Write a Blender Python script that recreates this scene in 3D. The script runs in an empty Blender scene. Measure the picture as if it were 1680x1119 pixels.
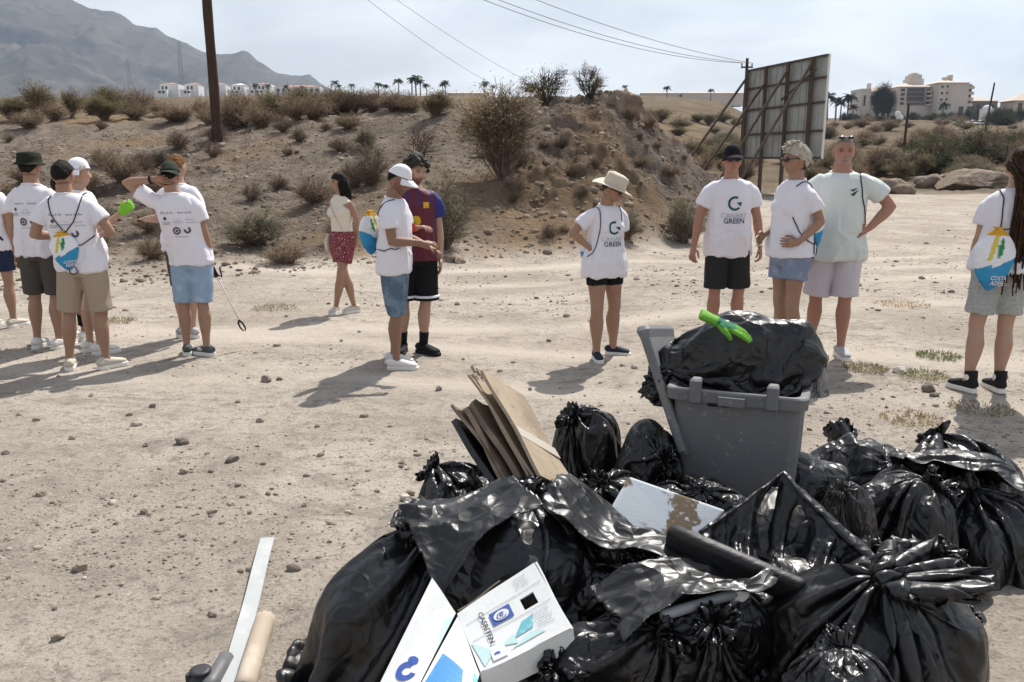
import bpy, bmesh, math, random
import numpy as np
from mathutils import Vector, Matrix
from mathutils.bvhtree import BVHTree

# ------------------------------------------------------------------ camera, sky, sun, exposure
SC = bpy.context.scene
COL = SC.collection
R = math.radians
FPX, CX, CY, PITCH, CAMH = 1400.0, 840.0, 559.5, R(12.0), 1.70
cam_d = bpy.data.cameras.new('camera'); cam_d.sensor_width = 36.0; cam_d.lens = 36.0 * FPX / 1680.0
cam_d.clip_start = 0.05; cam_d.clip_end = 20000
cam = bpy.data.objects.new('camera', cam_d); COL.objects.link(cam)
cam.location = (0, 0, CAMH); cam.rotation_euler = (R(90) - PITCH, 0, 0)
SC.camera = cam

SUN_AZ, SUN_EL = R(26), R(53)
SUN = Vector((math.sin(SUN_AZ) * math.cos(SUN_EL), math.cos(SUN_AZ) * math.cos(SUN_EL), math.sin(SUN_EL)))
wd = bpy.data.worlds.new('World'); SC.world = wd; wd.use_nodes = True
nt = wd.node_tree; nt.nodes.clear(); L = nt.links.new
def nd(t, **kw):
    n = nt.nodes.new(t)
    for k, v in kw.items(): setattr(n, k, v)
    return n
out = nd('ShaderNodeOutputWorld'); bg = nd('ShaderNodeBackground'); bg.inputs['Strength'].default_value = 0.10
sky = nd('ShaderNodeTexSky', sky_type='NISHITA', sun_disc=False)
sky.sun_elevation = SUN_EL; sky.sun_rotation = SUN_AZ; sky.dust_density = 2.0; sky.air_density = 1.0
tc = nd('ShaderNodeTexCoord'); sep = nd('ShaderNodeSeparateXYZ'); L(tc.outputs['Generated'], sep.inputs[0])
zz = nd('ShaderNodeMath', operation='MAXIMUM'); L(sep.outputs['Z'], zz.inputs[0]); zz.inputs[1].default_value = 0.0
za = nd('ShaderNodeMath', operation='ADD'); L(zz.outputs[0], za.inputs[0]); za.inputs[1].default_value = 0.22
dv = nd('ShaderNodeVectorMath', operation='DIVIDE'); cb = nd('ShaderNodeCombineXYZ')
for i in range(3): L(za.outputs[0], cb.inputs[i])
L(tc.outputs['Generated'], dv.inputs[0]); L(cb.outputs[0], dv.inputs[1])
ns = nd('ShaderNodeTexNoise'); ns.inputs['Scale'].default_value = 1.5; ns.inputs['Detail'].default_value = 7; ns.inputs['Roughness'].default_value = .52; ns.inputs['Distortion'].default_value = .35
L(dv.outputs[0], ns.inputs['Vector'])
cr = nd('ShaderNodeValToRGB'); L(ns.outputs[0], cr.inputs[0])
cr.color_ramp.elements[0].position = .37; cr.color_ramp.elements[0].color = (5.3, 5.36, 5.42, 1)
cr.color_ramp.elements[1].position = .63; cr.color_ramp.elements[1].color = (7.5, 7.5, 7.5, 1)
# cloud and haze lie thick along the horizon and thin out overhead
fr = nd('ShaderNodeMapRange'); L(zz.outputs[0], fr.inputs[0])
fr.inputs['From Min'].default_value = .25; fr.inputs['From Max'].default_value = .95; fr.inputs['To Min'].default_value = .93; fr.inputs['To Max'].default_value = .22
mx = nd('ShaderNodeMix', data_type='RGBA'); L(fr.outputs[0], mx.inputs['Factor']); L(sky.outputs[0], mx.inputs['A']); L(cr.outputs[0], mx.inputs['B'])
L(mx.outputs['Result'], bg.inputs['Color']); L(bg.outputs[0], out.inputs['Surface'])

sl = bpy.data.lights.new('sun', 'SUN'); sl.energy = 5.0; sl.angle = R(.6); sl.color = (1, .955, .88)
so = bpy.data.objects.new('sun', sl); COL.objects.link(so); so.rotation_euler = SUN.to_track_quat('Z', 'Y').to_euler()
vs = SC.view_settings; vs.view_transform = 'Standard'; vs.look = 'None'; vs.gamma = 1; vs.use_curve_mapping = False
vs.exposure = 0.42
SC.cycles.use_denoising = True
SC.cycles.max_bounces = 6; SC.cycles.diffuse_bounces = 3; SC.cycles.glossy_bounces = 3; SC.cycles.volume_bounces = 0

# ------------------------------------------------------------------ helpers
def vnoise(P, seed=0):
    P = np.asarray(P, float); F = np.floor(P).astype(np.int64); f = P - F; u = f * f * f * (f * (f * 6 - 15) + 10)
    def h(a, b, c):
        X = (F[..., 0] + a) * 374761393 + (F[..., 1] + b) * 668265263 + (F[..., 2] + c) * 2147483647 + seed * 974634777
        X = (X ^ (X >> 13)) * 1274126177; X = X ^ (X >> 16)
        return (X & 0xffff) / 32767.5 - 1
    def m(a, b, t): return a + (b - a) * t
    x0 = m(h(0, 0, 0), h(1, 0, 0), u[..., 0]); x1 = m(h(0, 1, 0), h(1, 1, 0), u[..., 0])
    x2 = m(h(0, 0, 1), h(1, 0, 1), u[..., 0]); x3 = m(h(0, 1, 1), h(1, 1, 1), u[..., 0])
    return m(m(x0, x1, u[..., 1]), m(x2, x3, u[..., 1]), u[..., 2])
def fbm(P, seed=0, oc=4, gain=.5, lac=2.03):
    r = 0; a = 1.
    for o in range(oc):
        r = r + a * vnoise(np.asarray(P) * lac ** o + seed * 13.7 + o * 31.3, seed + o); a *= gain
    return r
def ridged(P, seed=0, oc=4, gain=.5):
    r = 0; a = 1.
    for o in range(oc):
        r = r + a * (1 - 2 * np.abs(vnoise(np.asarray(P) * 2.07 ** o + seed * 9.1 + o * 17.3, seed + o))); a *= gain
    return r
def sstep(a, b, x):
    t = np.clip((np.asarray(x, float) - a) / (b - a), 0, 1); return t * t * (3 - 2 * t)

_sp, _cp = math.sin(PITCH), math.cos(PITCH)
def rdir(px, py):
    u = (px - CX) / FPX; v = (CY - py) / FPX
    return np.array([u, _cp + v * _sp, -_sp + v * _cp])
def at(px, py, t):            # point at depth t (metres along the lens axis)
    return np.array([0, 0, CAMH]) + rdir(px, py) * t
def at_y(px, py, y):          # point at ground distance y
    d = rdir(px, py); return np.array([0, 0, CAMH]) + d * (y / d[1])

def mesh_obj(name, V, F, mat=None, parent=None, smooth=True, col=None, link=True):
    me = bpy.data.meshes.new(name)
    V = np.asarray(V, np.float64).reshape(-1, 3)
    if isinstance(F, np.ndarray):
        n, k = F.shape
        me.vertices.add(len(V)); me.vertices.foreach_set('co', V.ravel())
        me.loops.add(n * k); me.loops.foreach_set('vertex_index', F.ravel().astype(np.int32))
        me.polygons.add(n); me.polygons.foreach_set('loop_start', np.arange(0, n * k, k, dtype=np.int32))
        me.update(calc_edges=True); me.validate()
    else:
        me.from_pydata(V.tolist(), [], F)
    if smooth: me.shade_smooth()
    for m_ in (mat if isinstance(mat, (list, tuple)) else [mat]):
        if m_: me.materials.append(m_)
    if col is not None: set_col(me, col)
    o = bpy.data.objects.new(name, me)
    if link: COL.objects.link(o)
    if parent is not None: o.parent = parent
    return o
def set_col(me, col):
    c = np.ones((len(me.vertices), 4)); c[:, :3] = np.asarray(col)[:, :3]
    a = me.color_attributes.new('Col', 'FLOAT_COLOR', 'POINT'); a.data.foreach_set('color', c.ravel())
def set_attr(me, name, vals):
    a = me.attributes.new(name, 'FLOAT', 'POINT'); a.data.foreach_set('value', np.asarray(vals, float).ravel())
def tag(o, label=None, cat=None, group=None, kind=None):
    if label: o['label'] = label
    if cat: o['category'] = cat
    if group: o['group'] = group
    if kind: o['kind'] = kind
    return o
def empty(name, loc=(0, 0, 0), rz=0, label=None, cat=None, group=None):
    o = bpy.data.objects.new(name, None); COL.objects.link(o); o.location = Vector(loc); o.rotation_euler = (0, 0, rz)
    o.empty_display_size = .1
    return tag(o, label, cat, group)
def copy_tree(o, parent=None, mats=None):
    c = o.copy(); COL.objects.link(c); c.parent = parent
    for ch in list(o.children): copy_tree(ch, c)
    return c

class MB:
    """collects verts, faces and colours of one mesh"""
    def __init__(s): s.V = []; s.F = []; s.C = []; s.n = 0
    def add(s, V, F, col=None):
        V = np.asarray(V, float).reshape(-1, 3); n = s.n
        s.V.append(V); s.n += len(V)
        if isinstance(F, np.ndarray): F = F.tolist()
        s.F += [tuple(i + n for i in f) for f in F]
        s.C.append(np.tile(np.array(col if col is not None else (1, 1, 1), float), (len(V), 1)) if col is None or np.ndim(col) == 1 else np.asarray(col))
        return s
    def box(s, c, d, M=None, col=None):
        c = np.array(c, float); d = np.array(d, float) / 2
        V = np.array([[x, y, z] for x in (-1, 1) for y in (-1, 1) for z in (-1, 1)], float) * d
        if M is not None: V = V @ np.asarray(M, float).T
        return s.add(V + c, [(0, 1, 3, 2), (4, 6, 7, 5), (0, 4, 5, 1), (2, 3, 7, 6), (0, 2, 6, 4), (1, 5, 7, 3)], col)
    def bar(s, a, b, w, h=None, col=None):
        a = np.array(a, float); b = np.array(b, float); d = b - a; l = np.linalg.norm(d); M = frame(d)
        return s.box((a + b) / 2, (w, h or w, l), M, col)
    def tube(s, P, r, k=8, col=None, cap=True, el=1.0, up=None): 
        V, F = tube(P, r, k, cap, el, up); return s.add(V, F, col)
    def obj(s, name, mat, parent=None, smooth=True, color=False):
        return mesh_obj(name, np.vstack(s.V), s.F, mat, parent, smooth, np.vstack(s.C) if color else None)
def frame(d, up=None):
    d = np.array(d, float); d = d / (np.linalg.norm(d) + 1e-12)
    u = np.array(up if up is not None else ((0, 0, 1) if abs(d[2]) < .95 else (0, 1, 0)), float)
    x = np.cross(u, d); x /= np.linalg.norm(x) + 1e-12; y = np.cross(d, x)
    return np.stack([x, y, d], 1)
def tube(P, r, k=8, cap=True, el=1.0, up=None):
    P = np.asarray(P, float); n = len(P); r = np.broadcast_to(np.asarray(r, float), (n,)) if np.ndim(r) < 2 else np.asarray(r, float)
    T = np.gradient(P, axis=0); T /= np.linalg.norm(T, axis=1, keepdims=True) + 1e-12
    M = frame(T[0], up); x = M[:, 0]; th = np.arange(k) / k * 2 * math.pi; V = []
    for i in range(n):
        x = x - T[i] * (x @ T[i]); x /= np.linalg.norm(x) + 1e-12; y = np.cross(T[i], x)
        rx, ry = (r[i], r[i] * el) if r.ndim == 1 else r[i]
        V.append(P[i] + np.outer(np.cos(th) * rx, x) + np.outer(np.sin(th) * ry, y))
    F = []
    for i in range(n - 1):
        for j in range(k):
            j2 = (j + 1) % k; F.append((i * k + j, i * k + j2, (i + 1) * k + j2, (i + 1) * k + j))
    if cap: F.append(tuple(range(k - 1, -1, -1))); F.append(tuple((n - 1) * k + j for j in range(k)))
    return np.vstack(V), F
def sphere(c, r, nu=16, nv=10):
    c = np.array(c, float); r = np.broadcast_to(np.array(r, float), (3,)); V = [c + (0, 0, r[2])]
    for i in range(1, nv):
        p = math.pi * i / nv
        for j in range(nu):
            a = 2 * math.pi * j / nu; V.append(c + r * (math.sin(p) * math.cos(a), math.sin(p) * math.sin(a), math.cos(p)))
    V.append(c - (0, 0, r[2])); F = []
    for j in range(nu): F.append((0, 1 + j, 1 + (j + 1) % nu))
    for i in range(nv - 2):
        for j in range(nu): F.append((1 + i * nu + j, 1 + (i + 1) * nu + j, 1 + (i + 1) * nu + (j + 1) % nu, 1 + i * nu + (j + 1) % nu))
    e = len(V) - 1; b = 1 + (nv - 2) * nu
    for j in range(nu): F.append((e, b + (j + 1) % nu, b + j))
    return np.array(V), F

MATS = {}
def mat(name, col=(.5, .5, .5), rough=.8, spec=.3, metal=0, var=None, bump=None, attr=False, alpha=None, trans=0, sheen=0, sss=0, ntype='FBM', coat=0, stretch=None):
    """var: list of (scale, colour, lo, hi) noise blends; bump: list of (scale, strength, distance)"""
    m = bpy.data.materials.new(name); m.use_nodes = True; t = m.node_tree; p = t.nodes['Principled BSDF']
    def N(ty, **kw):
        n = t.nodes.new(ty)
        for k, v in kw.items(): setattr(n, k, v)
        return n
    LK = t.links.new
    p.inputs['Roughness'].default_value = rough; p.inputs['Metallic'].default_value = metal; p.inputs['Specular IOR Level'].default_value = spec
    if trans: p.inputs['Transmission Weight'].default_value = trans
    if sss: p.inputs['Subsurface Weight'].default_value = sss; p.inputs['Subsurface Radius'].default_value = (.01, .004, .002)
    if coat: p.inputs['Coat Weight'].default_value = coat; p.inputs['Coat Roughness'].default_value = .15
    tcn = N('ShaderNodeTexCoord'); vec = tcn.outputs['Object']
    if stretch:
        mp = N('ShaderNodeMapping'); mp.inputs['Scale'].default_value = stretch; LK(vec, mp.inputs[0]); vec = mp.outputs[0]
    rgb = N('ShaderNodeRGB'); rgb.outputs[0].default_value = (*col, 1); cur = rgb.outputs[0]
    if attr:
        ca = N('ShaderNodeVertexColor', layer_name='Col')
        mu = N('ShaderNodeMix', data_type='RGBA', blend_type='MULTIPLY'); mu.inputs['Factor'].default_value = 1
        LK(cur, mu.inputs['A']); LK(ca.outputs[0], mu.inputs['B']); cur = mu.outputs['Result']
    for (s, c, lo, hi) in (var or []):
        n = N('ShaderNodeTexNoise'); n.inputs['Scale'].default_value = s; n.inputs['Detail'].default_value = 5; n.inputs['Roughness'].default_value = .6; LK(vec, n.inputs['Vector'])
        mr = N('ShaderNodeMapRange', interpolation_type='SMOOTHSTEP'); LK(n.outputs[0], mr.inputs[0]); mr.inputs['From Min'].default_value = lo; mr.inputs['From Max'].default_value = hi
        mu = N('ShaderNodeMix', data_type='RGBA'); LK(mr.outputs[0], mu.inputs['Factor']); LK(cur, mu.inputs['A']); mu.inputs['B'].default_value = (*c, 1); cur = mu.outputs['Result']
    LK(cur, p.inputs['Base Color']); nrm = None
    for (s, st, di) in (bump or []):
        n = N('ShaderNodeTexNoise', noise_type=ntype); n.inputs['Scale'].default_value = s; n.inputs['Detail'].default_value = 5; n.inputs['Distortion'].default_value = .4; LK(vec, n.inputs['Vector'])
        b = N('ShaderNodeBump'); b.inputs['Strength'].default_value = st; b.inputs['Distance'].default_value = di; LK(n.outputs[0], b.inputs['Height'])
        if nrm is not None: LK(nrm, b.inputs['Normal'])
        nrm = b.outputs[0]
    if nrm is not None: LK(nrm, p.inputs['Normal'])
    MATS[name] = m
    return m
def remeshed(V, F, voxel, smooth=0, fac=.5):
    """union of overlapping closed shells into one continuous skin"""
    o = mesh_obj('tmp', V, F, None, smooth=False)
    r = o.modifiers.new('r', 'REMESH'); r.mode = 'VOXEL'; r.voxel_size = voxel; r.adaptivity = 0
    if smooth: s = o.modifiers.new('s', 'SMOOTH'); s.iterations = smooth; s.factor = fac
    dg = bpy.context.evaluated_depsgraph_get(); ev = o.evaluated_get(dg); me = ev.to_mesh()
    n = len(me.vertices); V2 = np.empty(n * 3); me.vertices.foreach_get('co', V2)
    fs = np.empty(len(me.loops), np.int32); me.loops.foreach_get('vertex_index', fs); F2 = fs.reshape(-1, 4)
    ev.to_mesh_clear(); d = o.data; bpy.data.objects.remove(o); bpy.data.meshes.remove(d)
    return V2.reshape(-1, 3), F2
def vnormals(V, F):
    F = np.asarray(F); n = np.cross(V[F[:, 2]] - V[F[:, 0]], V[F[:, 3]] - V[F[:, 1]]); N_ = np.zeros_like(V)
    for k in range(4): np.add.at(N_, F[:, k], n)
    return N_ / (np.linalg.norm(N_, axis=1, keepdims=True) + 1e-12)
# ------------------------------------------------------------------ terrain: height tables read column by column
H0 = CAMH
PROF = {
 -500: [(11, None), (16, 390), (22, 305), (30, 240), (38, 208), (60, 190), (120, 174), (490, 162)],
 0:    [(11, None), (16, 390), (22, 305), (30, 240), (38, 206), (60, 190), (120, 174), (490, 162)],
 230:  [(11.5, None), (15, 400), (20, 315), (27, 245), (34, 207), (45, 192), (60, 184), (120, 172), (490, 161)],
 357:  [(12.2, None), (16, 390), (20, 315), (26, 237), (34, 200), (50, 181), (120, 169), (490, 159)],
 560:  [(13.4, None), (17, 355), (21, 277), (26, 215), (31, 182), (45, 173), (120, 166), (490, 158)],
 760:  [(14.0, None), (16.5, 350), (19, 285), (22, 225), (26, 182), (32, 167), (60, 172), (490, 159)],
 880:  [(14.6, None), (16.6, 345), (19, 262), (22, 197), (25, 164), (32, 168), (60, 176), (490, 159)],
 1000: [(15.2, None), (17.2, 335), (20, 240), (23, 170), (25, 155), (29, 178), (40, 215), (60, 215), (120, 180), (300, 161), (490, 158)],
 1050: [(15.8, None), (17.8, 335), (20, 270), (23, 198), (25, 178), (28, 215), (35, 262), (60, 250), (100, 215), (200, 178), (490, 158)],
 1110: [(17, None), (19, 335), (21, 286), (23, 250), (25, 240), (28, 275), (38, 288), (60, 262), (100, 225), (150, 202), (165, 182), (220, 168), (490, 160)],
 1165: [(19, None), (21, 335), (22.5, 305), (24, 290), (26, 294), (30, 318), (40, 308), (60, 280), (100, 240), (150, 208), (200, 178), (490, 164)],
 1240: [(36, None), (46, 305), (60, 285), (100, 246), (200, 208), (390, 196), (490, 192)],
 1400: [(42, None), (50, 306), (60, 290), (100, 246), (160, 217), (250, 205), (390, 196), (490, 194)],
 1750: [(42, None), (50, 306), (60, 288), (100, 246), (160, 222), (250, 208), (390, 198), (490, 194)],
 2300: [(42, None), (50, 306), (60, 288), (100, 246), (160, 222), (250, 208), (390, 198), (490, 194)],
}
_YK = np.concatenate([np.linspace(0, 60, 241), np.geomspace(61, 5000, 160)])
_PX = np.array(sorted(PROF)); _ZT = []
for c_ in _PX:
    ys = [0.]; zs = [0.]
    for (Y_, py_) in PROF[c_]:
        ys.append(Y_)
        if py_ is None: zs.append(0.)
        else:
            d_ = rdir(c_, py_); zs.append(H0 + Y_ * d_[2] / d_[1])
    ys += [700, 5000]; zs += [zs[-1], zs[-1] * .5]
    z = np.interp(_YK, ys, zs)
    k_ = np.array([1, 2, 3, 4, 3, 2, 1.]); k_ /= k_.sum(); z[3:238] = np.convolve(z, k_, 'same')[3:238]
    _ZT.append(z)
_ZT = np.array(_ZT)
_FOOT = np.array([PROF[c_][0][0] for c_ in _PX])
def _cols(x, y):
    return np.clip(CX + FPX * 1.0223 * np.asarray(x, float) / np.maximum(y, .6), _PX[0], _PX[-1] - 1)
def gh_base(x, y):
    x = np.asarray(x, float); y = np.asarray(y, float); px = _cols(x, y)
    i = np.clip(np.searchsorted(_PX, px, 'right') - 1, 0, len(_PX) - 2); t = (px - _PX[i]) / (_PX[i + 1] - _PX[i]); t = t * .5 + t * t * (3 - 2 * t) * .5
    yi = np.clip(np.interp(y, _YK, np.arange(len(_YK))), 0, len(_YK) - 1.001); k = yi.astype(int); f = yi - k
    z = lambda c: _ZT[c, k] * (1 - f) + _ZT[c, k + 1] * f
    r = z(i) * (1 - t) + z(i + 1) * t
    return np.where(y > .5, r, 0.)
def foot(x, y): return np.interp(_cols(x, y), _PX, _FOOT)
def gh(x, y):
    x = np.asarray(x, float); y = np.asarray(y, float)
    z = gh_base(x, y); ft = foot(x, y); px = _cols(x, y)
    r_ = np.hypot(x, y); near = 1 - sstep(45, 120, r_)
    hill = sstep(0, 3.5, y - ft) * near
    rock = sstep(800, 930, px) * (1 - sstep(1165, 1230, px)) * sstep(1.0, 3.2, y - ft) * (1 - sstep(27, 32, y))
    P = np.stack([x, y, np.zeros_like(x)], -1)
    n1 = fbm(P * .42, 3, 4); n2 = ridged(P * np.array([.75, .6, 1]) + .6 * fbm(P * .8, 8, 2)[..., None], 5, 5, .55); n3 = fbm(P * 1.9, 9, 4)
    gully = ridged(np.stack([x * .5 + .2 * n1, y * .12, 0 * x], -1), 14, 3)
    z = z + hill * (.16 * n1 + .07 * n3) + rock * (.10 * n2 + .13 * n3 + .14 * gully - .26)
    z = z + .008 * n3 * (1 - hill) * (r_ < 60) + .018 * vnoise(P * .5, 2) * sstep(5, 9, r_)
    z = z + .08 * sstep(.3, 2.2, x) * sstep(4.8, 6.8, y) * (1 - sstep(12, 20, y))
    z = z + sstep(60, 200, r_) * .5 * fbm(P * .03, 4, 3) + sstep(600, 900, r_) * 6 * fbm(P * .003, 6, 3)
    return z
def gz(x, y): return float(gh(np.array([x]), np.array([y]))[0])
def ground(px, py, ymin=1.0, ymax=600):   # first place where the pixel's ray meets the terrain
    d = rdir(px, py); Y = np.geomspace(ymin, ymax, 3000); P = np.array([0, 0, CAMH]) + np.outer(Y / d[1], d)
    s = P[:, 2] - gh(P[:, 0], P[:, 1]); k = np.argmax(s < 0)
    if s[k] >= 0: k = len(Y) - 1
    if k == 0: return P[0]
    f = s[k - 1] / (s[k - 1] - s[k] + 1e-9); return P[k - 1] + (P[k] - P[k - 1]) * f

# polar sheet round the camera: dense inside the view, coarse behind
a_in = np.linspace(-R(40), R(40), 620); a_out = np.linspace(R(40), R(320), 60)[1:-1]
ang = np.concatenate([a_in, a_out]); NA = len(ang)
rad = np.concatenate([np.geomspace(.7, 13, 150)[:-1], np.linspace(13, 34, 250)[:-1], np.geomspace(34, 80, 70)[:-1], np.geomspace(80, 800, 70)[:-1], np.geomspace(800, 4500, 14)])
A_, R_ = np.meshgrid(ang, rad); X_ = R_ * np.sin(A_); Y_ = R_ * np.cos(A_); Z_ = gh(X_.ravel(), Y_.ravel()).reshape(X_.shape)
V = np.stack([X_, Y_, Z_], -1).reshape(-1, 3); V = np.vstack([V, [[0, 0, 0]]])
i_, j_ = np.meshgrid(np.arange(len(rad) - 1), np.arange(NA), indexing='ij'); j2 = (j_ + 1) % NA
F = np.stack([i_ * NA + j_, i_ * NA + j2, (i_ + 1) * NA + j2, (i_ + 1) * NA + j_], -1).reshape(-1, 4)[:, ::-1].copy()
x, y = V[:, 0], V[:, 1]; ft = foot(x, y); P3 = np.stack([x, y, 0 * x], -1)
hill = np.minimum(sstep(-.8, 1.6, y - ft + 1.0 * fbm(P3 * .5, 31, 3)), np.maximum(sstep(.02, .3, gh_base(x, y) + .12 * fbm(P3 * .6, 33, 3)), sstep(36, 48, y)))
r_ = np.hypot(x, y)
dry = sstep(-1.2, .4, y - ft + .9 * fbm(P3 * .4, 21, 3)) * (1 - sstep(1.2, 4.2, y - ft + .8 * fbm(P3 * .7, 25, 3)))
dry = np.maximum(dry * np.clip(.25 + 1.3 * fbm(P3 * .8, 41, 3), 0, 1), hill * np.clip(1.7 * fbm(P3 * .22, 51, 3) - .35, 0, 1) * .9) * (r_ < 160) * sstep(.0, .25, gh_base(x, y)) * .75
pxv = _cols(x, y)
trk = np.zeros_like(x)
for c0_, c1_, c2_, off_ in ((9.6, .16, .012, -.85), (9.6, .16, .012, .85), (12.6, .10, .014, -.8), (12.6, .10, .014, .8), (6.9, -.18, .01, -.7), (6.9, -.18, .01, .7)):
    dd_ = np.abs(y - (c0_ + c1_ * x + c2_ * x * x + off_) + .25 * fbm(P3 * .5, 71, 2)); trk = np.maximum(trk, np.exp(-(dd_ / .24) ** 2) * np.clip(.45 + .9 * fbm(P3 * .6, 73, 3), 0, 1))
rock = sstep(800, 930, pxv) * (1 - sstep(1175, 1240, pxv)) * sstep(.8, 2.4, y - ft) * (1 - sstep(27, 32, y))

m = bpy.data.materials.new('dirt'); m.use_nodes = True; t = m.node_tree; p = t.nodes['Principled BSDF']; LK = t.links.new
def tn(ty, **kw):
    n = t.nodes.new(ty)
    for k, v in kw.items(): setattr(n, k, v)
    return n
tcn = tn('ShaderNodeTexCoord')
def noise(s, det=6, rough=.6, dist=0., scl=None):
    n = tn('ShaderNodeTexNoise'); n.inputs['Scale'].default_value = s; n.inputs['Detail'].default_value = det; n.inputs['Roughness'].default_value = rough; n.inputs['Distortion'].default_value = dist
    v = tcn.outputs['Object']
    if scl:
        mp = tn('ShaderNodeMapping'); mp.inputs['Scale'].default_value = scl; LK(v, mp.inputs[0]); v = mp.outputs[0]
    LK(v, n.inputs['Vector']); return n.outputs[0]
def rng_(v, lo, hi, a=0., b=1.):
    n = tn('ShaderNodeMapRange', interpolation_type='SMOOTHSTEP'); LK(v, n.inputs[0])
    for k, q in (('From Min', lo), ('From Max', hi), ('To Min', a), ('To Max', b)): n.inputs[k].default_value = q
    return n.outputs[0]
def mixc(f, A, B, bt='MIX'):
    n = tn('ShaderNodeMix', data_type='RGBA', blend_type=bt)
    for s_, v in (('Factor', f), ('A', A), ('B', B)):
        if isinstance(v, (tuple, float)): n.inputs[s_].default_value = (*v, 1) if isinstance(v, tuple) else v
        else: LK(v, n.inputs[s_])
    return n.outputs['Result']
def att(nm): return tn('ShaderNodeAttribute', attribute_name=nm).outputs['Fac']
lot = mixc(rng_(noise(.45, 6, .62, .6), .36, .64), (.355, .308, .258), (.475, .42, .358))
lot = mixc(rng_(noise(1.3, 8, .66, .8, (1, 2.6, 1)), .50, .70), lot, (.30, .26, .22))
lot = mixc(rng_(noise(2.6, 8, .72, .5), .50, .66, 0, .7), lot, (.27, .235, .20))
lot = mixc(rng_(noise(9, 8, .75), .50, .66, 0, .85), lot, (.22, .19, .165))
lot = mixc(rng_(noise(48, 6, .75), .53, .64, 0, .85), lot, (.15, .13, .115))
lot = mixc(att('track'), lot, (.50, .44, .375))
lot = mixc(rng_(noise(38, 4, .6), .60, .72, 0, .6), lot, (.62, .55, .46))
slope = mixc(rng_(noise(.5, 6, .65), .35, .65), (.175, .142, .114), (.265, .22, .178))
slope = mixc(rng_(noise(4.5, 8, .72), .46, .66, 0, .85), slope, (.10, .08, .066))
slope = mixc(rng_(noise(17, 6, .7), .52, .68, 0, .7), slope, (.34, .285, .235))
rk = mixc(rng_(noise(1.6, 8, .7, .5), .38, .62), (.165, .136, .115), (.29, .24, .20))
rk = mixc(rng_(noise(9, 8, .75), .50, .66, 0, .8), rk, (.12, .095, .085))
field = mixc(rng_(noise(.12, 7, .65), .35, .65), (.12, .095, .07), (.19, .15, .11))
field = mixc(rng_(noise(.9, 6, .7), .5, .7, 0, .7), field, (.10, .085, .06))
slope = mixc(att('field'), slope, field)
c_ = mixc(att('hill'), lot, slope); c_ = mixc(att('rock'), c_, rk)
grass = mixc(rng_(noise(22, 5, .7), .4, .65), (.29, .20, .115), (.19, .135, .09))
c_ = mixc(att('dry'), c_, grass)
LK(c_, p.inputs['Base Color']); p.inputs['Roughness'].default_value = .95; p.inputs['Specular IOR Level'].default_value = 0.0
b1 = tn('ShaderNodeBump'); b1.inputs['Strength'].default_value = .85; b1.inputs['Distance'].default_value = .045; LK(noise(9, 9, .72), b1.inputs['Height'])
b2 = tn('ShaderNodeBump'); b2.inputs['Strength'].default_value = .7; b2.inputs['Distance'].default_value = .012; LK(noise(60, 6, .7), b2.inputs['Height']); LK(b1.outputs[0], b2.inputs['Normal'])
b3 = tn('ShaderNodeBump'); b3.inputs['Distance'].default_value = .25; LK(att('rock'), b3.inputs['Strength']); LK(noise(1.7, 9, .75), b3.inputs['Height']); LK(b2.outputs[0], b3.inputs['Normal'])
b4 = tn('ShaderNodeBump'); b4.inputs['Distance'].default_value = .12; LK(att('hill'), b4.inputs['Strength']); LK(noise(3.2, 9, .75), b4.inputs['Height']); LK(b3.outputs[0], b4.inputs['Normal'])
LK(b4.outputs[0], p.inputs['Normal'])
# close the hub of the sheet under the camera
V0 = V; F0 = [tuple(f) for f in F.tolist()] if False else F
ter = mesh_obj('ground', V[:-1], F0, m); tag(ter, 'dusty pale dirt lot rising into a dry rocky hillside', kind='structure')
for nm, vv in (('hill', hill), ('dry', dry), ('rock', rock), ('field', sstep(33, 60, r_)), ('track', trk)): set_attr(ter.data, nm, vv[:-1])
hub = mesh_obj('ground_patch', np.vstack([V[:NA], [[0, 0, 0]]]), [(j, (j + 1) % NA, NA) for j in range(NA)][::1], m); tag(hub, 'dusty pale dirt under the viewpoint', kind='structure')

# mountain range
SK = [(-900, -60), (-500, -90), (-200, -60), (0, -18), (60, -8), (92, 0), (120, 9), (145, 15), (170, 29), (190, 30), (210, 31), (222, 37), (240, 53), (275, 58), (290, 70), (320, 80), (345, 92), (375, 97), (395, 95), (410, 91), (420, 95), (432, 108), (465, 125), (500, 130), (515, 128), (530, 142), (545, 151), (575, 165), (640, 190), (760, 235)]
sx = np.array([s[0] for s in SK], float); sy = np.array([s[1] for s in SK], float)
MD = 3700.; nx, ny = 360, 110
pxs = np.linspace(-900, 760, nx); sky_y = np.interp(pxs, sx, sy); sky_y += 1.6 * fbm(np.stack([pxs * .05, 0 * pxs, 0 * pxs], -1), 3, 4)
GX, GT = np.meshgrid(pxs, np.linspace(-.25, 1, ny)); top = np.interp(GX.ravel(), pxs, sky_y).reshape(GX.shape)
Ym = MD - np.abs(GT - 0) * 2100 * np.where(GT > 0, 1, .9) * 1.0
Xm = (GX - CX) / (FPX * 1.0223) * MD * (1 - .25 * np.clip(GT, 0, 1))
Yfin = np.where(GT > 0, MD - GT * 1700, MD - GT * 2000)
zt = CAMH + (262 - top) / (FPX * 1.0223) * MD
prof = np.where(GT > 0, (1 - GT) ** 1.25, (1 + GT * 4).clip(0))
Pn = np.stack([Xm * .0028, Yfin * .0028, 0 * Xm], -1)
zz_ = zt * prof + zt * .16 * (ridged(Pn + .25 * fbm(Pn, 5, 2)[..., None], 7, 5) - .5) * np.clip(GT, 0, 1) ** .6 * (1 - GT) ** .3 * 1.0
V = np.stack([Xm, Yfin, zz_], -1).reshape(-1, 3)
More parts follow.
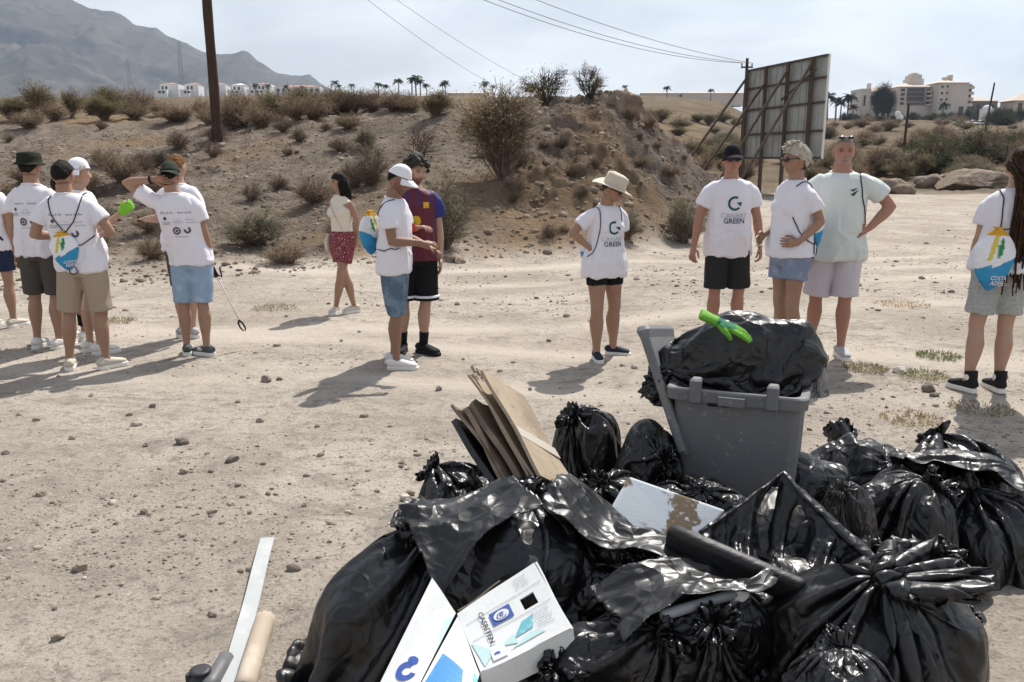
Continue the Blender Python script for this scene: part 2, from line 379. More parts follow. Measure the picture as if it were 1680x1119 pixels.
i_, j_ = np.meshgrid(np.arange(ny - 1), np.arange(nx - 1), indexing='ij')
F = np.stack([i_ * nx + j_, (i_ + 1) * nx + j_, (i_ + 1) * nx + j_ + 1, i_ * nx + j_ + 1], -1).reshape(-1, 4)
mm = mat('mountain_rock', (.085, .075, .065), .95, 0, var=[(.004, (.13, .11, .09), .4, .65), (.02, (.06, .055, .045), .45, .7)])
tag(mesh_obj('mountain', V, F, mm), 'long hazy mountain ridge behind the white houses', kind='structure')
# air
hz = MB().box((0, 1900, 700), (10400, 6900, 1404)).obj('haze', None, smooth=False)
hm = bpy.data.materials.new('haze_air'); hm.use_nodes = True; hm.node_tree.nodes.clear(); t = hm.node_tree
ho = t.nodes.new('ShaderNodeOutputMaterial'); hv = t.nodes.new('ShaderNodeVolumePrincipled'); hv.inputs['Color'].default_value = (.60, .77, 1, 1); hv.inputs['Density'].default_value = 1.0e-4
hv.inputs['Anisotropy'].default_value = 0.35
t.links.new(hv.outputs[0], ho.inputs['Volume']); hz.data.materials.append(hm); tag(hz, 'pale haze in the air', kind='stuff')
# ------------------------------------------------------------------ plants and stones
def leafquads(C, D, ln, wd, rng):
    n = len(C); r = rng.standard_normal((n, 3)); s = np.cross(D, r); s /= np.linalg.norm(s, axis=1, keepdims=True) + 1e-9
    ln = np.broadcast_to(ln, n)[:, None]; wd = np.broadcast_to(wd, n)[:, None]
    V = np.stack([C - s * wd * .5, C + D * ln * .5 + s * 0 - s * wd * .6 * .2, C + D * ln, C + D * ln * .45 + s * wd * .5], 1).reshape(-1, 3)
    return V, np.arange(4 * n).reshape(-1, 4)
def shrub_meshes(seed, h, w, stems, subs, leaves, leaf, upright=.5, bark=(.16, .12, .09), green=(.10, .10, .05), green2=(.2, .17, .1), twigr=.012, clump=.0, droop=0.0, lean=.0):
    rng = np.random.default_rng(seed); mb = MB(); tips = []; tdir = []
    for i in range(stems):
        a = rng.uniform(0, 6.283); ti = (rng.uniform(0, 1) ** .6) * (1 - upright) * 1.45 + .05
        d = np.array([math.cos(a) * math.sin(ti), math.sin(a) * math.sin(ti), math.cos(ti)])
        l = h * rng.uniform(.6, 1.05) * (1 - .25 * ti); base = np.array([math.cos(a), math.sin(a), 0]) * w * .10 * rng.uniform(0, 1)
        e = base + d * np.array([w / h * .9, w / h * .9, 1]) * l
        midp = (base + e) / 2 + rng.standard_normal(3) * h * .05 + np.array([0, 0, h * .06])
        P = np.array([base * 1 - (0, 0, .05), midp, e]); mb.tube(P, [twigr * 1.3, twigr, twigr * .4], 3, cap=False)
        tips += [e, midp * .4 + e * .6]; tdir += [d, d]
        for k in range(subs):
            f = rng.uniform(.3, .95); b0 = (1 - f) * midp + f * e if f > .4 else base + (midp - base) * (f + .3)
            dd = d + rng.standard_normal(3) * .65; dd[2] = abs(dd[2]) * .9 - droop; dd /= np.linalg.norm(dd); ll = h * rng.uniform(.16, .38)
            mid2 = b0 + dd * ll * .5 + rng.standard_normal(3) * ll * .1; e2 = b0 + dd * ll
            mb.tube([b0, mid2, e2], [twigr * .7, twigr * .5, twigr * .3], 3, cap=False)
            for q in (.35, .6, .85, 1.): tips.append(b0 + dd * ll * q); tdir.append(dd)
    tips = np.array(tips); tdir = np.array(tdir)
    if leaves:
        w8 = np.ones(len(tips))
        if clump: w8 = np.clip(.5 + clump * fbm(tips / h * 3.2, seed, 2), .02, 3)
        k = rng.choice(len(tips), leaves, p=w8 / w8.sum())
        C = tips[k] + rng.standard_normal((leaves, 3)) * h * .045; C[:, 2] = np.maximum(C[:, 2], .01)
        D = tdir[k] * .6 + rng.standard_normal((leaves, 3)) * .7; D /= np.linalg.norm(D, axis=1, keepdims=True)
        LV, LF = leafquads(C, D, leaf * rng.uniform(.6, 1.3, leaves), leaf * .42, rng)
        mix = np.clip(.5 + .6 * fbm(C / h * 2.2, seed + 3, 2) + rng.standard_normal(leaves) * .25, 0, 1)[:, None]
        cc = np.array(green) * (1 - mix) + np.array(green2) * mix; cc = np.repeat(cc * rng.uniform(.75, 1.25, (leaves, 1)), 4, 0)
        return mb, (LV, LF, cc)
    return mb, None
M_LEAF = mat('foliage', (1, 1, 1), .75, .2, attr=True)
t_ = M_LEAF.node_tree; tl_ = t_.nodes.new('ShaderNodeBsdfTranslucent'); ms_ = t_.nodes.new('ShaderNodeMixShader'); ms_.inputs[0].default_value = .42; pb_ = t_.nodes['Principled BSDF']; t_.links.new(pb_.inputs['Base Color'].links[0].from_socket, tl_.inputs[0]); t_.links.new(pb_.outputs[0], ms_.inputs[1]); t_.links.new(tl_.outputs[0], ms_.inputs[2]); t_.links.new(ms_.outputs[0], t_.nodes['Material Output'].inputs[0])
M_TWIG = mat('dry_twig', (.17, .125, .095), .9, .1, var=[(9, (.28, .22, .17), .45, .7)])
M_TWIGD = mat('dark_twig', (.09, .07, .055), .9, .1)
SHRUBS = {}
def shrub_proto(key, name, **kw):
    tw = kw.pop('mat_twig', M_TWIG); mb, lf = shrub_meshes(**kw)
    r = bpy.data.objects.new(name, None)
    s = mb.obj('stems', tw, r); COL.objects.unlink(s); parts = [s]
    if lf: f = mesh_obj('crown', lf[0], lf[1], M_LEAF, r, True, lf[2], link=False); parts.append(f)
    SHRUBS[key] = (name, kw['h'], kw['w'] * 2, parts)
DRYG = dict(green=(.20, .145, .095), green2=(.33, .25, .17)); GREYG = dict(green=(.14, .135, .09), green2=(.26, .24, .17)); OLIVE = dict(green=(.13, .115, .055), green2=(.24, .205, .11))
for q in range(3):
    shrub_proto('dry%d' % q, 'dry_bush', seed=11 + q, h=1., w=.62, stems=60, subs=6, leaves=3600, leaf=.05, upright=.25, **DRYG)
    shrub_proto('grey%d' % q, 'grey_green_bush', seed=21 + q, h=1., w=.6, stems=70, subs=6, leaves=6500, leaf=.055, upright=.2, clump=.8, **GREYG)
    shrub_proto('olive%d' % q, 'olive_bush', seed=31 + q, h=1., w=.5, stems=60, subs=7, leaves=4200, leaf=.055, upright=.45, clump=1.0, **OLIVE)
    shrub_proto('twig%d' % q, 'twiggy_bush', seed=41 + q, h=1., w=.6, stems=80, subs=7, leaves=900, leaf=.035, upright=.3, twigr=.007, green=(.2, .15, .1), green2=(.28, .22, .15))
shrub_proto('tall', 'upright_bush', seed=51, h=1., w=.42, stems=130, subs=9, leaves=4600, leaf=.038, upright=.62, clump=1.2, twigr=.006, green=(.19, .155, .08), green2=(.38, .30, .18))
shrub_proto('bare', 'bare_shrub', seed=61, h=1., w=.6, stems=16, subs=7, leaves=0, leaf=.02, upright=.35, twigr=.016, mat_twig=M_TWIG)
for q in range(2): shrub_proto('crest%d' % q, 'ragged_bush', seed=71 + q, h=1., w=.55, stems=22, subs=10, leaves=2600, leaf=.05, upright=.35, clump=1.8, twigr=.012, mat_twig=M_TWIGD, green=(.075, .075, .04), green2=(.16, .14, .085))
for q in range(2): shrub_proto('green%d' % q, 'green_shrub', seed=81 + q, h=1., w=.75, stems=80, subs=8, leaves=9000, leaf=.05, upright=.1, clump=1.0, green=(.028, .045, .016), green2=(.075, .10, .035))
shrub_proto('broad', 'broadleaf_tree', seed=91, h=1., w=.5, stems=36, subs=10, leaves=6500, leaf=.05, upright=.3, clump=1.2, green=(.035, .05, .022), green2=(.08, .095, .045), mat_twig=M_TWIGD)
shrub_proto('conifer', 'cypress_tree', seed=95, h=1., w=.2, stems=60, subs=12, leaves=6500, leaf=.035, upright=.55, green=(.02, .035, .02), green2=(.045, .06, .035), mat_twig=M_TWIGD)
prng = random.Random(5)
def plant(key, loc, hh, ww, label, group=None, cat='bush', rz=None):
    name, ph, pw, parts = SHRUBS[key]
    r = empty(name, loc, prng.uniform(0, 6.28) if rz is None else rz, label, cat, group); r.scale = (ww / pw, ww / pw, hh / ph)
    for p_ in parts:
        c = p_.copy(); COL.objects.link(c); c.parent = r
    return r
def plant_px(key, px, py, wpx, hpx, label, group=None, cat='bush', dist=None):
    g = ground(px, py) if dist is None else at_y(px, py, dist)
    k = np.linalg.norm(g[:2] * [0, 1]) / 1400 * 1.0
    return plant(key, (g[0], g[1], g[2] - .03), hpx * k, wpx * k, label, group, cat)
# single plants that stand out
plant_px('tall', 825, 292, 150, 132, 'tall olive bush of upright stems on the middle of the mound')
plant_px('grey0', 728, 408, 96, 112, 'large grey green bush at the mound foot behind the football shirt')
plant_px('bare', 688, 268, 92, 70, 'bare leafless shrub with forked branches on the slope')
plant_px('twig0', 612, 300, 80, 66, 'pale twiggy bush on the slope above the woman in the cream top')
plant_px('twig2', 560, 250, 60, 30, 'low dead twigs on the bare slope left of the leafless shrub')
plant_px('crest0', 893, 172, 84, 62, 'ragged dark bush on the mound crest above the olive bush')
plant_px('crest1', 968, 160, 58, 54, 'ragged bush on the crest beside the earth stub')
plant_px('grey1', 1120, 398, 74, 74, 'round grey bush at the mound foot beside the man in black shorts')
plant_px('grey2', 1028, 392, 50, 60, 'grey bush at the mound foot behind the sunhat woman')
plant_px('grey2', 420, 402, 120, 66, 'wide grey green bush on the slope right of the cap wearer holding a grabber')
plant_px('dry1', 468, 432, 90, 40, 'low brown bush just above the lot near the grabber')
plant_px('dry0', 198, 300, 70, 58, 'brown bush on the slope behind the white cap at the raised glove')
plant_px('olive0', 65, 198, 62, 56, 'green olive bush on the skyline left of the tower')
plant_px('olive1', 118, 192, 44, 44, 'small olive bush between the skyline bushes')
plant_px('dry2', 40, 300, 60, 34, 'low dry bush on the slope above the bucket hat')
plant_px('olive2', 715, 192, 66, 42, 'dark olive bush under the distant palms on the mound shoulder')
plant_px('dry1', 790, 210, 60, 40, 'dry bush at the back of the tall olive bush')
plant_px('green0', 1530, 285, 120, 62, 'low green shrub right of the thin field pole', 'green shrubs beyond the boulders', dist=62)
plant_px('green1', 1595, 268, 120, 56, 'tallest green shrub beyond the long boulder', 'green shrubs beyond the boulders', dist=72)
plant_px('green0', 1668, 262, 90, 48, 'dark green shrub above the dreadlocks', 'green shrubs beyond the boulders', dist=78)
plant_px('bare', 1432, 288, 44, 54, 'thin dry shrub beside the pale track right of the billboard', dist=60)
plant_px('dry0', 1508, 233, 34, 24, 'round brown bush in the field behind the thin pole', dist=120)
plant_px('broad', 1640, 214, 60, 36, 'rounded bush by the white gatehouse', dist=260)
GL = 'brown bush in the thick band along the left skyline'; gg = 'brown bushes along the left skyline'
for px_, py_, w_, h_ in [(150, 188, 50, 34), (182, 186, 56, 40), (205, 184, 48, 36), (232, 182, 50, 36), (262, 190, 44, 26), (300, 196, 40, 24), (330, 188, 40, 26), (372, 214, 70, 54), (402, 204, 66, 52), (428, 212, 60, 44), (455, 200, 62, 42), (486, 198, 60, 44), (515, 196, 64, 42), (545, 188, 60, 40), (580, 186, 64, 38), (612, 184, 60, 34), (645, 182, 60, 30), (672, 184, 50, 28), (20, 196, 60, 34), (90, 198, 50, 30), (345, 205, 50, 34), (388, 192, 60, 40), (440, 188, 62, 40), (470, 186, 60, 38), (500, 184, 60, 36), (530, 182, 60, 34), (562, 180, 60, 32), (598, 178, 60, 30), (630, 176, 60, 28), (660, 175, 56, 26), (170, 196, 60, 34), (220, 196, 60, 32), (285, 200, 60, 28), (48, 210, 60, 30)]:
    plant_px(prng.choice(['dry0', 'dry1', 'dry2', 'olive2', 'twig1']), px_, py_, w_ * 1.1, h_ * 1.05, GL, gg)
GL = 'small dry bush dotted over the left hillside'
for k_ in range(58):
    px_ = prng.uniform(0, 860); py_ = prng.uniform(205, 430)
    g = ground(px_, py_)
    if g[1] < foot(g[0], g[1]) + 1.2 or g[1] > 60: continue
    s_ = prng.uniform(.25, .62)
    kk_ = prng.choice(['dry0', 'dry1', 'twig0', 'twig1', 'grey0', 'twig2']); plant(kk_, (g[0], g[1], g[2] - .03), s_, s_ * prng.uniform(1.2, 2), {'d': 'small brown leafy bush dotted over the left hillside', 't': 'small bare twiggy bush dotted over the left hillside', 'g': 'small grey green bush dotted over the left hillside'}[kk_[0]], 'small bushes on the left hillside')
GL = 'low shrub scattered over the far field beside the billboard'
for k_ in range(110):
    px_ = prng.uniform(1060, 1700); py_ = prng.uniform(198, 300); g = ground(px_, py_, ymin=29)
    if g[1] < 44: continue
    s_ = prng.uniform(.7, 1.6) * (1 + g[1] / 260)
    kk_ = prng.choice(['dry0', 'dry1', 'dry2', 'olive0', 'olive1', 'grey1']); zo_ = 'nearer half of the field' if g[1] < 110 else 'far half of the field below the hotel'; plant(kk_, (g[0], g[1], g[2] - .1), s_, s_ * prng.uniform(1.4, 2.6), 'low ' + {'d': 'brown', 'o': 'olive', 'g': 'grey'}[kk_[0]] + ' shrub in the ' + zo_, 'shrubs on the far field')
GL = 'small dry bush on the rocky face of the mound'
for k_ in range(16):
    px_ = prng.uniform(860, 1150); py_ = prng.uniform(190, 390); g = ground(px_, py_)
    if g[1] > 28: continue
    s_ = prng.uniform(.15, .4); plant(prng.choice(['dry0', 'twig1', 'dry2', 'twig2']), (g[0], g[1], g[2] - .03), s_, s_ * 1.6, GL, 'small bushes on the mound face')
# grass tufts on the lot
def tuft(seed, n, h, w, c1, c2):
    rng = np.random.default_rng(seed); a = rng.uniform(0, 6.28, n); rr = w * np.sqrt(rng.uniform(0, 1, n)); C = np.stack([rr * np.cos(a), rr * np.sin(a), 0 * a], 1)
    D = np.stack([np.cos(a) * .7, np.sin(a) * .7, np.ones(n)], 1) + rng.standard_normal((n, 3)) * .35; D[:, 2] = np.abs(D[:, 2]); D /= np.linalg.norm(D, axis=1, keepdims=True)
    V, F = leafquads(C, D, h * rng.uniform(.5, 1.2, n), .012, rng); mx_ = rng.uniform(0, 1, (n, 1)); return V, F, np.repeat(np.array(c1) * mx_ + np.array(c2) * (1 - mx_), 4, 0)
for (px_, py_, w_, lab, cs) in [(1540, 586, .17, 'green grass tuft on the lot between the light tee and the dreadlocks', ((.10, .13, .05), (.2, .2, .1))), (1512, 617, .18, 'pale green grass tuft beside the flat white stone', ((.16, .17, .08), (.28, .25, .14))), (1610, 672, .2, 'flat dry tuft by the high top sneakers', ((.2, .18, .09), (.3, .24, .13))), (1420, 606, .16, 'small dry tuft behind the loaded bin', ((.2, .18, .1), (.28, .22, .12))), (450, 506, .25, 'flat green tuft left of the crossed legs', ((.2, .2, .1), (.3, .25, .14))), (1500, 690, .2, 'flat yellow dry grass patch behind the right bags', ((.34, .24, .1), (.3, .24, .14))), (1480, 500, .3, 'flat orange dry grass patch on the track', ((.36, .24, .1), (.34, .26, .14))), (190, 527, .2, 'dull flat grass tuft behind the beige shorts', ((.22, .19, .1), (.3, .24, .14)))]:
    V, F, c = tuft(int(px_), 360, .035 + .012 * (w_ < .2), w_, *cs); g = ground(px_, py_); o = mesh_obj('grass_tuft', V, F, M_LEAF, None, True, c); o.location = g; tag(o, lab, 'grass', kind='stuff' if w_ >= .2 else None)
for k_ in range(150):                    # dry tussocks along the foot of the slope
    pass
def rockset(n, seed, sub=1):
    out = []
    for q in range(n):
        bm = bmesh.new(); bmesh.ops.create_icosphere(bm, subdivisions=sub, radius=1); V = np.array([v.co[:] for v in bm.verts]); F = np.array([[v.index for v in f.verts] for f in bm.faces]); bm.free()
        rr_ = np.random.default_rng(seed + q); V = V * (1 + .38 * vnoise(V * 1.3 + q * 7.7, seed)[:, None] + (.10 * ridged(V * 1.9 + q * 3.3, seed, 4)[:, None] if sub > 2 else 0)) * rr_.uniform(.65, 1.15, 3) * [1, 1, .62]
        for z_ in range(3):
            nn = rr_.standard_normal(3); nn /= np.linalg.norm(nn); dd = V @ nn; V = V - np.outer(np.maximum(dd - .62, 0), nn)
        out.append((V, F))
    return out
RK = rockset(8, 3); RKF = rockset(6, 40, 4)
def scatter(name, pts, sizes, cols, matl, seed=1):
    rng = np.random.default_rng(seed); VV = []; FF = []; CC = []; n = 0
    for k in range(len(RK)):
        idx = np.where(np.arange(len(pts)) % len(RK) == k)[0]; V, F = RK[k]; a = rng.uniform(0, 6.28, len(idx)); ca, sa = np.cos(a), np.sin(a)
        S = sizes[idx][:, None]
        X = (V[None, :, 0] * ca[:, None] - V[None, :, 1] * sa[:, None]) * S + pts[idx, 0][:, None]; Y = (V[None, :, 0] * sa[:, None] + V[None, :, 1] * ca[:, None]) * S + pts[idx, 1][:, None]; Z = V[None, :, 2] * S + pts[idx, 2][:, None] + S * .06
        VV.append(np.stack([X, Y, Z], -1).reshape(-1, 3)); FF.append((F[None] + (np.arange(len(idx)) * len(V))[:, None, None] + n).reshape(-1, 3)); n += len(idx) * len(V)
        CC.append(np.repeat(cols[idx], len(V), 0))
    return mesh_obj(name, np.vstack(VV), np.vstack(FF), matl, None, False, np.vstack(CC))
M_STONE = mat('stone', (1, 1, 1), .92, .05, attr=True, var=[(14, (.16, .13, .11), .55, .8)], bump=[(25, .5, .02)])
nr = np.random.default_rng(77)
def lot_pts(n, y0, y1):
    yy = y0 * (y1 / y0) ** nr.uniform(0, 1, n); xx = nr.uniform(-.72, .72, n) * yy
    m_ = yy < foot(xx, yy) + .3; xx, yy = xx[m_], yy[m_]
    k = fbm(np.stack([xx * .9, yy * .9, 0 * xx], -1), 61, 3); m_ = nr.uniform(-.35, 1.1, len(xx)) < k * 1.2; xx, yy = xx[m_], yy[m_]
    return np.stack([xx, yy, gh(xx, yy)], -1)
STC = np.array([(.24, .20, .165), (.32, .27, .22), (.19, .165, .145), (.40, .345, .29), (.27, .22, .18)])
p1 = lot_pts(26000, 2.2, 13); s1 = nr.lognormal(-5.5, .6, len(p1)) * (1 + p1[:, 1] * .05)
p2 = lot_pts(8000, 10, 45); s2 = nr.lognormal(-4.2, .45, len(p2))
PP = np.vstack([p1, p2]); SS = np.concatenate([s1, s2])
tag(scatter('gravel', PP, SS, STC[nr.integers(0, 5, len(PP))] * nr.uniform(.75, 1.2, (len(PP), 1)), M_STONE), 'loose gravel strewn over the dirt lot', kind='stuff')
n_ = 15000; yy = nr.uniform(11, 33, n_); xx = nr.uniform(-.7, .3, n_) * yy; m_ = (yy > foot(xx, yy) + .1); xx, yy = xx[m_], yy[m_]
pp = np.stack([xx, yy, gh(xx, yy)], -1); ss = nr.lognormal(-3.75, .55, len(pp)); pxr = _cols(xx, yy); ss = np.minimum(ss * np.where(pxr > 850, 1.3, 1), .14)
tag(scatter('hillside_rubble', pp, ss, STC[nr.integers(0, 5, len(pp))] * [.88, .82, .76] * nr.uniform(.7, 1.2, (len(pp), 1)), M_STONE), 'loose stones and rubble covering the dry hillside', kind='stuff')
M_BOULD = mat('boulder_rock', (1, 1, 1), .95, .1, attr=True, var=[(3, (.15, .115, .09), .45, .7), (12, (.30, .25, .2), .55, .75)], bump=[(2.2, .9, .18), (9, .8, .06)])
# stones one can pick out on the lot
def stone(px, py, wpx, label, group, col=None, q=None, cat='stone', sink=.15, flat=1.):
    g = ground(px, py); k = g[1] / 1400; V, F = RKF[prng.randrange(6) if q is None else q]; s = wpx * k / 2
    o = mesh_obj('stone' if cat == 'stone' else cat, V * s * [1, 1, flat], F, M_STONE if cat == 'stone' else M_BOULD, None, True, np.tile(np.array(col or STC[prng.randrange(5)]), (len(V), 1))); o.data.shade_flat() if s < .03 else None
    o.location = (g[0], g[1], g[2] + s * (.5 - sink) * flat * .8); o.rotation_euler = (0, 0, prng.uniform(0, 6.28)); return tag(o, label, cat, group)
sg = 'single stones lying on the dirt lot'; sl_ = 'brown stone lying loose on the open dirt lot'
for (px_, py_, w_) in [(300, 728, 22), (302, 776, 20), (315, 775, 10), (380, 757, 20), (437, 626, 20), (459, 624, 10), (598, 684, 14), (97, 1046, 26), (130, 936, 24), (258, 982, 16), (350, 1010, 20), (236, 842, 18), (68, 812, 16), (10, 745, 12), (120, 720, 12), (240, 732, 12), (212, 682, 10), (250, 668, 12), (225, 698, 18), (427, 692, 18), (340, 745, 10), (348, 842, 14), (440, 811, 10), (380, 828, 12), (410, 842, 12), (386, 890, 8), (190, 860, 10), (455, 568, 12), (560, 560, 8), (750, 500, 10), (790, 520, 8), (880, 490, 8), (930, 520, 10), (820, 610, 10), (760, 590, 8), (720, 640, 14), (700, 575, 8), (870, 640, 8), (1042, 604, 14), (470, 520, 8), (900, 560, 8), (1520, 400, 7), (1470, 430, 8), (1560, 480, 12), (1250, 480, 8), (1110, 470, 8), (1440, 510, 9), (590, 545, 8), (390, 660, 10), (60, 690, 12), (150, 650, 9), (520, 700, 10), (560, 750, 10), (500, 830, 12), (300, 880, 14), (200, 960, 12), (60, 900, 14), (420, 930, 12), (540, 890, 10), (640, 700, 9), (660, 760, 10), (90, 1000, 12)]:
    stone(px_ , py_, w_ * 1.0, sl_, sg)
stone(1477, 611, 24, 'flat whitish stone beside the pale grass tuft', None, (.5, .46, .42), 1)
stone(1524, 641, 24, 'dark stone below the pale grass tuft, left of its twin', None, (.17, .14, .12), 2)
stone(1532, 650, 16, 'small dark stone touching the larger dark stone', None, (.19, .16, .14), 3)
stone(664, 820, 24, 'pale grey stone beside the leftmost bags', None, (.5, .46, .4), 4); stone(672, 812, 18, 'brown stone behind the pale grey stone by the bags', None, (.22, .17, .13), 5)
BR = (.235, .185, .145)
for (px_, py_, w_, lab, q_, fl) in [(1472, 317, 54, 'squat brown boulder by the track, left of the long one', 0, .9), (1595, 307, 104, 'long low pale boulder beside the track', 1, .75), (1530, 303, 50, 'rubble boulder between the squat and the long boulder', 2, .7), (1438, 316, 26, 'small boulder left of the squat brown boulder', 3, .9), (1545, 298, 40, 'low boulder behind the long pale boulder', 4, .8), (712, 418, 34, 'grey boulder at the mound foot behind the football shirt', 5, 1.), (738, 428, 20, 'small pale boulder right of the grey one at the mound foot', 0, .9), (755, 430, 22, 'small grey boulder furthest right at the mound foot', 1, .9), (700, 425, 18, 'small boulder left of the grey one at the mound foot', 3, 1.)]:
    o = stone(px_, py_, w_, lab, None, BR, q_, 'boulder', .3, fl)
g = ground(1022, 185); V, F = RKF[2]; V = V * [.36, .36, .50] * (1 + .22 * fbm(V * 3.3, 5, 4))[:, None]
o = mesh_obj('earth_stub', V, F, M_BOULD, None, True, np.tile(np.array((.24, .185, .145)), (len(V), 1))); o.location = g + [0, 0, .16]; tag(o, 'brown stub of hard earth standing on the mound crest', 'earth stub')
# ------------------------------------------------------------------ billboard, poles, wires, far buildings
M_SHEET = mat('galvanised_sheet', (.38, .39, .375), .7, .3, metal=0, var=[(1.2, (.30, .31, .295), .4, .65), (9, (.36, .33, .29), .55, .75)])
M_RUST = mat('rusty_steel', (.085, .066, .052), .85, .2, var=[(6, (.12, .082, .06), .45, .7)])
M_POLE = mat('creosoted_wood', (.055, .036, .026), .9, .15, var=[(4, (.085, .055, .04), .4, .7)], stretch=(6, 6, .5))
M_WIRE = mat('wire', (.12, .12, .12), .6)
# billboard seen from behind
bA = at_y(1222, 267, 44.6); bB = at_y(1348, 250, 38.0); zb = (bA[2] + bB[2]) / 2; zt_ = 6.05
d_ = np.array([bB[0] - bA[0], bB[1] - bA[1], 0.]); Lb = np.linalg.norm(d_); ux = d_ / Lb; nb = np.array([ux[1], -ux[0], 0.]); nb = nb if nb[0] < 0 else -nb
bb = empty('billboard', (bA[0], bA[1], gz(bA[0], bA[1])), 0, 'tall billboard seen from behind, grey sheet panels on rusty braced posts', 'billboard')
O0 = np.array(bb.location)
def bp(u, v, w): return np.array([bA[0], bA[1], 0]) + ux * u + nb * v - O0 + np.array([0, 0, w])
ncol = 13; Mx = np.stack([ux, nb, [0, 0, 1]], 1)
rows = [zb, zb + (zt_ - zb) * .27, zb + (zt_ - zb) * .55, zb + (zt_ - zb) * .79, zt_]
for i in range(ncol):
    for k in range(4):
        z0, z1 = rows[k] + .012, rows[k + 1] - .012; mb = MB(); u0, u1 = i * Lb / ncol + .015, (i + 1) * Lb / ncol - .015
        mb.box(bp((u0 + u1) / 2, 0, (z0 + z1) / 2), (u1 - u0, .03, z1 - z0), Mx); mb.box(bp(u0 + .04, .03, (z0 + z1) / 2), (.05, .04, z1 - z0 - .01), Mx)
        mb.obj('sheet_panel', M_SHEET, bb, False)
for z in rows: MB().box(bp(Lb / 2, .085, z), (Lb + .1, .07, .09), Mx).obj('rail', M_RUST, bb, False)
for u in (.12, Lb * .29, Lb * .58, Lb * .87):
    g_ = bp(u, .2, 0); gw = gz(*(g_ + O0)[:2]); MB().box(bp(u, .2, (gw - .3 + zt_) / 2), (.16, .13, zt_ - gw + .3), Mx).obj('post', M_RUST, bb, False)
for u, top in ((.14, 5.6), (Lb * .29 + .02, 5.2), (Lb * .58 + .02, 5.6), (Lb * .87 + .02, 5.7)):
    f_ = bp(u, 3.6, 0); gw = gz(*(f_ + O0)[:2]); a = bp(u, .3, top); b = bp(u, 3.6, gw - .1); MB().bar(a, b, .11, .09).obj('brace', M_RUST, bb, False)
a = bp(Lb * .55, .32, 4.4); b = bp(Lb * .95, .32, 5.5); MB().bar(a, b, .07).obj('brace', M_RUST, bb, False)
MB().box(bp(Lb + .03, -.02, (zb + zt_) / 2), (.05, .10, zt_ - zb + .1), Mx).obj('edge_trim', mat('pale_edge', (.6, .6, .58), .6), bb, False)
# poles
def pole(px, py, dist, h, r, label, lean=(0, 0), arms=False, rt=None, group=None):
    g_ = at_y(px, py, dist); g_[2] = gz(g_[0], g_[1]); o = empty('utility_pole', g_, 0, label, 'pole', group)
    n = 14; P = np.array([[lean[0] * f * h + .012 * math.sin(f * 9), lean[1] * f * h, -.4 + f * (h + .4)] for f in np.linspace(0, 1, n)]); V, F = tube(P, np.linspace(r, rt or r * .72, n), 12); V += (vnoise(V * [9, 9, 1.5], 3) * r * .06)[:, None] * [1, 1, 0]
    mesh_obj('shaft', V, F, M_POLE, o)
    tp = P[-1]
    if arms:
        MB().box(tp - [0, 0, .45], (.62, .07, .08)).obj('crossarm', M_POLE, o, False)
        for q in (-.27, 0., .27): MB().tube([tp + [q, 0, -.40], tp + [q, 0, -.32], tp + [q, 0, -.24]], [.035, .05, .03], 8).obj('insulator', M_SHEET, o)
    return g_, tp + g_
gA, tA = pole(357, 237, 26, 8.2, .155, 'tall dark leaning wooden pole on the left slope', (-.002, 0))
gB, tB = pole(1214, 300, 47, 6.55, .11, 'wooden pole carrying the wires beside the billboard', (.004, 0), True)
pole(1481, 264, 78, 4.9, .13, 'thin dark pole in the field below the hotel', (.012, 0))
pole(1616, 212, 190, 10.4, .22, 'leaning pole beside the white gatehouse', (.09, 0))
pole(1648, 275, 70, 1.7, .05, 'short fence pole by the dark green shrub', (.03, 0))
def wire(a, b, sag, lab, r=.012):
    t_ = np.linspace(0, 1, 40)[:, None]; P = np.array(a) * (1 - t_) + np.array(b) * t_ - np.array([0, 0, 1]) * sag * 4 * t_ * (1 - t_)
    c_ = P[0].copy(); o = MB().tube(P - c_, r, 5).obj('overhead_wire', M_WIRE); o.location = c_; tag(o, lab, 'wire', 'wires strung between the poles')
tA = np.array(tA)
wire(tA + [0, 0, -.1], tB + [.27, 0, -.24], .85, 'topmost overhead wire running to the billboard pole'); wire(tA + [0, 0, -.6], tB + [0, 0, -.24], 1.05, 'middle overhead wire running to the billboard pole')
wire(tA + [.1, 0, -.75], tB + [-.27, 0, -.24], 1.15, 'lowest overhead wire running to the billboard pole')
wire(tA + [0, 0, -.3], at_y(980, 175, 75), 1.2, 'faint wire dropping behind the mound, upper of two', .009); wire(tA + [0, 0, -.5], at_y(930, 180, 75), 1.5, 'faint wire dropping behind the mound, lower of two', .009)
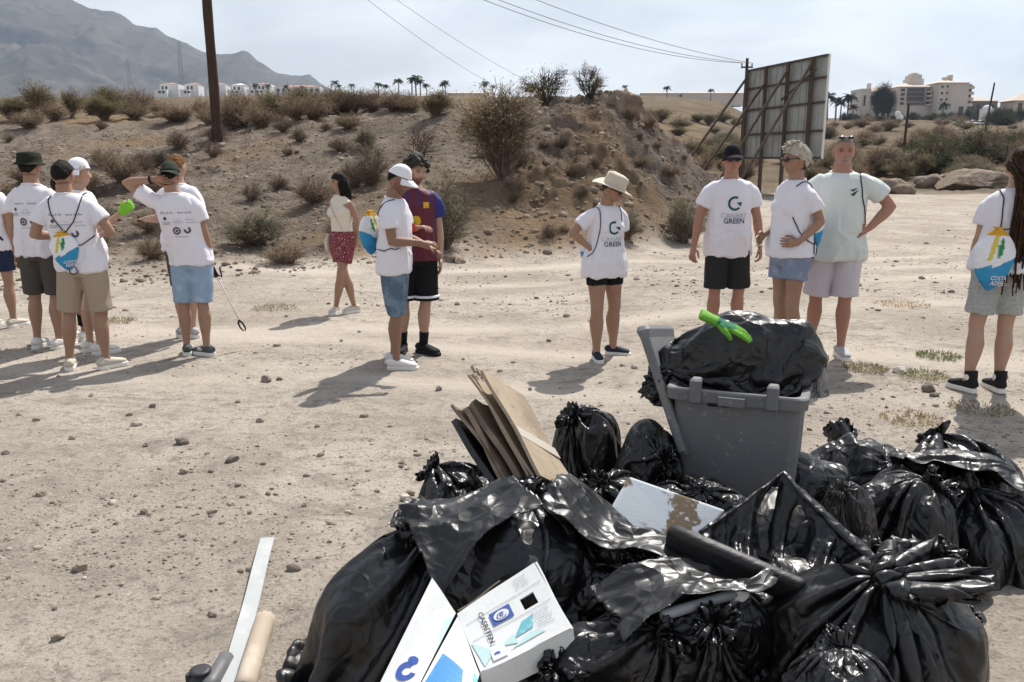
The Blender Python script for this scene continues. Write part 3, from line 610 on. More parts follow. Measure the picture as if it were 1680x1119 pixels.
# far hotel on the rise
M_CREAM = mat('cream_render', (.62, .55, .49), .9, .1, var=[(.15, (.55, .48, .42), .4, .7)]); M_ROOF = mat('pale_tile_roof', (.55, .47, .41), .9, .1)
M_DARKW = mat('dark_window_and_shade', (.05, .05, .055), .3, .5); M_SHADE = mat('shaded_cream_render', (.20, .17, .15), .9, .1); M_WHITE = mat('white_render', (.74, .73, .72), .9, .1); M_RED = mat('terracotta_roof', (.42, .25, .19), .9, .1)  # M_SHADE is the cream render with shade mixed into its colour
HD = 390.; KH = HD / (FPX * 1.0223)
def hx(px, d=HD): return (px - CX) / (FPX * 1.0223) * d
def hzz(py, d=HD): return CAMH + (262 - py) / (FPX * 1.0223) * d
def hip(mb, x0, x1, y0, y1, z0, z1, ov=.6):
    x0 -= ov; x1 += ov; y0 -= ov; y1 += ov; cx_, cy_ = (x0 + x1) / 2, (y0 + y1) / 2; l = max(0, (x1 - x0) - (y1 - y0)) / 2
    mb.add([(x0, y0, z0), (x1, y0, z0), (x1, y1, z0), (x0, y1, z0), (cx_ - l, cy_, z1), (cx_ + l, cy_, z1)], [(0, 1, 5, 4), (1, 2, 5), (2, 3, 4, 5), (3, 0, 4), (3, 2, 1, 0)])
hot = empty('hotel', (hx(1490), HD, gz(hx(1490), HD)), 0, 'cream hotel of stepped blocks with pale hipped roofs on the rise', 'hotel'); HO = np.array(hot.location)
def hblock(px0, px1, pyt, pyb, dep=14, yo=0, m_=None, nm='wall', par=None, org=None, d=HD):
    org = HO if org is None else org; x0, x1 = hx(px0, d), hx(px1, d); z0, z1 = hzz(pyb, d) - 3, hzz(pyt, d)
    return MB().box(np.array([(x0 + x1) / 2, d + yo + dep / 2, (z0 + z1) / 2]) - org, (x1 - x0, dep, z1 - z0)).obj(nm, m_ or M_CREAM, par or hot, False)
def hwin(px0, px1, py0, py1, yo, m_=None, par=None, org=None, nm='window', d=HD, dep=.3):
    org = HO if org is None else org; x0, x1 = hx(px0, d), hx(px1, d); z0, z1 = hzz(py1, d), hzz(py0, d)
    return MB().box(np.array([(x0 + x1) / 2, d + yo - dep / 2 + .05, (z0 + z1) / 2]) - org, (x1 - x0, dep, z1 - z0)).obj(nm, m_ or M_DARKW, par or hot, False)
def hroof(px0, px1, pye, pya, dep, yo, m_=None, par=None, org=None, d=HD):
    org = HO if org is None else org; mb = MB(); hip(mb, hx(px0, d), hx(px1, d), d + yo, d + yo + dep, hzz(pye, d), hzz(pya, d)); mb.V = [v - org for v in mb.V]; return mb.obj('roof', m_ or M_ROOF, par or hot, False)
hblock(1401, 1417, 150.5, 195, 12, -2); hwin(1406, 1408.5, 161, 177, -2)
hblock(1417.3, 1464, 153.5, 195, 16, 3); r1 = hroof(1417.3, 1464, 153.5, 143.5, 16, 3); hwin(1442, 1448, 158, 163, 3); hwin(1450, 1456, 166, 171, 3); hwin(1424, 1430, 160, 172, 3)
hblock(1464.3, 1517.6, 147, 195, 18, 0); hroof(1464.3, 1517.6, 147, 137.5, 18, 0)
for k in range(3): 
    hwin(1478, 1506, 149 + k * 7.2, 154.2 + k * 7.2, 0, M_DARKW, nm='balcony_shade'); hwin(1477.5, 1506.5, 154.3 + k * 7.2, 155.7 + k * 7.2, -.6, M_SHADE, nm='balcony_rail', dep=.6)  # flat dark slabs painted in for the shade of the recessed balconies
for k in range(4):
    hwin(1468, 1474, 150 + k * 7, 154 + k * 7, 0); hwin(1509, 1515, 150 + k * 7, 153 + k * 7, 0); hwin(1508, 1516, 153.4 + k * 7, 155.6 + k * 7, -.8, M_CREAM, nm='balcony_rail', dep=1.)
for k in range(9): hwin(1479 + k * 3.3, 1481 + k * 3.3, 172, 176, 0)
hblock(1492, 1496, 127, 140, 6, 6, nm='tower_pier'); hblock(1504, 1510, 126, 140, 6, 6, nm='tower_pier'); hblock(1496.2, 1503.8, 124, 128.5, 6, 6, nm='tower_lintel'); hblock(1489, 1512, 133, 141, 7, 5, nm='tower_base'); hblock(1498, 1502, 123, 124.5, 4, 7, nm='tower_cap')
hblock(1518, 1566, 142.5, 200, 18, -6); hroof(1518, 1566, 142.5, 134.5, 18, -6)
hblock(1545.5, 1549.5, 128.5, 138, 3, 0, nm='chimney'); hblock(1537, 1541, 132, 138, 3, 0, nm='chimney'); hblock(1428, 1431, 139, 147, 3, 8, nm='chimney'); hblock(1522, 1526, 141, 146, 3, 2, nm='chimney')
for k, y_ in enumerate((147, 157, 167, 181)):
    hwin(1522, 1525, y_, y_ + 3.6, -6); hwin(1530.5, 1533, y_ - .6, y_ + 2.8, -6)
hwin(1553, 1560, 179, 194, -6)
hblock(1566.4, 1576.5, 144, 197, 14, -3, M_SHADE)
for k in range(4): hwin(1566.6, 1577.5, 147 + k * 9, 151.5 + k * 9, -3.2, M_CREAM, nm='balcony_rail', dep=1.4)
lo = empty('low_annex', (hx(1610), 400, gz(hx(1610), 400)), 0, 'long low building with pale roof right of the hotel', 'building'); LO = np.array(lo.location)
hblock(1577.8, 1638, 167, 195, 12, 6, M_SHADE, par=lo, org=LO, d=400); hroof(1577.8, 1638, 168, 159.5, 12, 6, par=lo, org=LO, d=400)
for k in range(5): hwin(1582 + k * 11, 1588 + k * 11, 173, 180, 6, par=lo, org=LO, d=400)
lo = empty('hipped_house', (hx(1690), 400, gz(hx(1690), 400)), 0, 'hip roofed building at the far right edge of the hotel', 'building'); LO = np.array(lo.location)
hblock(1660, 1730, 168, 195, 12, 3, par=lo, org=LO, d=400); hroof(1656, 1734, 168, 155, 14, 2, par=lo, org=LO, d=400)
for k in range(4): hwin(1666 + k * 12, 1672 + k * 12, 172, 180, 3, par=lo, org=LO, d=400)
gt = empty('gatehouse', (hx(1614, 300), 300, gz(hx(1614, 300), 300)), 0, 'small white domed gatehouse beside the leaning pole', 'gatehouse'); GO = np.array(gt.location)
hblock(1607, 1622, 181, 205, 3.4, 0, M_WHITE, par=gt, org=GO, d=300); V, F = sphere(np.array([hx(1614.5, 300), 301.7, hzz(181, 300)]) - GO, (1.5, 1.5, 1.3), 14, 8); mesh_obj('dome', V, F, M_WHITE, gt); hwin(1612, 1617, 187, 198, 0, M_DARKW, gt, GO, 'doorway', 300)
def car(px, py, d, lab):
    g_ = np.array([hx(px, d), d, gz(hx(px, d), d)]); o = empty('parked_car', g_, 0, lab, 'car', 'white cars by the hotel')
    mb = MB(); mb.tube([(-2.1, 0, .62), (-1.9, 0, .66), (1.9, 0, .66), (2.1, 0, .6)], [(.55, .2), (.85, .34), (.85, .34), (.5, .18)], 12, up=(0, 0, 1)); mb.obj('body', M_WHITE, o); MB().tube([(-1.3, 0, .95), (-.6, 0, 1.35), (.7, 0, 1.35), (1.4, 0, .95)], [.3, .62, .62, .3], 8, el=.4, up=(0, 0, 1)).obj('cabin', M_DARKW, o)
    for s in (-1, 1):
        for x_ in (-1.3, 1.3): MB().tube([(x_, s * .85 - .1, .33), (x_, s * .85 + .1, .33)], .33, 12).obj('wheel', M_DARKW, o)
car(1590, 210, 280, 'white car parked left of the domed gatehouse'); car(1602, 211, 270, 'white car parked below the domed gatehouse'); car(1568, 213, 275, 'white car half hidden by shrubs below the hotel')
for px_, py_, r_ in ((1466, 190, 1.2), (1470, 196, 1.4)):
    g_ = np.array([hx(px_, 330), 330, hzz(py_, 330)]); V, F = sphere((0, 0, 0), (r_, .6, r_), 12, 8)
    o = empty('satellite_dish', (g_[0], g_[1], gz(g_[0], g_[1])), 0, 'white satellite dish in front of the hotel' + (', upper of the pair' if py_ < 192 else ', lower of the pair'), 'dish'); mesh_obj('dish', V + [0, 0, g_[2] - o.location.z], F, M_WHITE, o); MB().tube([(0, .3, -.3), (0, .3, g_[2] - o.location.z)], .12, 6).obj('stand', M_WHITE, o)
# planting round the hotel
for px_, w_, h_ in ((1438, 16, 44), (1448, 18, 50), (1457, 12, 40)): plant_px('conifer', px_, 193, w_, h_, 'dark cypress in front of the hotel\'s left wing', 'cypresses by the hotel', 'tree', 372)
for k_ in range(26):
    px_ = 1385 + k_ * 12 + prng.uniform(-4, 4); plant_px('broad', px_, 200, prng.uniform(14, 26), prng.uniform(10, 18) + (8 if px_ > 1580 else 0), 'dark tree in the hedge along the foot of the hotel', 'trees along the hotel', 'tree', prng.uniform(340, 375))
# palms
def palm_meshes(seed):
    rng = np.random.default_rng(seed); tr = MB(); n = 10; P = np.array([[.12 * math.sin(f * 2), 0, f * 6.2] for f in np.linspace(0, 1, n)]); tr.tube(P, np.linspace(.26, .18, n), 8); top = P[-1]; VV = []; FF = []; k = 0
    for i in range(34):
        a = rng.uniform(0, 6.28); el = rng.uniform(-.5, 1.1); l = rng.uniform(1.9, 2.6); pts = []
        for s_ in np.linspace(0, 1, 6): pts.append(top + np.array([math.cos(a), math.sin(a), 0]) * l * s_ * math.cos(el * .7) + np.array([0, 0, 1]) * (math.sin(el) * l * s_ - 1.1 * s_ ** 2 * l * .5))
        pts = np.array(pts); sd = np.array([-math.sin(a), math.cos(a), 0])
        for j in range(5):
            w0, w1 = .42 * (1 - abs(j / 5 - .3)), .42 * (1 - abs((j + 1) / 5 - .3)) * (j < 4)
            for s_ in (-1, 1): VV += [pts[j], pts[j + 1], pts[j + 1] + sd * w1 * s_ - [0, 0, .15], pts[j] + sd * w0 * s_ - [0, 0, .15]]; FF.append((k, k + 1, k + 2, k + 3)); k += 4
    return tr, np.array(VV), FF
PALMS = []
for q in range(3):
    tr, V, F = palm_meshes(200 + q); a = tr.obj('trunk', M_TWIG); b = mesh_obj('crown', V, F, M_LEAF, None, False, np.tile(np.array((.045, .06, .03)), (len(V), 1)) * np.random.default_rng(q).uniform(.6, 1.5, (len(V) // 4, 1)).repeat(4, 0))
    for o in (a, b): COL.objects.unlink(o)
    PALMS.append((a, b))
def palm(px, pyt, pyb, d, lab, grp):
    h_ = (pyb - pyt) / (FPX * 1.0223) * d; g_ = at_y(px, pyb, d); zg = gz(g_[0], g_[1]); h_ += max(0, g_[2] - zg); o = empty('palm_tree', (g_[0], g_[1], zg), prng.uniform(0, 6.28), lab, 'palm', grp); s_ = h_ / 7.4; o.scale = (s_ * 1.1, s_ * 1.1, s_)
    for p_ in PALMS[prng.randrange(3)]: c = p_.copy(); COL.objects.link(c); c.parent = o
for (px_, t_, b_) in ((550, 135, 160), (557, 142, 160), (578, 140, 160), (621, 136, 160), (632, 139, 160), (654, 130, 160), (676, 130, 162), (683, 126, 162), (690, 133, 162), (700, 138, 160), (731, 133, 160), (727, 137, 160), (796, 133, 160), (809, 140, 160), (420, 136, 157), (440, 138, 157), (497, 141, 158), (470, 140, 158)): palm(px_, t_, b_, 455, 'tall palm on the skyline between the white houses and the mound', 'palms on the left skyline')
for (px_, t_, b_) in ((1094, 144, 165), (1166, 148, 168), (1025, 143, 162)): palm(px_, t_, b_, 420, 'palm on the skyline between the mound and the billboard', 'palms behind the mound')
for (px_, t_, b_) in ((1357, 150, 190), (1371, 158, 192), (1390, 152, 192), (1378, 164, 194), (1398, 170, 194), (1546, 166, 196)): palm(px_, t_, b_, 372, 'tall palm among the trees around the hotel', 'palms by the hotel')
# white houses on the left
WD = 480.
def house(px0, px1, pyt, pyb, roofm, lab, wins, low=False):
    gx = hx((px0 + px1) / 2, WD); o = empty('white_house', (gx, WD, gz(gx, WD)), 0, lab, 'house'); og = np.array(o.location)
    hblock(px0, px1, pyt + 3, pyb, 9, 0, M_WHITE, par=o, org=og, d=WD); hroof(px0 + (px1 - px0) * .15, px1 - (px1 - px0) * .05, pyt + 3, pyt - .5, 8, .5, roofm, o, og, WD)
    if not low: hblock(px0 - 3, px0 + (px1 - px0) * .55, (pyt + pyb) / 2 + 1, pyb, 5, -5, M_WHITE, 'terrace', o, og, WD)
    for w_ in wins: hwin(w_, w_ + (3 if not low else 5), pyt + 6, pyt + 11, 0, M_DARKW, o, og, d=WD); hwin(w_, w_ + 4, (pyt + pyb) / 2 + 3, (pyt + pyb) / 2 + 6.5, -5 if not low else 0, M_DARKW, o, og, d=WD)
house(272, 302, 140, 163, M_RED, 'leftmost white house with terracotta roof by the tower', (275, 281)); house(312, 334, 140, 163, M_RED, 'white house between the lattice tower and the dark pole', (316, 322)); house(355, 378, 140, 162, M_RED, 'white house just right of the dark pole', (358, 365)); house(388, 408, 141, 162, M_WHITE, 'white flat roofed house half hidden by brown bushes', (391, 398)); house(419, 451, 140, 162, M_RED, 'white house with blue tinted windows left of the long roof', (423, 431, 437)); house(456, 530, 144, 163, M_RED, 'long low white building with one tiled roof', tuple(range(460, 526, 9)), True)
for (px0, px1, lab) in ((735, 800, 'low pale roofs behind the mound under the palms'), (1050, 1110, 'low pale roof right of the earth stub'), (1115, 1215, 'long low pale roof left of the billboard')):
    gx = hx((px0 + px1) / 2, WD); o = empty('low_building', (gx, WD, gz(gx, WD)), 0, lab, 'building'); og = np.array(o.location); hblock(px0, px1, 157, 168, 9, 0, M_CREAM, par=o, org=og, d=WD); hroof(px0, px1, 157, 154.5, 9, 0, M_ROOF, o, og, WD)
# lattice towers
def tower(px, pyt, d, w, lab):
    x_ = hx(px, d); z0 = gz(x_, d); h_ = hzz(pyt, d) - z0; o = empty('lattice_tower', (x_, d, z0), .4, lab, 'tower'); n = 16
    for sx_ in (-1, 1):
        for sy_ in (-1, 1): MB().bar((sx_ * w, sy_ * w, 0), (sx_ * w * .35, sy_ * w * .35, h_), .3).obj('leg', M_SHEET, o, False)
    mb = MB()
    for i in range(n):
        a, b = w * (1 - .65 * i / n), w * (1 - .65 * (i + 1) / n); z_, z1_ = h_ * i / n, h_ * (i + 1) / n; s_ = 1 if i % 2 else -1
        for (p_, q_) in (((-s_ * a, -a), (s_ * b, -b)), ((a, -s_ * a), (b, s_ * b)), ((-s_ * a, a), (s_ * b, b)), ((-a, -s_ * a), (-b, s_ * b))): mb.bar((*p_, z_), (*q_, z1_), .17)
        for (p_, q_) in (((-a, -a), (a, -a)), ((a, -a), (a, a)), ((a, a), (-a, a)), ((-a, a), (-a, -a))): mb.bar((*p_, z_), (*q_, z_), .13)
    tag(mb.obj('cross_bracing', M_SHEET, o, False), kind='stuff')
tower(308, 76, 520, 1.6, 'taller lattice tower behind the white houses'); tower(224, 102, 620, 1.7, 'fainter lattice tower left of the white houses')
# ------------------------------------------------------------------ people
def head_grid(nu=56, nv=44):
    V = []
    for i in range(nv + 1):
        p = math.pi * i / nv
        for j in range(nu):
            a = 2 * math.pi * j / nu - math.pi / 2; V.append((math.sin(p) * math.cos(a), math.sin(p) * math.sin(a), math.cos(p)))
    F = [(i * nu + j, (i + 1) * nu + j, (i + 1) * nu + (j + 1) % nu, i * nu + (j + 1) % nu) for i in range(nv) for j in range(nu)]
    return np.array(V), F
HN, HF = head_grid()
def head_shape(jaw=1., nose=1., fem=False):
    n = HN; x, y, z = n[:, 0] * .077, n[:, 1] * .097, n[:, 2] * .120
    low = sstep(.1, -.9, n[:, 2]) if False else np.clip((.1 - n[:, 2]) / 1.0, 0, 1); low = low * low * (3 - 2 * low)
    x = x * (1 - (.34 if fem else .24) * low * jaw); y = np.where(y > 0, y * (1 - .52 * low), y * (1 - .10 * low) - .010 * low)
    y = y + np.where(n[:, 1] > 0, .012 * np.exp(-((n[:, 2] - .25) / .5) ** 2) * n[:, 1], 0)
    fr = np.clip(-n[:, 1], 0, 1) ** 1.2
    def g(cx_, cz, sx_, sz): return np.exp(-((x - cx_) / sx_) ** 2 - ((z - cz) / sz) ** 2) * fr
    y = y + .006 * fr * (np.abs(z) < .2)                                   # flatten the face
    y = y + .016 * (g(.031, .008, .017, .012) + g(-.031, .008, .017, .012))    # sockets
    y = y - .009 * (g(.028, .030, .024, .009) + g(-.028, .030, .024, .009))    # brow
    nz = np.clip((.018 - z) / .05, 0, 1); nzm = np.where((z < .022) & (z > -.040), 1, 0) * sstep(-.044, -.028, z)
    y = y - nose * (.004 + .026 * nz) * np.exp(-(x / (.008 + .008 * nz)) ** 2) * nzm * fr                                   # nose
    y = y - .008 * g(0, -.060, .026, .009) - .006 * g(0, -.074, .02, .008) + .005 * g(0, -.067, .022, .003)   # lips
    y = y - .010 * g(0, -.103, .026, .018)                                  # chin
    y = y - .004 * (g(.044, -.02, .02, .02) + g(-.044, -.02, .02, .02))       # cheeks
    V = np.stack([x, y, z], 1)
    return V
def head_colors(V, hair=(.05, .035, .025), beard=0., beardc=None, lips=(.80, .48, .46), shadow=True):
    x, y, z = V.T; C = np.ones((len(V), 3)); f = y < -.04
    def bl(m, c, a=1.):
        w = (np.clip(m, 0, 1) * a)[:, None]; C[:] = C * (1 - w) + np.array(c) * w
    fr = f.astype(float)
    bl(np.exp(-((np.abs(x) - .031) / .012) ** 4 - ((z - .008) / .005) ** 4) * fr, (1.1, 1.25, 1.4)); bl(np.exp(-((np.abs(x) - .031) / .016) ** 2 - ((z - .013) / .009) ** 2) * fr, (.42, .34, .32), .8); bl(np.exp(-((np.abs(x) - .031) / .008) ** 2 - ((z - .008) / .007) ** 2) * fr, (.06, .06, .07), .95); bl(np.exp(-((np.abs(x) - .008) / .005) ** 2 - ((z + .040) / .005) ** 2) * fr, (.4, .3, .28), .8)  # eyes, plus socket and nostril shade painted into the skin colour
    bl(np.exp(-((np.abs(x) - .031) / .019) ** 4 - ((z - .0285) / .0045) ** 2) * fr, np.array(hair) * 1.6, .95)
    bl(np.exp(-(x / .024) ** 4 - ((z + .066) / .009) ** 2) * fr, lips, .9)
    bl(np.exp(-((np.abs(x) - .05) / .02) ** 2 - ((z + .02) / .02) ** 2) * fr, (1.08, .88, .84), .6)
    if beard:
        m = sstep(-.035, -.055, z) * (y < .02) * (1 - np.exp(-(x / .02) ** 4 - ((z + .066) / .006) ** 2)); m = np.maximum(m, np.exp(-(x / .03) ** 4 - ((z + .050) / .007) ** 2) * fr); m = np.maximum(m, ((np.abs(x) > .05) & (z < .0) & (y < .01) & (y > -.05)) * .8)
        bl(m, beardc if beardc is not None else np.array(hair) * 3, beard)
    return C
def finger_chain(base, d, n, ln, curl, r):
    P = [base]; dd = np.array(d, float)
    for k, f in enumerate((.45, .32, .23)):
        ax = n; a = curl * (.6, 1., .8)[k]; dd = dd * math.cos(a) + ax * math.sin(a); dd /= np.linalg.norm(dd)
        ax2 = n - dd * (n @ dd); n = ax2 / (np.linalg.norm(ax2) + 1e-9); P.append(P[-1] + dd * ln * f)
    return np.array(P)
def hand_geo(mbp, mbf, w, d, n, side, curl=.35, spread=.05, hs=1.):
    d = np.array(d, float); d /= np.linalg.norm(d); n = np.array(n, float); n = n - d * (n @ d); n /= np.linalg.norm(n); t = side * np.cross(n, d)
    P = [w - d * .01, w + d * .02 * hs, w + d * .055 * hs, w + d * .088 * hs]
    V, F = tube(P, [(.026, .019), (.031, .017), (.040, .015), (.038, .012)], 14, True, 1., up=np.cross(d, t)); 
    mbp.add(V, F)
    for k, (o, l) in enumerate(((.029, .072), (.010, .080), (-.010, .075), (-.029, .058))):
        dd = d + t * spread * (1.5 - k); dd /= np.linalg.norm(dd)
        mbf.tube(finger_chain(w + d * .080 * hs + t * o * hs, dd, n, l * hs, curl, .008), [.0088, .0084, .0078, .006], 7)
    b = w + d * .025 * hs + t * .026 * hs; dd = d * .72 + t * .62 + n * .25; dd /= np.linalg.norm(dd); P = [b, b + dd * .035, b + dd * .035 + (d * .9 + t * .15 + n * .35) * .028, b + dd * .035 + (d * .9 + n * .5) * .05]
    mbf.tube(P, [.0135, .0115, .0095, .007], 7)
SKIN_BUMP = [(90, .08, .002)]
def skin_mat(nm, c): return mat(nm, c, .55, .35, attr=True, var=[(9, tuple(np.array(c) * [.80, .66, .60]), .46, 1.0), (30, tuple(np.array(c) * [1.2, 1.1, 1.05]), .5, 1.1)], bump=SKIN_BUMP, sss=.08)
def cloth_mat(nm, c, rough=.9, wv=260, b=.25, var=None): return mat(nm, c, rough, .15, bump=[(wv, b, .002), (13, .32, .014)], var=var)
S_TAN = skin_mat('tanned_skin', (.33, .195, .132)); S_FAIR = skin_mat('fair_skin', (.41, .255, .185)); S_DARK = skin_mat('brown_skin', (.26, .145, .096)); S_RED = skin_mat('sunburnt_skin', (.36, .185, .130))
M_TEE = cloth_mat('white_cotton', (.74, .72, .775)); M_MINT = cloth_mat('mint_cotton', (.62, .665, .645)); M_CREAMT = cloth_mat('cream_knit', (.66, .60, .52), wv=160, b=.5); M_MAROON = mat('maroon_polyester', (1, 1, 1), .6, .25, attr=True, bump=[(260, .2, .002), (16, .12, .012)]); M_BLUE = cloth_mat('royal_blue_polyester', (.025, .03, .16), .6)
M_BLACKC = cloth_mat('black_cloth', (.012, .012, .014)); M_CHAR = cloth_mat('charcoal_cloth', (.075, .068, .06)); M_BEIGE = cloth_mat('beige_cotton', (.36, .29, .22)); M_NAVY = cloth_mat('navy_cloth', (.022, .03, .065)); M_LILAC = cloth_mat('pale_grey_cotton', (.55, .51, .56)); M_GREYC = cloth_mat('grey_cutoff_denim', (.33, .34, .33), var=[(60, (.43, .44, .43), .4, .7)])
M_DENIM = mat('washed_denim', (.10, .145, .21), .95, .1, var=[(7, (.20, .26, .34), .45, .65), (120, (.07, .10, .15), .5, .75)], bump=[(200, .3, .002), (14, .15, .012)]); M_LDENIM = mat('pale_denim', (.27, .37, .50), .95, .1, var=[(8, (.36, .46, .58), .45, .7)], bump=[(200, .3, .002), (14, .15, .012)]); M_GDENIM = mat('grey_denim', (.13, .14, .16), .95, .1, var=[(9, (.22, .24, .26), .45, .7)], bump=[(200, .3, .002)]); M_MDENIM = mat('mid_denim', (.20, .24, .34), .95, .1, var=[(9, (.28, .33, .43), .45, .7)], bump=[(200, .3, .002)])
M_PRINTS = mat('maroon_print_cloth', (.19, .035, .05), .9, .15, var=[(70, (.5, .40, .38), .56, .62), (45, (.06, .02, .03), .55, .66)], bump=[(14, .2, .015)])
M_SOLE = mat('white_rubber', (.72, .70, .66), .6, .3); M_SHW = mat('white_shoe', (.70, .68, .66), .7, .3, bump=[(80, .2, .003)]); M_SHC = mat('cream_shoe', (.56, .50, .42), .8, .2, bump=[(80, .2, .003)]); M_SHG = mat('dark_grey_suede', (.085, .09, .095), .85, .2); M_SHN = mat('navy_shoe', (.02, .025, .045), .8); M_SHK = mat('black_canvas', (.014, .014, .016), .85); M_SHGR = mat('grey_shoe', (.42, .41, .42), .8, bump=[(60, .3, .004)])
M_HBLK = mat('black_hair', (.014, .011, .010), .75, .12, bump=[(60, .8, .01)], stretch=(1, 1, .3)); M_HBRN = mat('brown_hair', (.07, .04, .022), .75, .12, bump=[(60, .8, .01)]); M_HGING = mat('ginger_hair', (.16, .075, .03), .75, .12, bump=[(60, .8, .01)]); M_HBLO = mat('ash_blonde_hair', (.42, .375, .31), .65, .2, var=[(28, (.27, .23, .185), .45, .75)], bump=[(70, .6, .008)]); M_HDRED = mat('dreadlock_hair', (.035, .018, .010), .8, .2, var=[(40, (.085, .045, .022), .5, .7)], bump=[(120, 1., .006)])
M_CAPW = cloth_mat('white_cap_cloth', (.78, .77, .82)); M_CAPG = cloth_mat('dark_green_cap', (.035, .042, .035)); M_CAPN = cloth_mat('navy_cap_cloth', (.011, .011, .018)); M_HATK = cloth_mat('black_bucket_cloth', (.02, .021, .016)); M_STRAW = mat('straw', (.62, .55, .44), .85, .2, bump=[(150, .7, .006)], stretch=(1, 1, 3)); M_GLASS = mat('dark_lens', (.012, .01, .01), .12, .6); M_INK = mat('dark_print', (.10, .10, .13), .9, .1); M_INKG = mat('green_print', (.018, .10, .085), .9, .1); M_INKB = mat('slate_print', (.05, .07, .12), .9, .1); M_INKL = mat('pale_print', (.30, .31, .40), .9, .1); M_CORD = mat('dark_cord', (.03, .03, .045), .8)
M_LIME = mat('lime_glove', (.19, .50, .04), .75, .2, bump=[(90, .4, .004)]); M_YEL = mat('yellow_print', (.62, .42, .03), .8, .2); M_REDR = mat('red_rubber', (.55, .07, .04), .6, .3)

def text_geo(txt, size, bold=0.):
    cu = bpy.data.curves.new('t', 'FONT'); cu.body = txt; cu.size = size; cu.align_x = 'CENTER'; cu.align_y = 'CENTER'; cu.offset = bold; cu.resolution_u = 2
    o = bpy.data.objects.new('t', cu); COL.objects.link(o); dg = bpy.context.evaluated_depsgraph_get(); me = o.evaluated_get(dg).to_mesh(); bm = bmesh.new(); bm.from_mesh(me)
    bmesh.ops.triangulate(bm, faces=bm.faces[:])
    for _ in range(3):
        es = [e for e in bm.edges if e.calc_length() > .02]
        if not es: break
        bmesh.ops.subdivide_edges(bm, edges=es, cuts=1); bmesh.ops.triangulate(bm, faces=bm.faces[:])
    V = np.array([v.co[:] for v in bm.verts]).reshape(-1, 3); F = [tuple(v.index for v in f.verts) for f in bm.faces]; bm.free(); bpy.data.objects.remove(o); bpy.data.curves.remove(cu)
    return V, F
def arc_geo(r0, r1, a0, a1, n=28, k=4):
    V = []; F = []
    for i in range(n + 1):
        a = R(a0 + (a1 - a0) * i / n)
        for j in range(k + 1): rr = r0 + (r1 - r0) * j / k; V.append((rr * math.cos(a), rr * math.sin(a), 0))
    for i in range(n):
        for j in range(k): b = i * (k + 1) + j; F.append((b, b + 1, b + k + 2, b + k + 1))
    return np.array(V), F
def poly_geo(pts, k=6):
    pts = np.array(pts, float); V = []; F = []                         # triangle fan grid of a triangle
    a, b, c = pts
    for i in range(k + 1):
        for j in range(k + 1 - i): V.append((*(a + (b - a) * i / k + (c - a) * j / k), 0))
    idx = lambda i, j: sum(k + 1 - q for q in range(i)) + j
    for i in range(k):
        for j in range(k - i):
            F.append((idx(i, j), idx(i + 1, j), idx(i, j + 1)))
            if j < k - i - 1: F.append((idx(i + 1, j), idx(i + 1, j + 1), idx(i, j + 1)))
    return np.array(V), F
def rect_geo(w, h, k=4):
    V = [(w * (i / k - .5), h * (j / k - .5), 0) for i in range(k + 1) for j in range(k + 1)]; F = [(i * (k + 1) + j, (i + 1) * (k + 1) + j, (i + 1) * (k + 1) + j + 1, i * (k + 1) + j + 1) for i in range(k) for j in range(k)]
    return np.array(V), F
def strokes(w, h, seed):                                                 # unreadable small print
    rg = random.Random(seed); mb = MB(); x_ = -w / 2
    while x_ < w / 2:
        ww = rg.uniform(.3, .5) * h; hh = h * rg.choice((.6, .6, .6, 1.)); V, F = rect_geo(ww * .4, hh, 1); mb.add(V + [x_, (hh - h) / 2, 0], F)
        if rg.random() < .7: V, F = rect_geo(ww, h * .18, 1); mb.add(V + [x_ + ww * .4, rg.choice((-.4, -.1, .1)) * h, 0], F)
        x_ += ww * (1.25 if rg.random() < .9 else 2.2)
    return np.vstack(mb.V), mb.F
def project(V, F, bvh, C, U, W, N, off=.004):
    C, U, W, N = (np.array(q, float) for q in (C, U, W, N)); out = []
    for v in V:
        p = C + U * v[0] + W * v[1]; h = bvh.ray_cast(Vector(p + N * .35), Vector(-N), .7)
        out.append(np.array(h[0]) + N * off if h[0] is not None else p + N * .02)
    return np.array(out), F

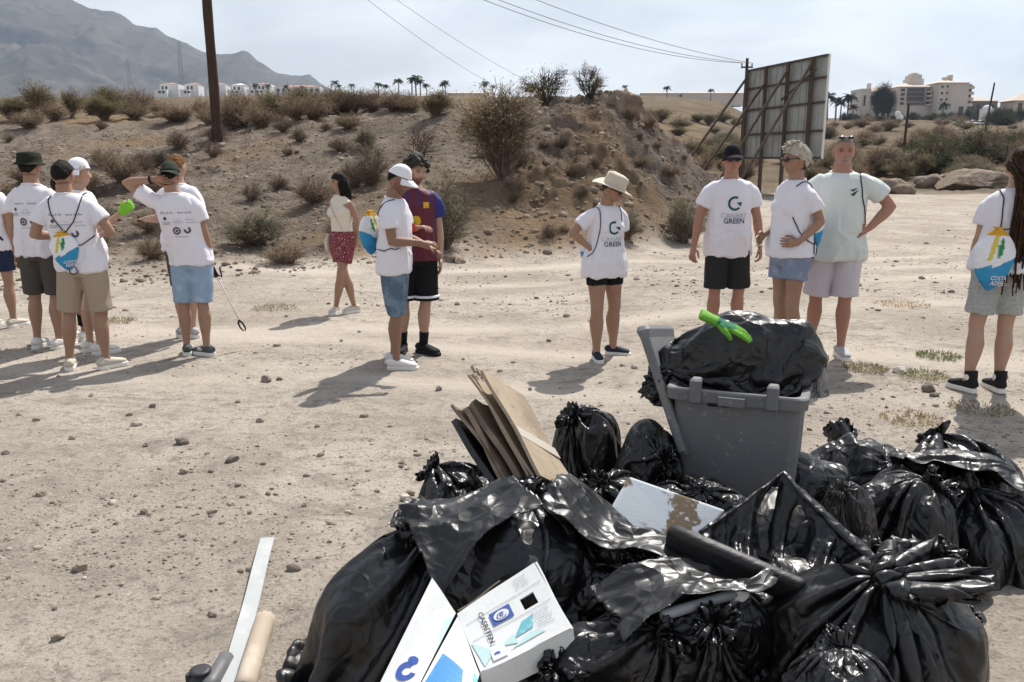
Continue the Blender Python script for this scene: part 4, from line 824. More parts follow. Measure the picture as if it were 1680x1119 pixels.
UA, FA = .285, .255
DEF = dict(h=1.75, heading=0, skin=None, fem=False, bw=1., belly=0., lean=(0, 0), tee=None, tee_mat=None, sleeve=.62, hem=.845, loose=1., shorts_mat=None, shorts_z=.52, shorts_loose=1., larm=None, rarm=None, feet=None, fyaw=(0, 0), hair=None, hair_mat=None, head=(0, 0, 0), beard=0, beardc=None, hairc=(.05, .035, .025), shoe='low', shoe_mat=None, legw=1., tank=False, armw=1., seed=1)
def person(loc, label, **kw):
    q = dict(DEF); q.update(kw); fem = q['fem']; S = q['h'] / 1.75
    root = empty('person', loc, R(q['heading']), label, 'person'); root.scale = (S, S, S)
    sw = (.158 if fem else .180) * q['bw']; lean = np.array([*q['lean'], 0.])
    def off(z): return lean * np.clip((z - .92) / .52, 0, 1.25)
    # --- body
    mb = MB(); fg = MB()
    tz = [(.80, .10, .085), (.86, .152, .108), (.92, .168, .118), (1.0, .152, .108), (1.08, .135, .10), (1.18, .148, .108), (1.28, .165, .117), (1.36, .168, .112), (1.42, .112, .080), (1.465, .082, .068), (1.50, .062, .062), (1.56, .059, .061)]
    if fem: tz = [(z, rx * (1.03 if z < 1.0 else (.88 if z < 1.43 else .86)), ry * (1.02 if z < 1. else .9)) for z, rx, ry in tz]
    bw = q['bw']; P = np.array([[0, .012 if z > 1.44 else 0, z] + off(z) * [1, 1, 0] for z, _, _ in tz]); rr = np.array([(rx * bw, ry * bw + q['belly'] * math.exp(-((z - 1.08) / .14) ** 2)) for z, rx, ry in tz])
    mb.tube(P, rr, 28)
    if fem:
        for s in (-1, 1): V, F = sphere(np.array([s * .068, -.075, 1.27]) + off(1.27), (.062, .055, .06)); mb.add(V, F)
    feet = q['feet'] or ((.10, 0), (-.10, 0)); lw = q['legw'] * (.98 if fem else 1.); legs = []
    for s, (fx, fy), yw in ((1, feet[0], q['fyaw'][0]), (-1, feet[1], q['fyaw'][1])):
        hp = np.array([s * .085 * (1.02 if fem else 1), .0, .90]); an = np.array([fx, fy + .02, .075]); kn = hp * .47 + an * .53; fwd = np.array([math.sin(R(yw)), -math.cos(R(yw)), 0]); kn = kn + fwd * .022; kn[2] += .03
        pts = []; rs = []
        for f, r in ((0, .088), (.25, .082), (.5, .071), (.8, .057), (1., .053)): pts.append(hp + (kn - hp) * f + np.array([0, 0, 0])); rs.append(r * lw)
        for f, r in ((.12, .050), (.32, .060), (.5, .053), (.75, .037), (.93, .032), (1.0, .035)): pts.append(kn + (an - kn) * f - fwd * .014 * math.exp(-((f - .33) / .25) ** 2)); rs.append(r * lw)
        mb.tube(pts, rs, 18); V, F = tube([an + [0, 0, .02] - fwd * .02, an - [0, 0, .035] + fwd * .06, an - [0, 0, .045] + fwd * .13], [.033, .034, .025], 10); mb.add(V, F); legs.append((hp, kn, an, fwd, yw))
    arms = {}
    for s, arm in ((1, q['larm']), (-1, q['rarm'])):
        a = dict(up=(s * .16, .02, -1), fo=(s * .05, -.18, -1), curl=.35); a.update(arm or {}); sh = np.array([s * sw * .93, .0, 1.405]) + off(1.405)
        u = np.array(a['up'], float); u /= np.linalg.norm(u); f = np.array(a['fo'], float); f /= np.linalg.norm(f); el = sh + u * UA * (.95 if fem else 1); wr = el + f * FA * (.95 if fem else 1); aw = q['armw'] * (.84 if fem else 1.)
        pts = [sh - u * .02 - np.array([0, 0, .03]), sh + u * .07, sh + u * .15, sh + u * .24, el, el + f * .05, el + f * .11, el + f * .19, wr]; rs = np.array([.030, .042, .047, .042, .040, .043, .040, .031, .027]) * aw
        mb.tube(pts, rs, 14); hd = a.get('hand', f); n = a.get('palm', (-s, 0, 0)); hand_geo(mb, fg, wr, hd, n, s, a['curl'], a.get('spread', .05), .95 if fem else 1.05); arms[s] = (sh, el, wr, u, f, np.array(hd, float), np.array(n, float))
    V, F = remeshed(np.vstack(mb.V), mb.F, .011, 3)
    body = MB(); body.add(V, F); body.add(np.vstack(fg.V), fg.F)
    # --- head
    hv = head_shape(fem=fem); hc = head_colors(hv, q['hairc'], q['beard'], q['beardc'])
    yaw, pit, rol = (R(v) for v in q['head']); Mh = np.array(Matrix.Rotation(yaw, 3, 'Z') @ Matrix.Rotation(pit, 3, 'X') @ Matrix.Rotation(rol, 3, 'Y'))
    piv = np.array([0, .012, 1.520]) + off(1.53)
    def H(v): return (np.asarray(v, float) + [0, -.012, .105]) @ Mh.T + piv
    body.add(H(hv), HF, hc)
    for s in (-1, 1):
        V, F = sphere((s * .073, .012, -.004), (.012, .022, .032), 10, 8); body.add(H(V), F, np.array((1.05, .85, .8)))
    b = body.obj('body', q['skin'] or S_TAN, root, True, True)
    info = dict(root=root, H=H, arms=arms, legs=legs, off=off, hv=hv, q=q)
    # --- top
    rng = np.random.default_rng(q['seed'])
    def wrinkle(V, F, amp, sc=1.):
        N = vnormals(V, F); o_ = q['seed'] * 3.1
        lowr = .55 + .6 * (1 - sstep(.95, 1.3, V[:, 2])); d = amp * lowr * (.75 * ridged((V + .03 * V[:, [2, 2, 0]]) * [8, 8, 3.4] * sc + o_ + .6 * fbm(V * 4 + o_, 3, 2)[:, None], 3, 3, .45) + .9 * fbm(V * [5, 5, 2.2] + o_, 7, 3)); V = V + N * d[:, None]; return V
    if q['tee']:
        mb = MB(); lo_ = q['loose']; hem = q['hem']
        if q['tank']: R_ = [(1.482, .064, .062), (1.455, .094, .082), (1.40, .126, .100), (1.34, .142, .112), (1.26, .154, .120), (1.15, .138, .112), (1.05, .140, .11), (hem, .158, .122)]
        else: R_ = [(1.474, .066, .064), (1.466, .088, .078), (1.446, .125, .092), (1.41, .158, .108), (1.34, .178, .126), (1.26, .182, .131), (1.15, .180, .130), (1.04, .184, .134), (.95, .195, .145), (hem, .197, .147)]
        if fem and not q['tank']: R_ = [(z, rx * .90 if z > 1.1 else rx * (.97 if z > .98 else 1.03), ry * (.95 if z > 1. else 1.02)) for z, rx, ry in R_]
        P = np.array([[0, .012 if z > 1.44 else .004, z] + off(z) * [1, 1, 0] for z, _, _ in R_]); rr = np.array([(rx * bw * lo_, ry * bw * lo_ + q['belly'] * math.exp(-((z - 1.06) / .17) ** 2)) for z, rx, ry in R_])
        mb.tube(P[::-1], rr[::-1], 32)
        if fem:
            for s in (-1, 1): V, F = sphere(np.array([s * .068, -.082, 1.265]) + off(1.27), (.07, .062, .068)); mb.add(V, F)
        if not q['tank']:
            for s in (1, -1):
                sh, el, wr, u, f, _, _ = arms[s]; k = .86 if fem else 1.; ln = UA * q['sleeve']
                shl = sh - np.array([s * .006, 0, .012]); mb.tube([shl - np.array([s * .085, 0, .012]), shl - np.array([s * .03, 0, 0]) + u * .0, shl + u * .05, sh + u * ln * .6, sh + u * ln], np.array([.052, .063, .070, .073, .077]) * k * q['armw'], 18)
        V, F = remeshed(np.vstack(mb.V), mb.F, .0105, 4); V = wrinkle(V, F, .0150 if not q['tank'] else .0025)
        t_ = mesh_obj(q['tee'], V, F, q['tee_mat'] or M_TEE, root); info['tee'] = t_; info['bvh'] = BVHTree.FromPolygons(V.tolist(), [tuple(f) for f in F.tolist()])
        if not q['tank']:
            th = np.linspace(0, 2 * math.pi, 25); nc = np.array([0, .010, 1.456]) + off(1.456); k = .9 if fem else 1.
            MB().tube(np.stack([nc[0] + .078 * k * bw * np.cos(th), nc[1] + .073 * k * bw * np.sin(th), nc[2] + .012 + .014 * np.sin(th)], 1), .010, 6, cap=False).obj('collar', q['tee_mat'] or M_TEE, t_)
    # --- shorts
    if q['shorts_mat']:
        mb = MB(); sl = q['shorts_loose']; k = 1.05 if fem else 1.
        R_ = [(1.035 if fem else .99, .150, .112), (.95, .170 * k, .124), (.90, .178 * k, .130), (.84, .172 * k, .122), (.80, .12, .10)]; mb.tube(np.array([[0, 0, z] for z, _, _ in R_])[::-1], (np.array([(rx * bw, ry * bw) for _, rx, ry in R_]))[::-1], 30)
        for s, (hp, kn, an, fwd, yw) in zip((1, -1), legs):
            kk = hp + (kn - hp) * ((hp[2] - max(q['shorts_z'], kn[2])) / (hp[2] - kn[2])); pts = [hp + [s * .004, 0, .02], hp * .65 + kk * .35, kk * .8 + hp * .2, kk]
            if q['shorts_z'] < kn[2] - .02: pts += [kn + (an - kn) * (kn[2] - q['shorts_z']) / (kn[2] - an[2])]
            r0 = np.array([.100, .100, .094, .096] if q['shorts_z'] > .62 else [.100, .100, .092, .091])
            if len(pts) > 4: r0 = np.array([.10, .094, .078, .07, .054])
            r0 = r0 * np.interp(np.arange(len(r0)), [0, 1, 3], [.96, .5 + sl * .5, sl]); mb.tube(pts, r0 * min(lw, 1.05), 20)
        V, F = remeshed(np.vstack(mb.V), mb.F, .0105, 3); V = wrinkle(V, F, .005, 1.1); info['shorts'] = mesh_obj('shorts' if q['shorts_z'] > .3 else 'trousers', V, F, q['shorts_mat'], root)
        info['sbvh'] = BVHTree.FromPolygons(V.tolist(), [tuple(f) for f in F.tolist()])
    # --- shoes
    for (hp, kn, an, fwd, yw) in legs:
        Mz = np.array(Matrix.Rotation(R(yw), 3, 'Z')); o3 = np.array([an[0], an[1], 0]); fl = .93 if fem else 1.03
        sec = [(.075, .030, .022), (.066, .036, .036), (.03, .038, .044), (-.02, .038, .040), (-.07, .044, .033), (-.115, .048, .026), (-.15, .044, .021), (-.178, .030, .014)]
        P = np.array([[0, y_ * fl, .028 + h_ * .75] for y_, w_, h_ in sec]); rr = np.array([(w_ * fl, h_) for y_, w_, h_ in sec]); V, F = tube(P, rr, 16, True, 1., up=(0, 0, 1)); mbs = MB(); mbs.add(V, F)
        top_ = .16 if q['shoe'] == 'high' else .092
        mbs.tube([[0, .028, .04], [0, .022, top_ * .75], [0, .018, top_]], [(.038, .05), (.037, .046), (.039, .044)] if q['shoe'] != 'high' else [(.038, .05), (.040, .046), (.046, .047)], 14, up=(0, 1, 0))
        V, F = remeshed(np.vstack(mbs.V), mbs.F, .008, 2); so_ = mesh_obj('shoe', V @ Mz.T + o3, F, q['shoe_mat'] or M_SHW, root)
        ol = [(.0, .082), (.03, .075), (.04, .04), (.037, -.02), (.046, -.08), (.051, -.12), (.044, -.165), (.022, -.19), (0, -.195), (-.022, -.19), (-.044, -.165), (-.050, -.12), (-.044, -.08), (-.036, -.02), (-.04, .04), (-.03, .075)]
        ol = np.array(ol) * fl; n = len(ol); V = np.vstack([np.c_[ol, np.full(n, .0)], np.c_[ol, np.full(n, .026)], np.c_[ol * .9, np.full(n, .034)]]) @ Mz.T + o3
        F = [tuple(range(n - 1, -1, -1)), tuple(range(2 * n, 3 * n))] + [(r_ * n + i, r_ * n + (i + 1) % n, (r_ + 1) * n + (i + 1) % n, (r_ + 1) * n + i) for r_ in (0, 1) for i in range(n)]
        mesh_obj('sole', V, F[:1] + [f[::-1] for f in F[1:2]] + F[2:], q.get('sole_mat', M_SOLE), so_, False)
        if q.get('stripes'):
            for k in range(3): MB().tube([Mz @ np.array([s_ * .0415 * fl, -.035 - k * .022 + .012 * t_, .045 + .028 * t_]) + o3 for s_, t_ in ((1, 0), (1, 1))], .0055, 5).obj('stripe', M_SOLE, so_); MB().tube([Mz @ np.array([-.0415 * fl, -.035 - k * .022 + .012 * t_, .045 + .028 * t_]) + o3 for t_ in (0, 1)], .0055, 5).obj('stripe', M_SOLE, so_)
        if q['shoe'] == 'high':
            V, F = sphere((0, 0, 0), (.004, .022, .022), 12, 8); [mesh_obj('ankle_patch', (V + [s_ * .047, .02, .115]) @ Mz.T + o3, F, M_SOLE, so_) for s_ in (-1, 1)]; V, F = sphere((0, -.155 * fl, .034), (.038, .036, .024), 12, 8); mesh_obj('toe_cap', V @ Mz.T + o3, F, M_SOLE, so_)
        if q.get('sock'): mesh_obj('sock', *tube([an + [0, 0, .0], an + (kn - an) * .12, an + (kn - an) * q.get('sockh', .3)], np.array([.04, .041, .045]) * lw, 14), q['sock'], root)
    # --- hair and hats
    if q['hair']: make_hair(info, q['hair'], q['hair_mat'] or M_HBLK)
    return info
def shell(info, mask, thick, nz=.004, fr=30, sd=1, smooth=True):
    hv = info['hv']; n = hv / np.linalg.norm(hv, axis=1, keepdims=True); t = (thick if np.ndim(thick) else np.full(len(hv), thick)) + nz * fbm(hv * fr, sd, 3); V = hv + n * t[:, None]
    ok = mask(hv); F = [f for f in HF if all(ok[i] for i in f)]; return info['H'](V), F
def hairline(v, front=.062, side=.02, back=-.055):
    x, y, z = v.T; t = np.clip((y + .085) / .10, 0, 1); zl = front + (side - front) * t; zl = np.where(y > .02, side + (back - side) * np.clip((y - .02) / .05, 0, 1), zl); return z > zl
def make_hair(info, kind, m_):
    root, H = info['root'], info['H']; sd = info['q']['seed']
    if kind == 'short': V, F = shell(info, hairline, .011, .006, 40, sd)
    elif kind == 'buzz': V, F = shell(info, lambda v: hairline(v, .085, .03, -.04), .002, .001, 60, sd)
    elif kind == 'curly':
        V, F = shell(info, lambda v: hairline(v, .05, .0, -.06), .034, .022, 28, sd); o = mesh_obj('hair', V, F, m_, root)
        rg = np.random.default_rng(4); mb = MB()
        for k in range(150):
            a = rg.uniform(0, 6.28); el = rg.uniform(.05, 1.55); n = np.array([math.cos(a) * math.cos(el), math.sin(a) * math.cos(el), math.sin(el)]); 
            if n[1] < -.5 and n[2] < .5: continue
            Vs, Fs = sphere(n * [.104, .126, .145] + [0, 0, .0], rg.uniform(.010, .019), 7, 5); mb.add(H(Vs), Fs)
        mb.obj('curls', m_, o); return
    elif kind == 'messy':
        V, F = shell(info, lambda v: hairline(v, .050, -.01, -.095), .020, .005, 20, sd); o = mesh_obj('hair', V, F, m_, root); rg = np.random.default_rng(6); mb = MB()
        for k in range(190):
            a = rg.uniform(0, 6.28); el = rg.uniform(-.1, 1.5); n = np.array([math.cos(a) * math.cos(el), math.sin(a) * math.cos(el), math.sin(el)])
            if n[1] < -.2 and n[2] < .55: continue
            if n[1] < .3 and n[2] < .1: continue
            b = n * [.096, .116, .138]; t = np.array([rg.normal() * .4, -.5 if n[2] > .4 else .3, -.7 if n[2] < .5 else .2]); e = b + n * rg.uniform(.001, .010) + t * .05; mb.tube([H(b), H((b + e) / 2 + n * .005), H(e)], [.005, .004, .001], 4)
        mb.obj('locks', m_, o); return
    elif kind == 'bob':
        V, F = shell(info, lambda v: hairline(v, .05, .0, -.05), .014, .004, 30, sd); o = mesh_obj('hair', V, F, m_, root); rg = np.random.default_rng(8); mb = MB()
        for k in range(90):
            a = rg.uniform(.1, math.pi - .1) if k > 24 else rg.choice([-.25, math.pi + .25]) + rg.normal() * .1; b = np.array([.085 * math.cos(a), .02 + .092 * math.sin(a), rg.uniform(-.02, .05)]); e = b * [.9, 1.05, 0] + [0, .02, -rg.uniform(.16, .22)]; mid = b * [1.12, 1.1, 0] + [0, .01, -.07]
            mb.tube([H(b), H(mid), H(e)], [.010, .011, .003], 5)
        mb.obj('locks', m_, o); return
    elif kind == 'dreads':
        V, F = shell(info, lambda v: hairline(v, .055, .005, -.06), .014, .006, 40, sd); o = mesh_obj('hair', V, F, m_, root); rg = np.random.default_rng(9)
        V, F = sphere((0, .06, .09), (.062, .062, .05), 16, 10); V += (vnoise(V * 60, 2) * .008)[:, None]; mesh_obj('topknot', H(V), F, m_, o)
        for k in range(44):
            a = rg.uniform(-1.25, 1.25); b = H(np.array([.08 * math.sin(a), .085 * math.cos(a) + .01, rg.uniform(-.03, .07)])); ln = rg.uniform(.42, .86); sx = rg.normal() * .022; yb = .14 + rg.uniform(-.012, .035)
            x1 = b[0] * .75 + sx + .03 * rg.normal() + (-.03); P = [b, np.array([b[0] * 1.08, max(b[1] + .035, yb * .9), b[2] - .07]), np.array([x1, yb + .02, b[2] - .20]), np.array([x1 * 1.03 + sx * .5, yb + .015, b[2] - .20 - ln * .4]), np.array([x1 * 1.06 + sx, yb + .01 + .01 * rg.normal(), b[2] - .2 - ln * .8])]
            P = np.array(P); t_ = np.linspace(0, 4, 17); Pi = np.stack([np.interp(t_, range(5), P[:, c]) for c in range(3)], 1); Pi[1:-1] = (Pi[:-2] + Pi[1:-1] + Pi[2:]) / 3; Pi += .004 * rg.standard_normal(Pi.shape)
            MB().tube(Pi, np.linspace(.0095, .0055, 17) * rg.uniform(.8, 1.25), 6).obj('dreadlock', m_, o)
        return
    mesh_obj('hair', V, F, m_, root)
def cap(info, m_, back=False, brim_m=None):
    H, root = info['H'], info['root']; V, F = shell(info, lambda v: v[:, 2] > (.036 + .1 * np.clip(-v[:, 1], 0, 1) * 0), .014, .001, 8, 3)
    hv = info['hv']; n = hv / np.linalg.norm(hv, axis=1, keepdims=True); t = .013 + .014 * sstep(.05, .11, hv[:, 2]); V = H(hv + n * t[:, None]); o = mesh_obj('cap', V, F, m_, root); so_ = o.modifiers.new('s', 'SOLIDIFY'); so_.thickness = .003
    s = -1 if not back else 1; Vb = []; nf, nr_ = 20, 5
    for k in range(nr_ + 1):
        for i in range(nf + 1):
            a = R(-72 + 144 * i / nf); e = k / nr_; rx, ry = .086, .108; px_ = math.sin(a) * (rx + .012 * e); py_ = (math.cos(a) * (ry + .07 * e * math.cos(a) ** .6 if abs(a) < 1.5 else ry)); Vb.append((px_, s * py_, .040 - .030 * e * (1) - .030 * (math.sin(a)) ** 2 * 0 - .022 * (math.sin(a) ** 2) * e))
    Fb = [(k * (nf + 1) + i, k * (nf + 1) + i + 1, (k + 1) * (nf + 1) + i + 1, (k + 1) * (nf + 1) + i) for k in range(nr_) for i in range(nf)]
    b = mesh_obj('brim', H(np.array(Vb)), Fb, brim_m or m_, o); so_ = b.modifiers.new('s', 'SOLIDIFY'); so_.thickness = .004
    V, F = sphere((0, 0, .148), (.006, .006, .004), 8, 6); mesh_obj('button', H(V), F, m_, o)
    return o
def hat(info, m_, crown=.075, top=.9, brim=.03, drop=.03, wave=.0, name='hat', band=None):
    H, root = info['H'], info['root']; V = []; n = 40; prof = [(1.30, .128 + crown * .35), (.0, 0)]
    rings = [(.05, .122 + crown * .42), (.55, .118 + crown * .42), (top, .108 + crown * .36), (.99, .07 + crown * .2), (1.0, .042)]
    for k in range(5): e = (k + 1) / 5; rings.append((1.0 + brim / .1 * e, .042 - drop * e))
    for ri, (s_, z_) in enumerate(rings):
        for j in range(n):
            a = 2 * math.pi * j / n; e = max(0, s_ - 1) ; V.append((.093 * s_ * math.cos(a), .005 + .113 * s_ * math.sin(a) * (1 if s_ <= 1 else (1 + .0 * e)), z_ + wave * e * math.sin(2 * a + .6) + wave * .5 * e * math.sin(3 * a)))
    F = [(r_ * n + j, (r_ + 1) * n + j, (r_ + 1) * n + (j + 1) % n, r_ * n + (j + 1) % n) for r_ in range(len(rings) - 1) for j in range(n)] + [tuple(range(n))]
    V = np.array(V); V += (fbm(V * 14, 4, 2) * .004)[:, None]; o = mesh_obj(name, H(V), F, m_, root); s_ = o.modifiers.new('s', 'SOLIDIFY'); s_.thickness = .004; return o
def glasses(info, dark=True):
    H = info['H']; o = None; mb = MB()
    for s in (-1, 1):
        V, F = sphere((s * .032, -.098, .006), (.027, .007, .019), 14, 8); mb.add(H(V), F)
    mb.tube([H((-.06, -.092, .014)), H((-.02, -.103, .014)), H((.02, -.103, .014)), H((.06, -.092, .014))], .004, 6); o = mb.obj('sunglasses' if dark else 'spectacles', M_GLASS, info['root'])
    for s in (-1, 1): MB().tube([H((s * .06, -.092, .012)), H((s * .079, -.03, .014)), H((s * .079, .02, .010))], .003, 5).obj('temple', M_GLASS, o)
def decal(info, V, F, c, back=False, m_=None, name='print', surf='tee', rot=0, nrm=None):
    s = 1 if not back else -1; N = np.array(nrm if nrm is not None else (0, -s, 0), float); N /= np.linalg.norm(N); W = np.array([0, 0, 1.]); W = W - N * (W @ N); W /= np.linalg.norm(W); U = np.cross(W, N)
    cr, sr = math.cos(R(rot)), math.sin(R(rot)); V = np.stack([V[:, 0] * cr - V[:, 1] * sr, V[:, 0] * sr + V[:, 1] * cr, V[:, 2]], 1)
    C = np.array(c, float) + info['off'](c[2]); V2, F2 = project(V, F, info['bvh' if surf == 'tee' else 'sbvh'], C, U, W, N)
    return mesh_obj(name, V2, F2, m_ or M_INK, info[surf], False)
def canary(info):                                                        # front print: ring mark over two lines
    k = .062
    decal(info, *arc_geo(k * .70, k, 62, 318), (0, 0, 1.265), False, M_INKG); V, F = poly_geo([(.012, .008), (k * 1.0, .010), (k * .86, -k * .42)]); decal(info, V, F, (0, 0, 1.265), False, M_INKG)
    decal(info, *text_geo('CANARY', .060, -.0009), (0, 0, 1.158), False, M_INKL); decal(info, *text_geo('GREEN', .062, .0008), (0, 0, 1.112), False, M_INKB)
def sponsors(info, sd=1):                                                # small marks across the back
    dz = .0
    decal(info, *strokes(.11, .020, sd), (.075, 0, 1.315), True, M_INK); decal(info, *strokes(.11, .018, sd + 1), (-.075, 0, 1.317), True, M_INK)
    decal(info, *arc_geo(.0, .016, 0, 360, 16, 2), (.105, 0, 1.262), True, M_INK); decal(info, *strokes(.075, .014, sd + 2), (.105, 0, 1.228), True, M_INK); decal(info, *strokes(.07, .012, sd + 12), (.105, 0, 1.212), True, M_INK)
    decal(info, *strokes(.09, .016, sd + 3), (.0, 0, 1.238), True, M_INKL); decal(info, *strokes(.05, .010, sd + 4), (0, 0, 1.262), True, M_INKL); decal(info, *strokes(.08, .007, sd + 14), (0, 0, 1.218), True, M_INKL); decal(info, *strokes(.065, .014, sd + 5), (-.105, 0, 1.255), True, M_INKL); decal(info, *strokes(.07, .012, sd + 6), (-.105, 0, 1.228), True, M_INKL)
    decal(info, *arc_geo(.020, .034, 0, 360, 20, 2), (.03, 0, 1.155), True, M_INK); decal(info, *arc_geo(.0, .012, 0, 360, 12, 2), (.03, 0, 1.155), True, M_INK)
    decal(info, *arc_geo(.012, .03, -200, 70, 16, 2), (-.06, 0, 1.16), True, M_INK); decal(info, *strokes(.11, .011, sd + 7), (.0, 0, 1.104), True, M_INK)
def on_surf(info, P, off=.006, surf='bvh'):
    out = []
    for p in P:
        p = np.array(p, float) + info['off'](p[2]); h = info[surf].find_nearest(Vector(p)); c = np.array(h[0]); n = np.array(h[1]); n = n if n @ (p - c) >= 0 or np.linalg.norm(p - c) < .01 else n; out.append(c + n * off)
    return np.array(out)
def interp(P, n):
    P = np.array(P, float); t = np.linspace(0, len(P) - 1, n); return np.stack([np.interp(t, range(len(P)), P[:, c]) for c in range(3)], 1)
def strap(info, pts, name='cord', parent=None, r=.0045, free=False, m_=None, base=None):
    P = interp(pts, 26); P = P if free else on_surf(info, P); P[1:-1] = (P[:-2] + P[1:-1] + P[2:]) / 3
    if base is not None: P = P - base
    return MB().tube(P, r, 5).obj(name, m_ or M_CORD, parent)
M_BAGC = mat('drawstring_fabric', (1, 1, 1), .6, .3, attr=True, bump=[(18, .25, .015), (120, .1, .002)])
def dbag(info, c, label, yaw=0, roll=0, size=1., straps=(), txt=True):
    """drawstring bag: c = centre of its body in the person's frame; yaw turns its print away from the person's back (+y)"""
    c = np.array(c, float); root = info['root']; nu, nv = 88, 64; V = []; C = []
    for i in range(nv + 1):
        v = i / nv; w = .142 * (math.sin(math.pi * min(1, v / .62) * .5) ** .62 if v < .62 else 1 - .93 * ((v - .62) / .38) ** 1.5); w = max(w, .012)
        if v > .94: w = .012 + (v - .94) * .5
        dp = .046 * (math.sin(math.pi * min(1, v / .5) * .5) ** .6 if v < .5 else 1 - .82 * ((v - .5) / .5) ** 1.2)
        for j in range(nu):
            a = 2 * math.pi * j / nu; g = sstep(.6, 1., v); pl = 1 + .16 * g * math.sin(11 * a); x_ = w * math.copysign(abs(math.cos(a)) ** .75, math.cos(a)) * pl; y_ = dp * math.copysign(abs(math.sin(a)) ** .9, math.sin(a)) * pl
            V.append((x_, y_, (v - .42) * .40)); u_ = x_ / .142; col = (.76, .76, .80)
            if v < .42 + .14 * u_: col = (.03, .26, .50)
            if v < .20 + .05 * math.sin(4 * u_): col = (.02, .20, .43)
            if abs(v - (.43 + .16 * u_)) < .035 and u_ < .2: col = (.03, .28, .52) if u_ < -.25 else (.76, .76, .8)
            if .52 < v < .84 and abs(u_ - (.02 + .45 * (v - .5))) < .13 * math.sin((v - .52) / .32 * math.pi) ** .6: col = (.02, .22, .06)
            if .48 < v < .88 and abs(u_ + .42 - .9 * (v - .5)) < .11: col = (.62, .50, .08)
            if v > .86: col = (.62, .32, .02)
            C.append(col)
    V = np.array(V) * size; V += (fbm(V * 13, 5, 3) * .007)[:, None] * [1, 1, .3]; C = np.array(C)
    F = [(i * nu + j, i * nu + (j + 1) % nu, (i + 1) * nu + (j + 1) % nu, (i + 1) * nu + j) for i in range(nv) for j in range(nu)] + [tuple(range(nu))[::-1], tuple(nv * nu + j for j in range(nu))]
    Mr = np.array(Matrix.Rotation(R(yaw), 3, 'Z') @ Matrix.Rotation(R(roll), 3, 'Y') @ Matrix.Rotation(R(180), 3, 'Z'))   # print faces +y before yaw
    base = c + Mr @ np.array([0, 0, -.168 * size]); Mw = Matrix.Translation(root.location) @ Matrix.Rotation(root.rotation_euler.z, 4, 'Z') @ Matrix.Scale(root.scale[0], 4)
    o = empty('drawstring_bag', Mw @ Vector(base), root.rotation_euler.z, label, 'bag'); o.scale = root.scale
    bd = mesh_obj('pouch', V @ Mr.T + c - base, F, M_BAGC, o, True, C)
    if txt:
        bv = BVHTree.FromPolygons(V.tolist(), F)
        for t_, z_ in (('COSTA', -.085), ('ADEJE', -.118)):
            TV, TF = text_geo(t_, .038 * size, .0006); W2, _ = project(TV, TF, bv, (.035 * size, 0, z_ * size), (1, 0, 0), (0, 0, 1), (0, -1, 0), .003); mesh_obj('lettering', W2 @ Mr.T + c - base, TF, M_TEE, bd, False)
    for s_ in straps: strap(info, s_, 'cord', o, base=base)
    return o
def hpos(px, py, top, hat_extra=0.):
    g_ = ground(px, py); d = rdir(px, top); z = CAMH + d[2] * g_[1] / d[1]; return g_, z - g_[2] - hat_extra
ARM_DOWN = {}
# 1  at the picture's left edge
g_, h_ = hpos(6, 536, 268); I = person(g_, 'person in white tee and navy shorts with a black strap, cut by the left edge', h=h_, heading=172, tee='tee', shorts_mat=M_NAVY, shorts_z=.62, shoe_mat=M_SHC, feet=((.12, .03), (-.13, -.02)), fyaw=(5, -8), hair='short', hair_mat=M_HBRN, seed=2, skin=S_TAN)
strap(I, [(-.14, -.06, 1.44), (-.15, .06, 1.44), (-.13, .14, 1.3), (-.10, .15, 1.1), (-.18, .08, .95)], 'shoulder_strap', I['tee'], .012, m_=M_BLACKC)
# 2  bucket hat
g_, h_ = hpos(84, 570, 250); I = person(g_, 'person in black bucket hat, white printed tee and charcoal shorts', h=h_, heading=176, tee='tee', shorts_mat=M_CHAR, shorts_z=.50, shoe_mat=M_SHW, feet=((.11, 0), (-.11, .02)), fyaw=(12, -12), hair='short', seed=3, skin=S_TAN, larm=dict(up=(.2, .05, -1), fo=(.05, -.1, -1)))
hat(I, M_HATK, .03, .93, .028, .02, name='bucket_hat'); sponsors(I, 5)
# 3  beige shorts, back bag
g_, h_ = hpos(151, 604, 262); I = person(g_, 'person with short black hair, beige shorts and a drawstring bag on the back', h=h_, heading=186, tee='tee', shorts_mat=M_BEIGE, shorts_z=.50, shorts_loose=1.05, shoe_mat=M_SHC, feet=((.17, 0), (-.13, .0)), fyaw=(18, -34), hair='short', seed=4, skin=S_TAN, lean=(.05, .02), larm=dict(up=(.42, .05, -.9), fo=(-.45, -.8, -.12)), rarm=dict(up=(-.55, .08, -.85), fo=(.5, -.8, -.1)), head=(0, 12, 4))
sponsors(I, 1)
dbag(I, (.045, .175, 1.0), 'blue and white drawstring bag on the beige shorts wearer\'s back', yaw=0, roll=8, size=.80, straps=[[(.12, .0, 1.455), (.13, .1, 1.40), (.08, .15, 1.26), (.02, .16, 1.16)], [(-.12, .0, 1.455), (-.13, .1, 1.40), (-.07, .15, 1.26), (.02, .16, 1.16)], [(.0, .16, 1.06), (-.10, .14, 1.07), (-.17, .06, 1.14)], [(-.02, .19, 1.05), (-.04, .19, .85), (-.02, .17, .74), (.03, .17, .78), (.04, .18, .9)]])
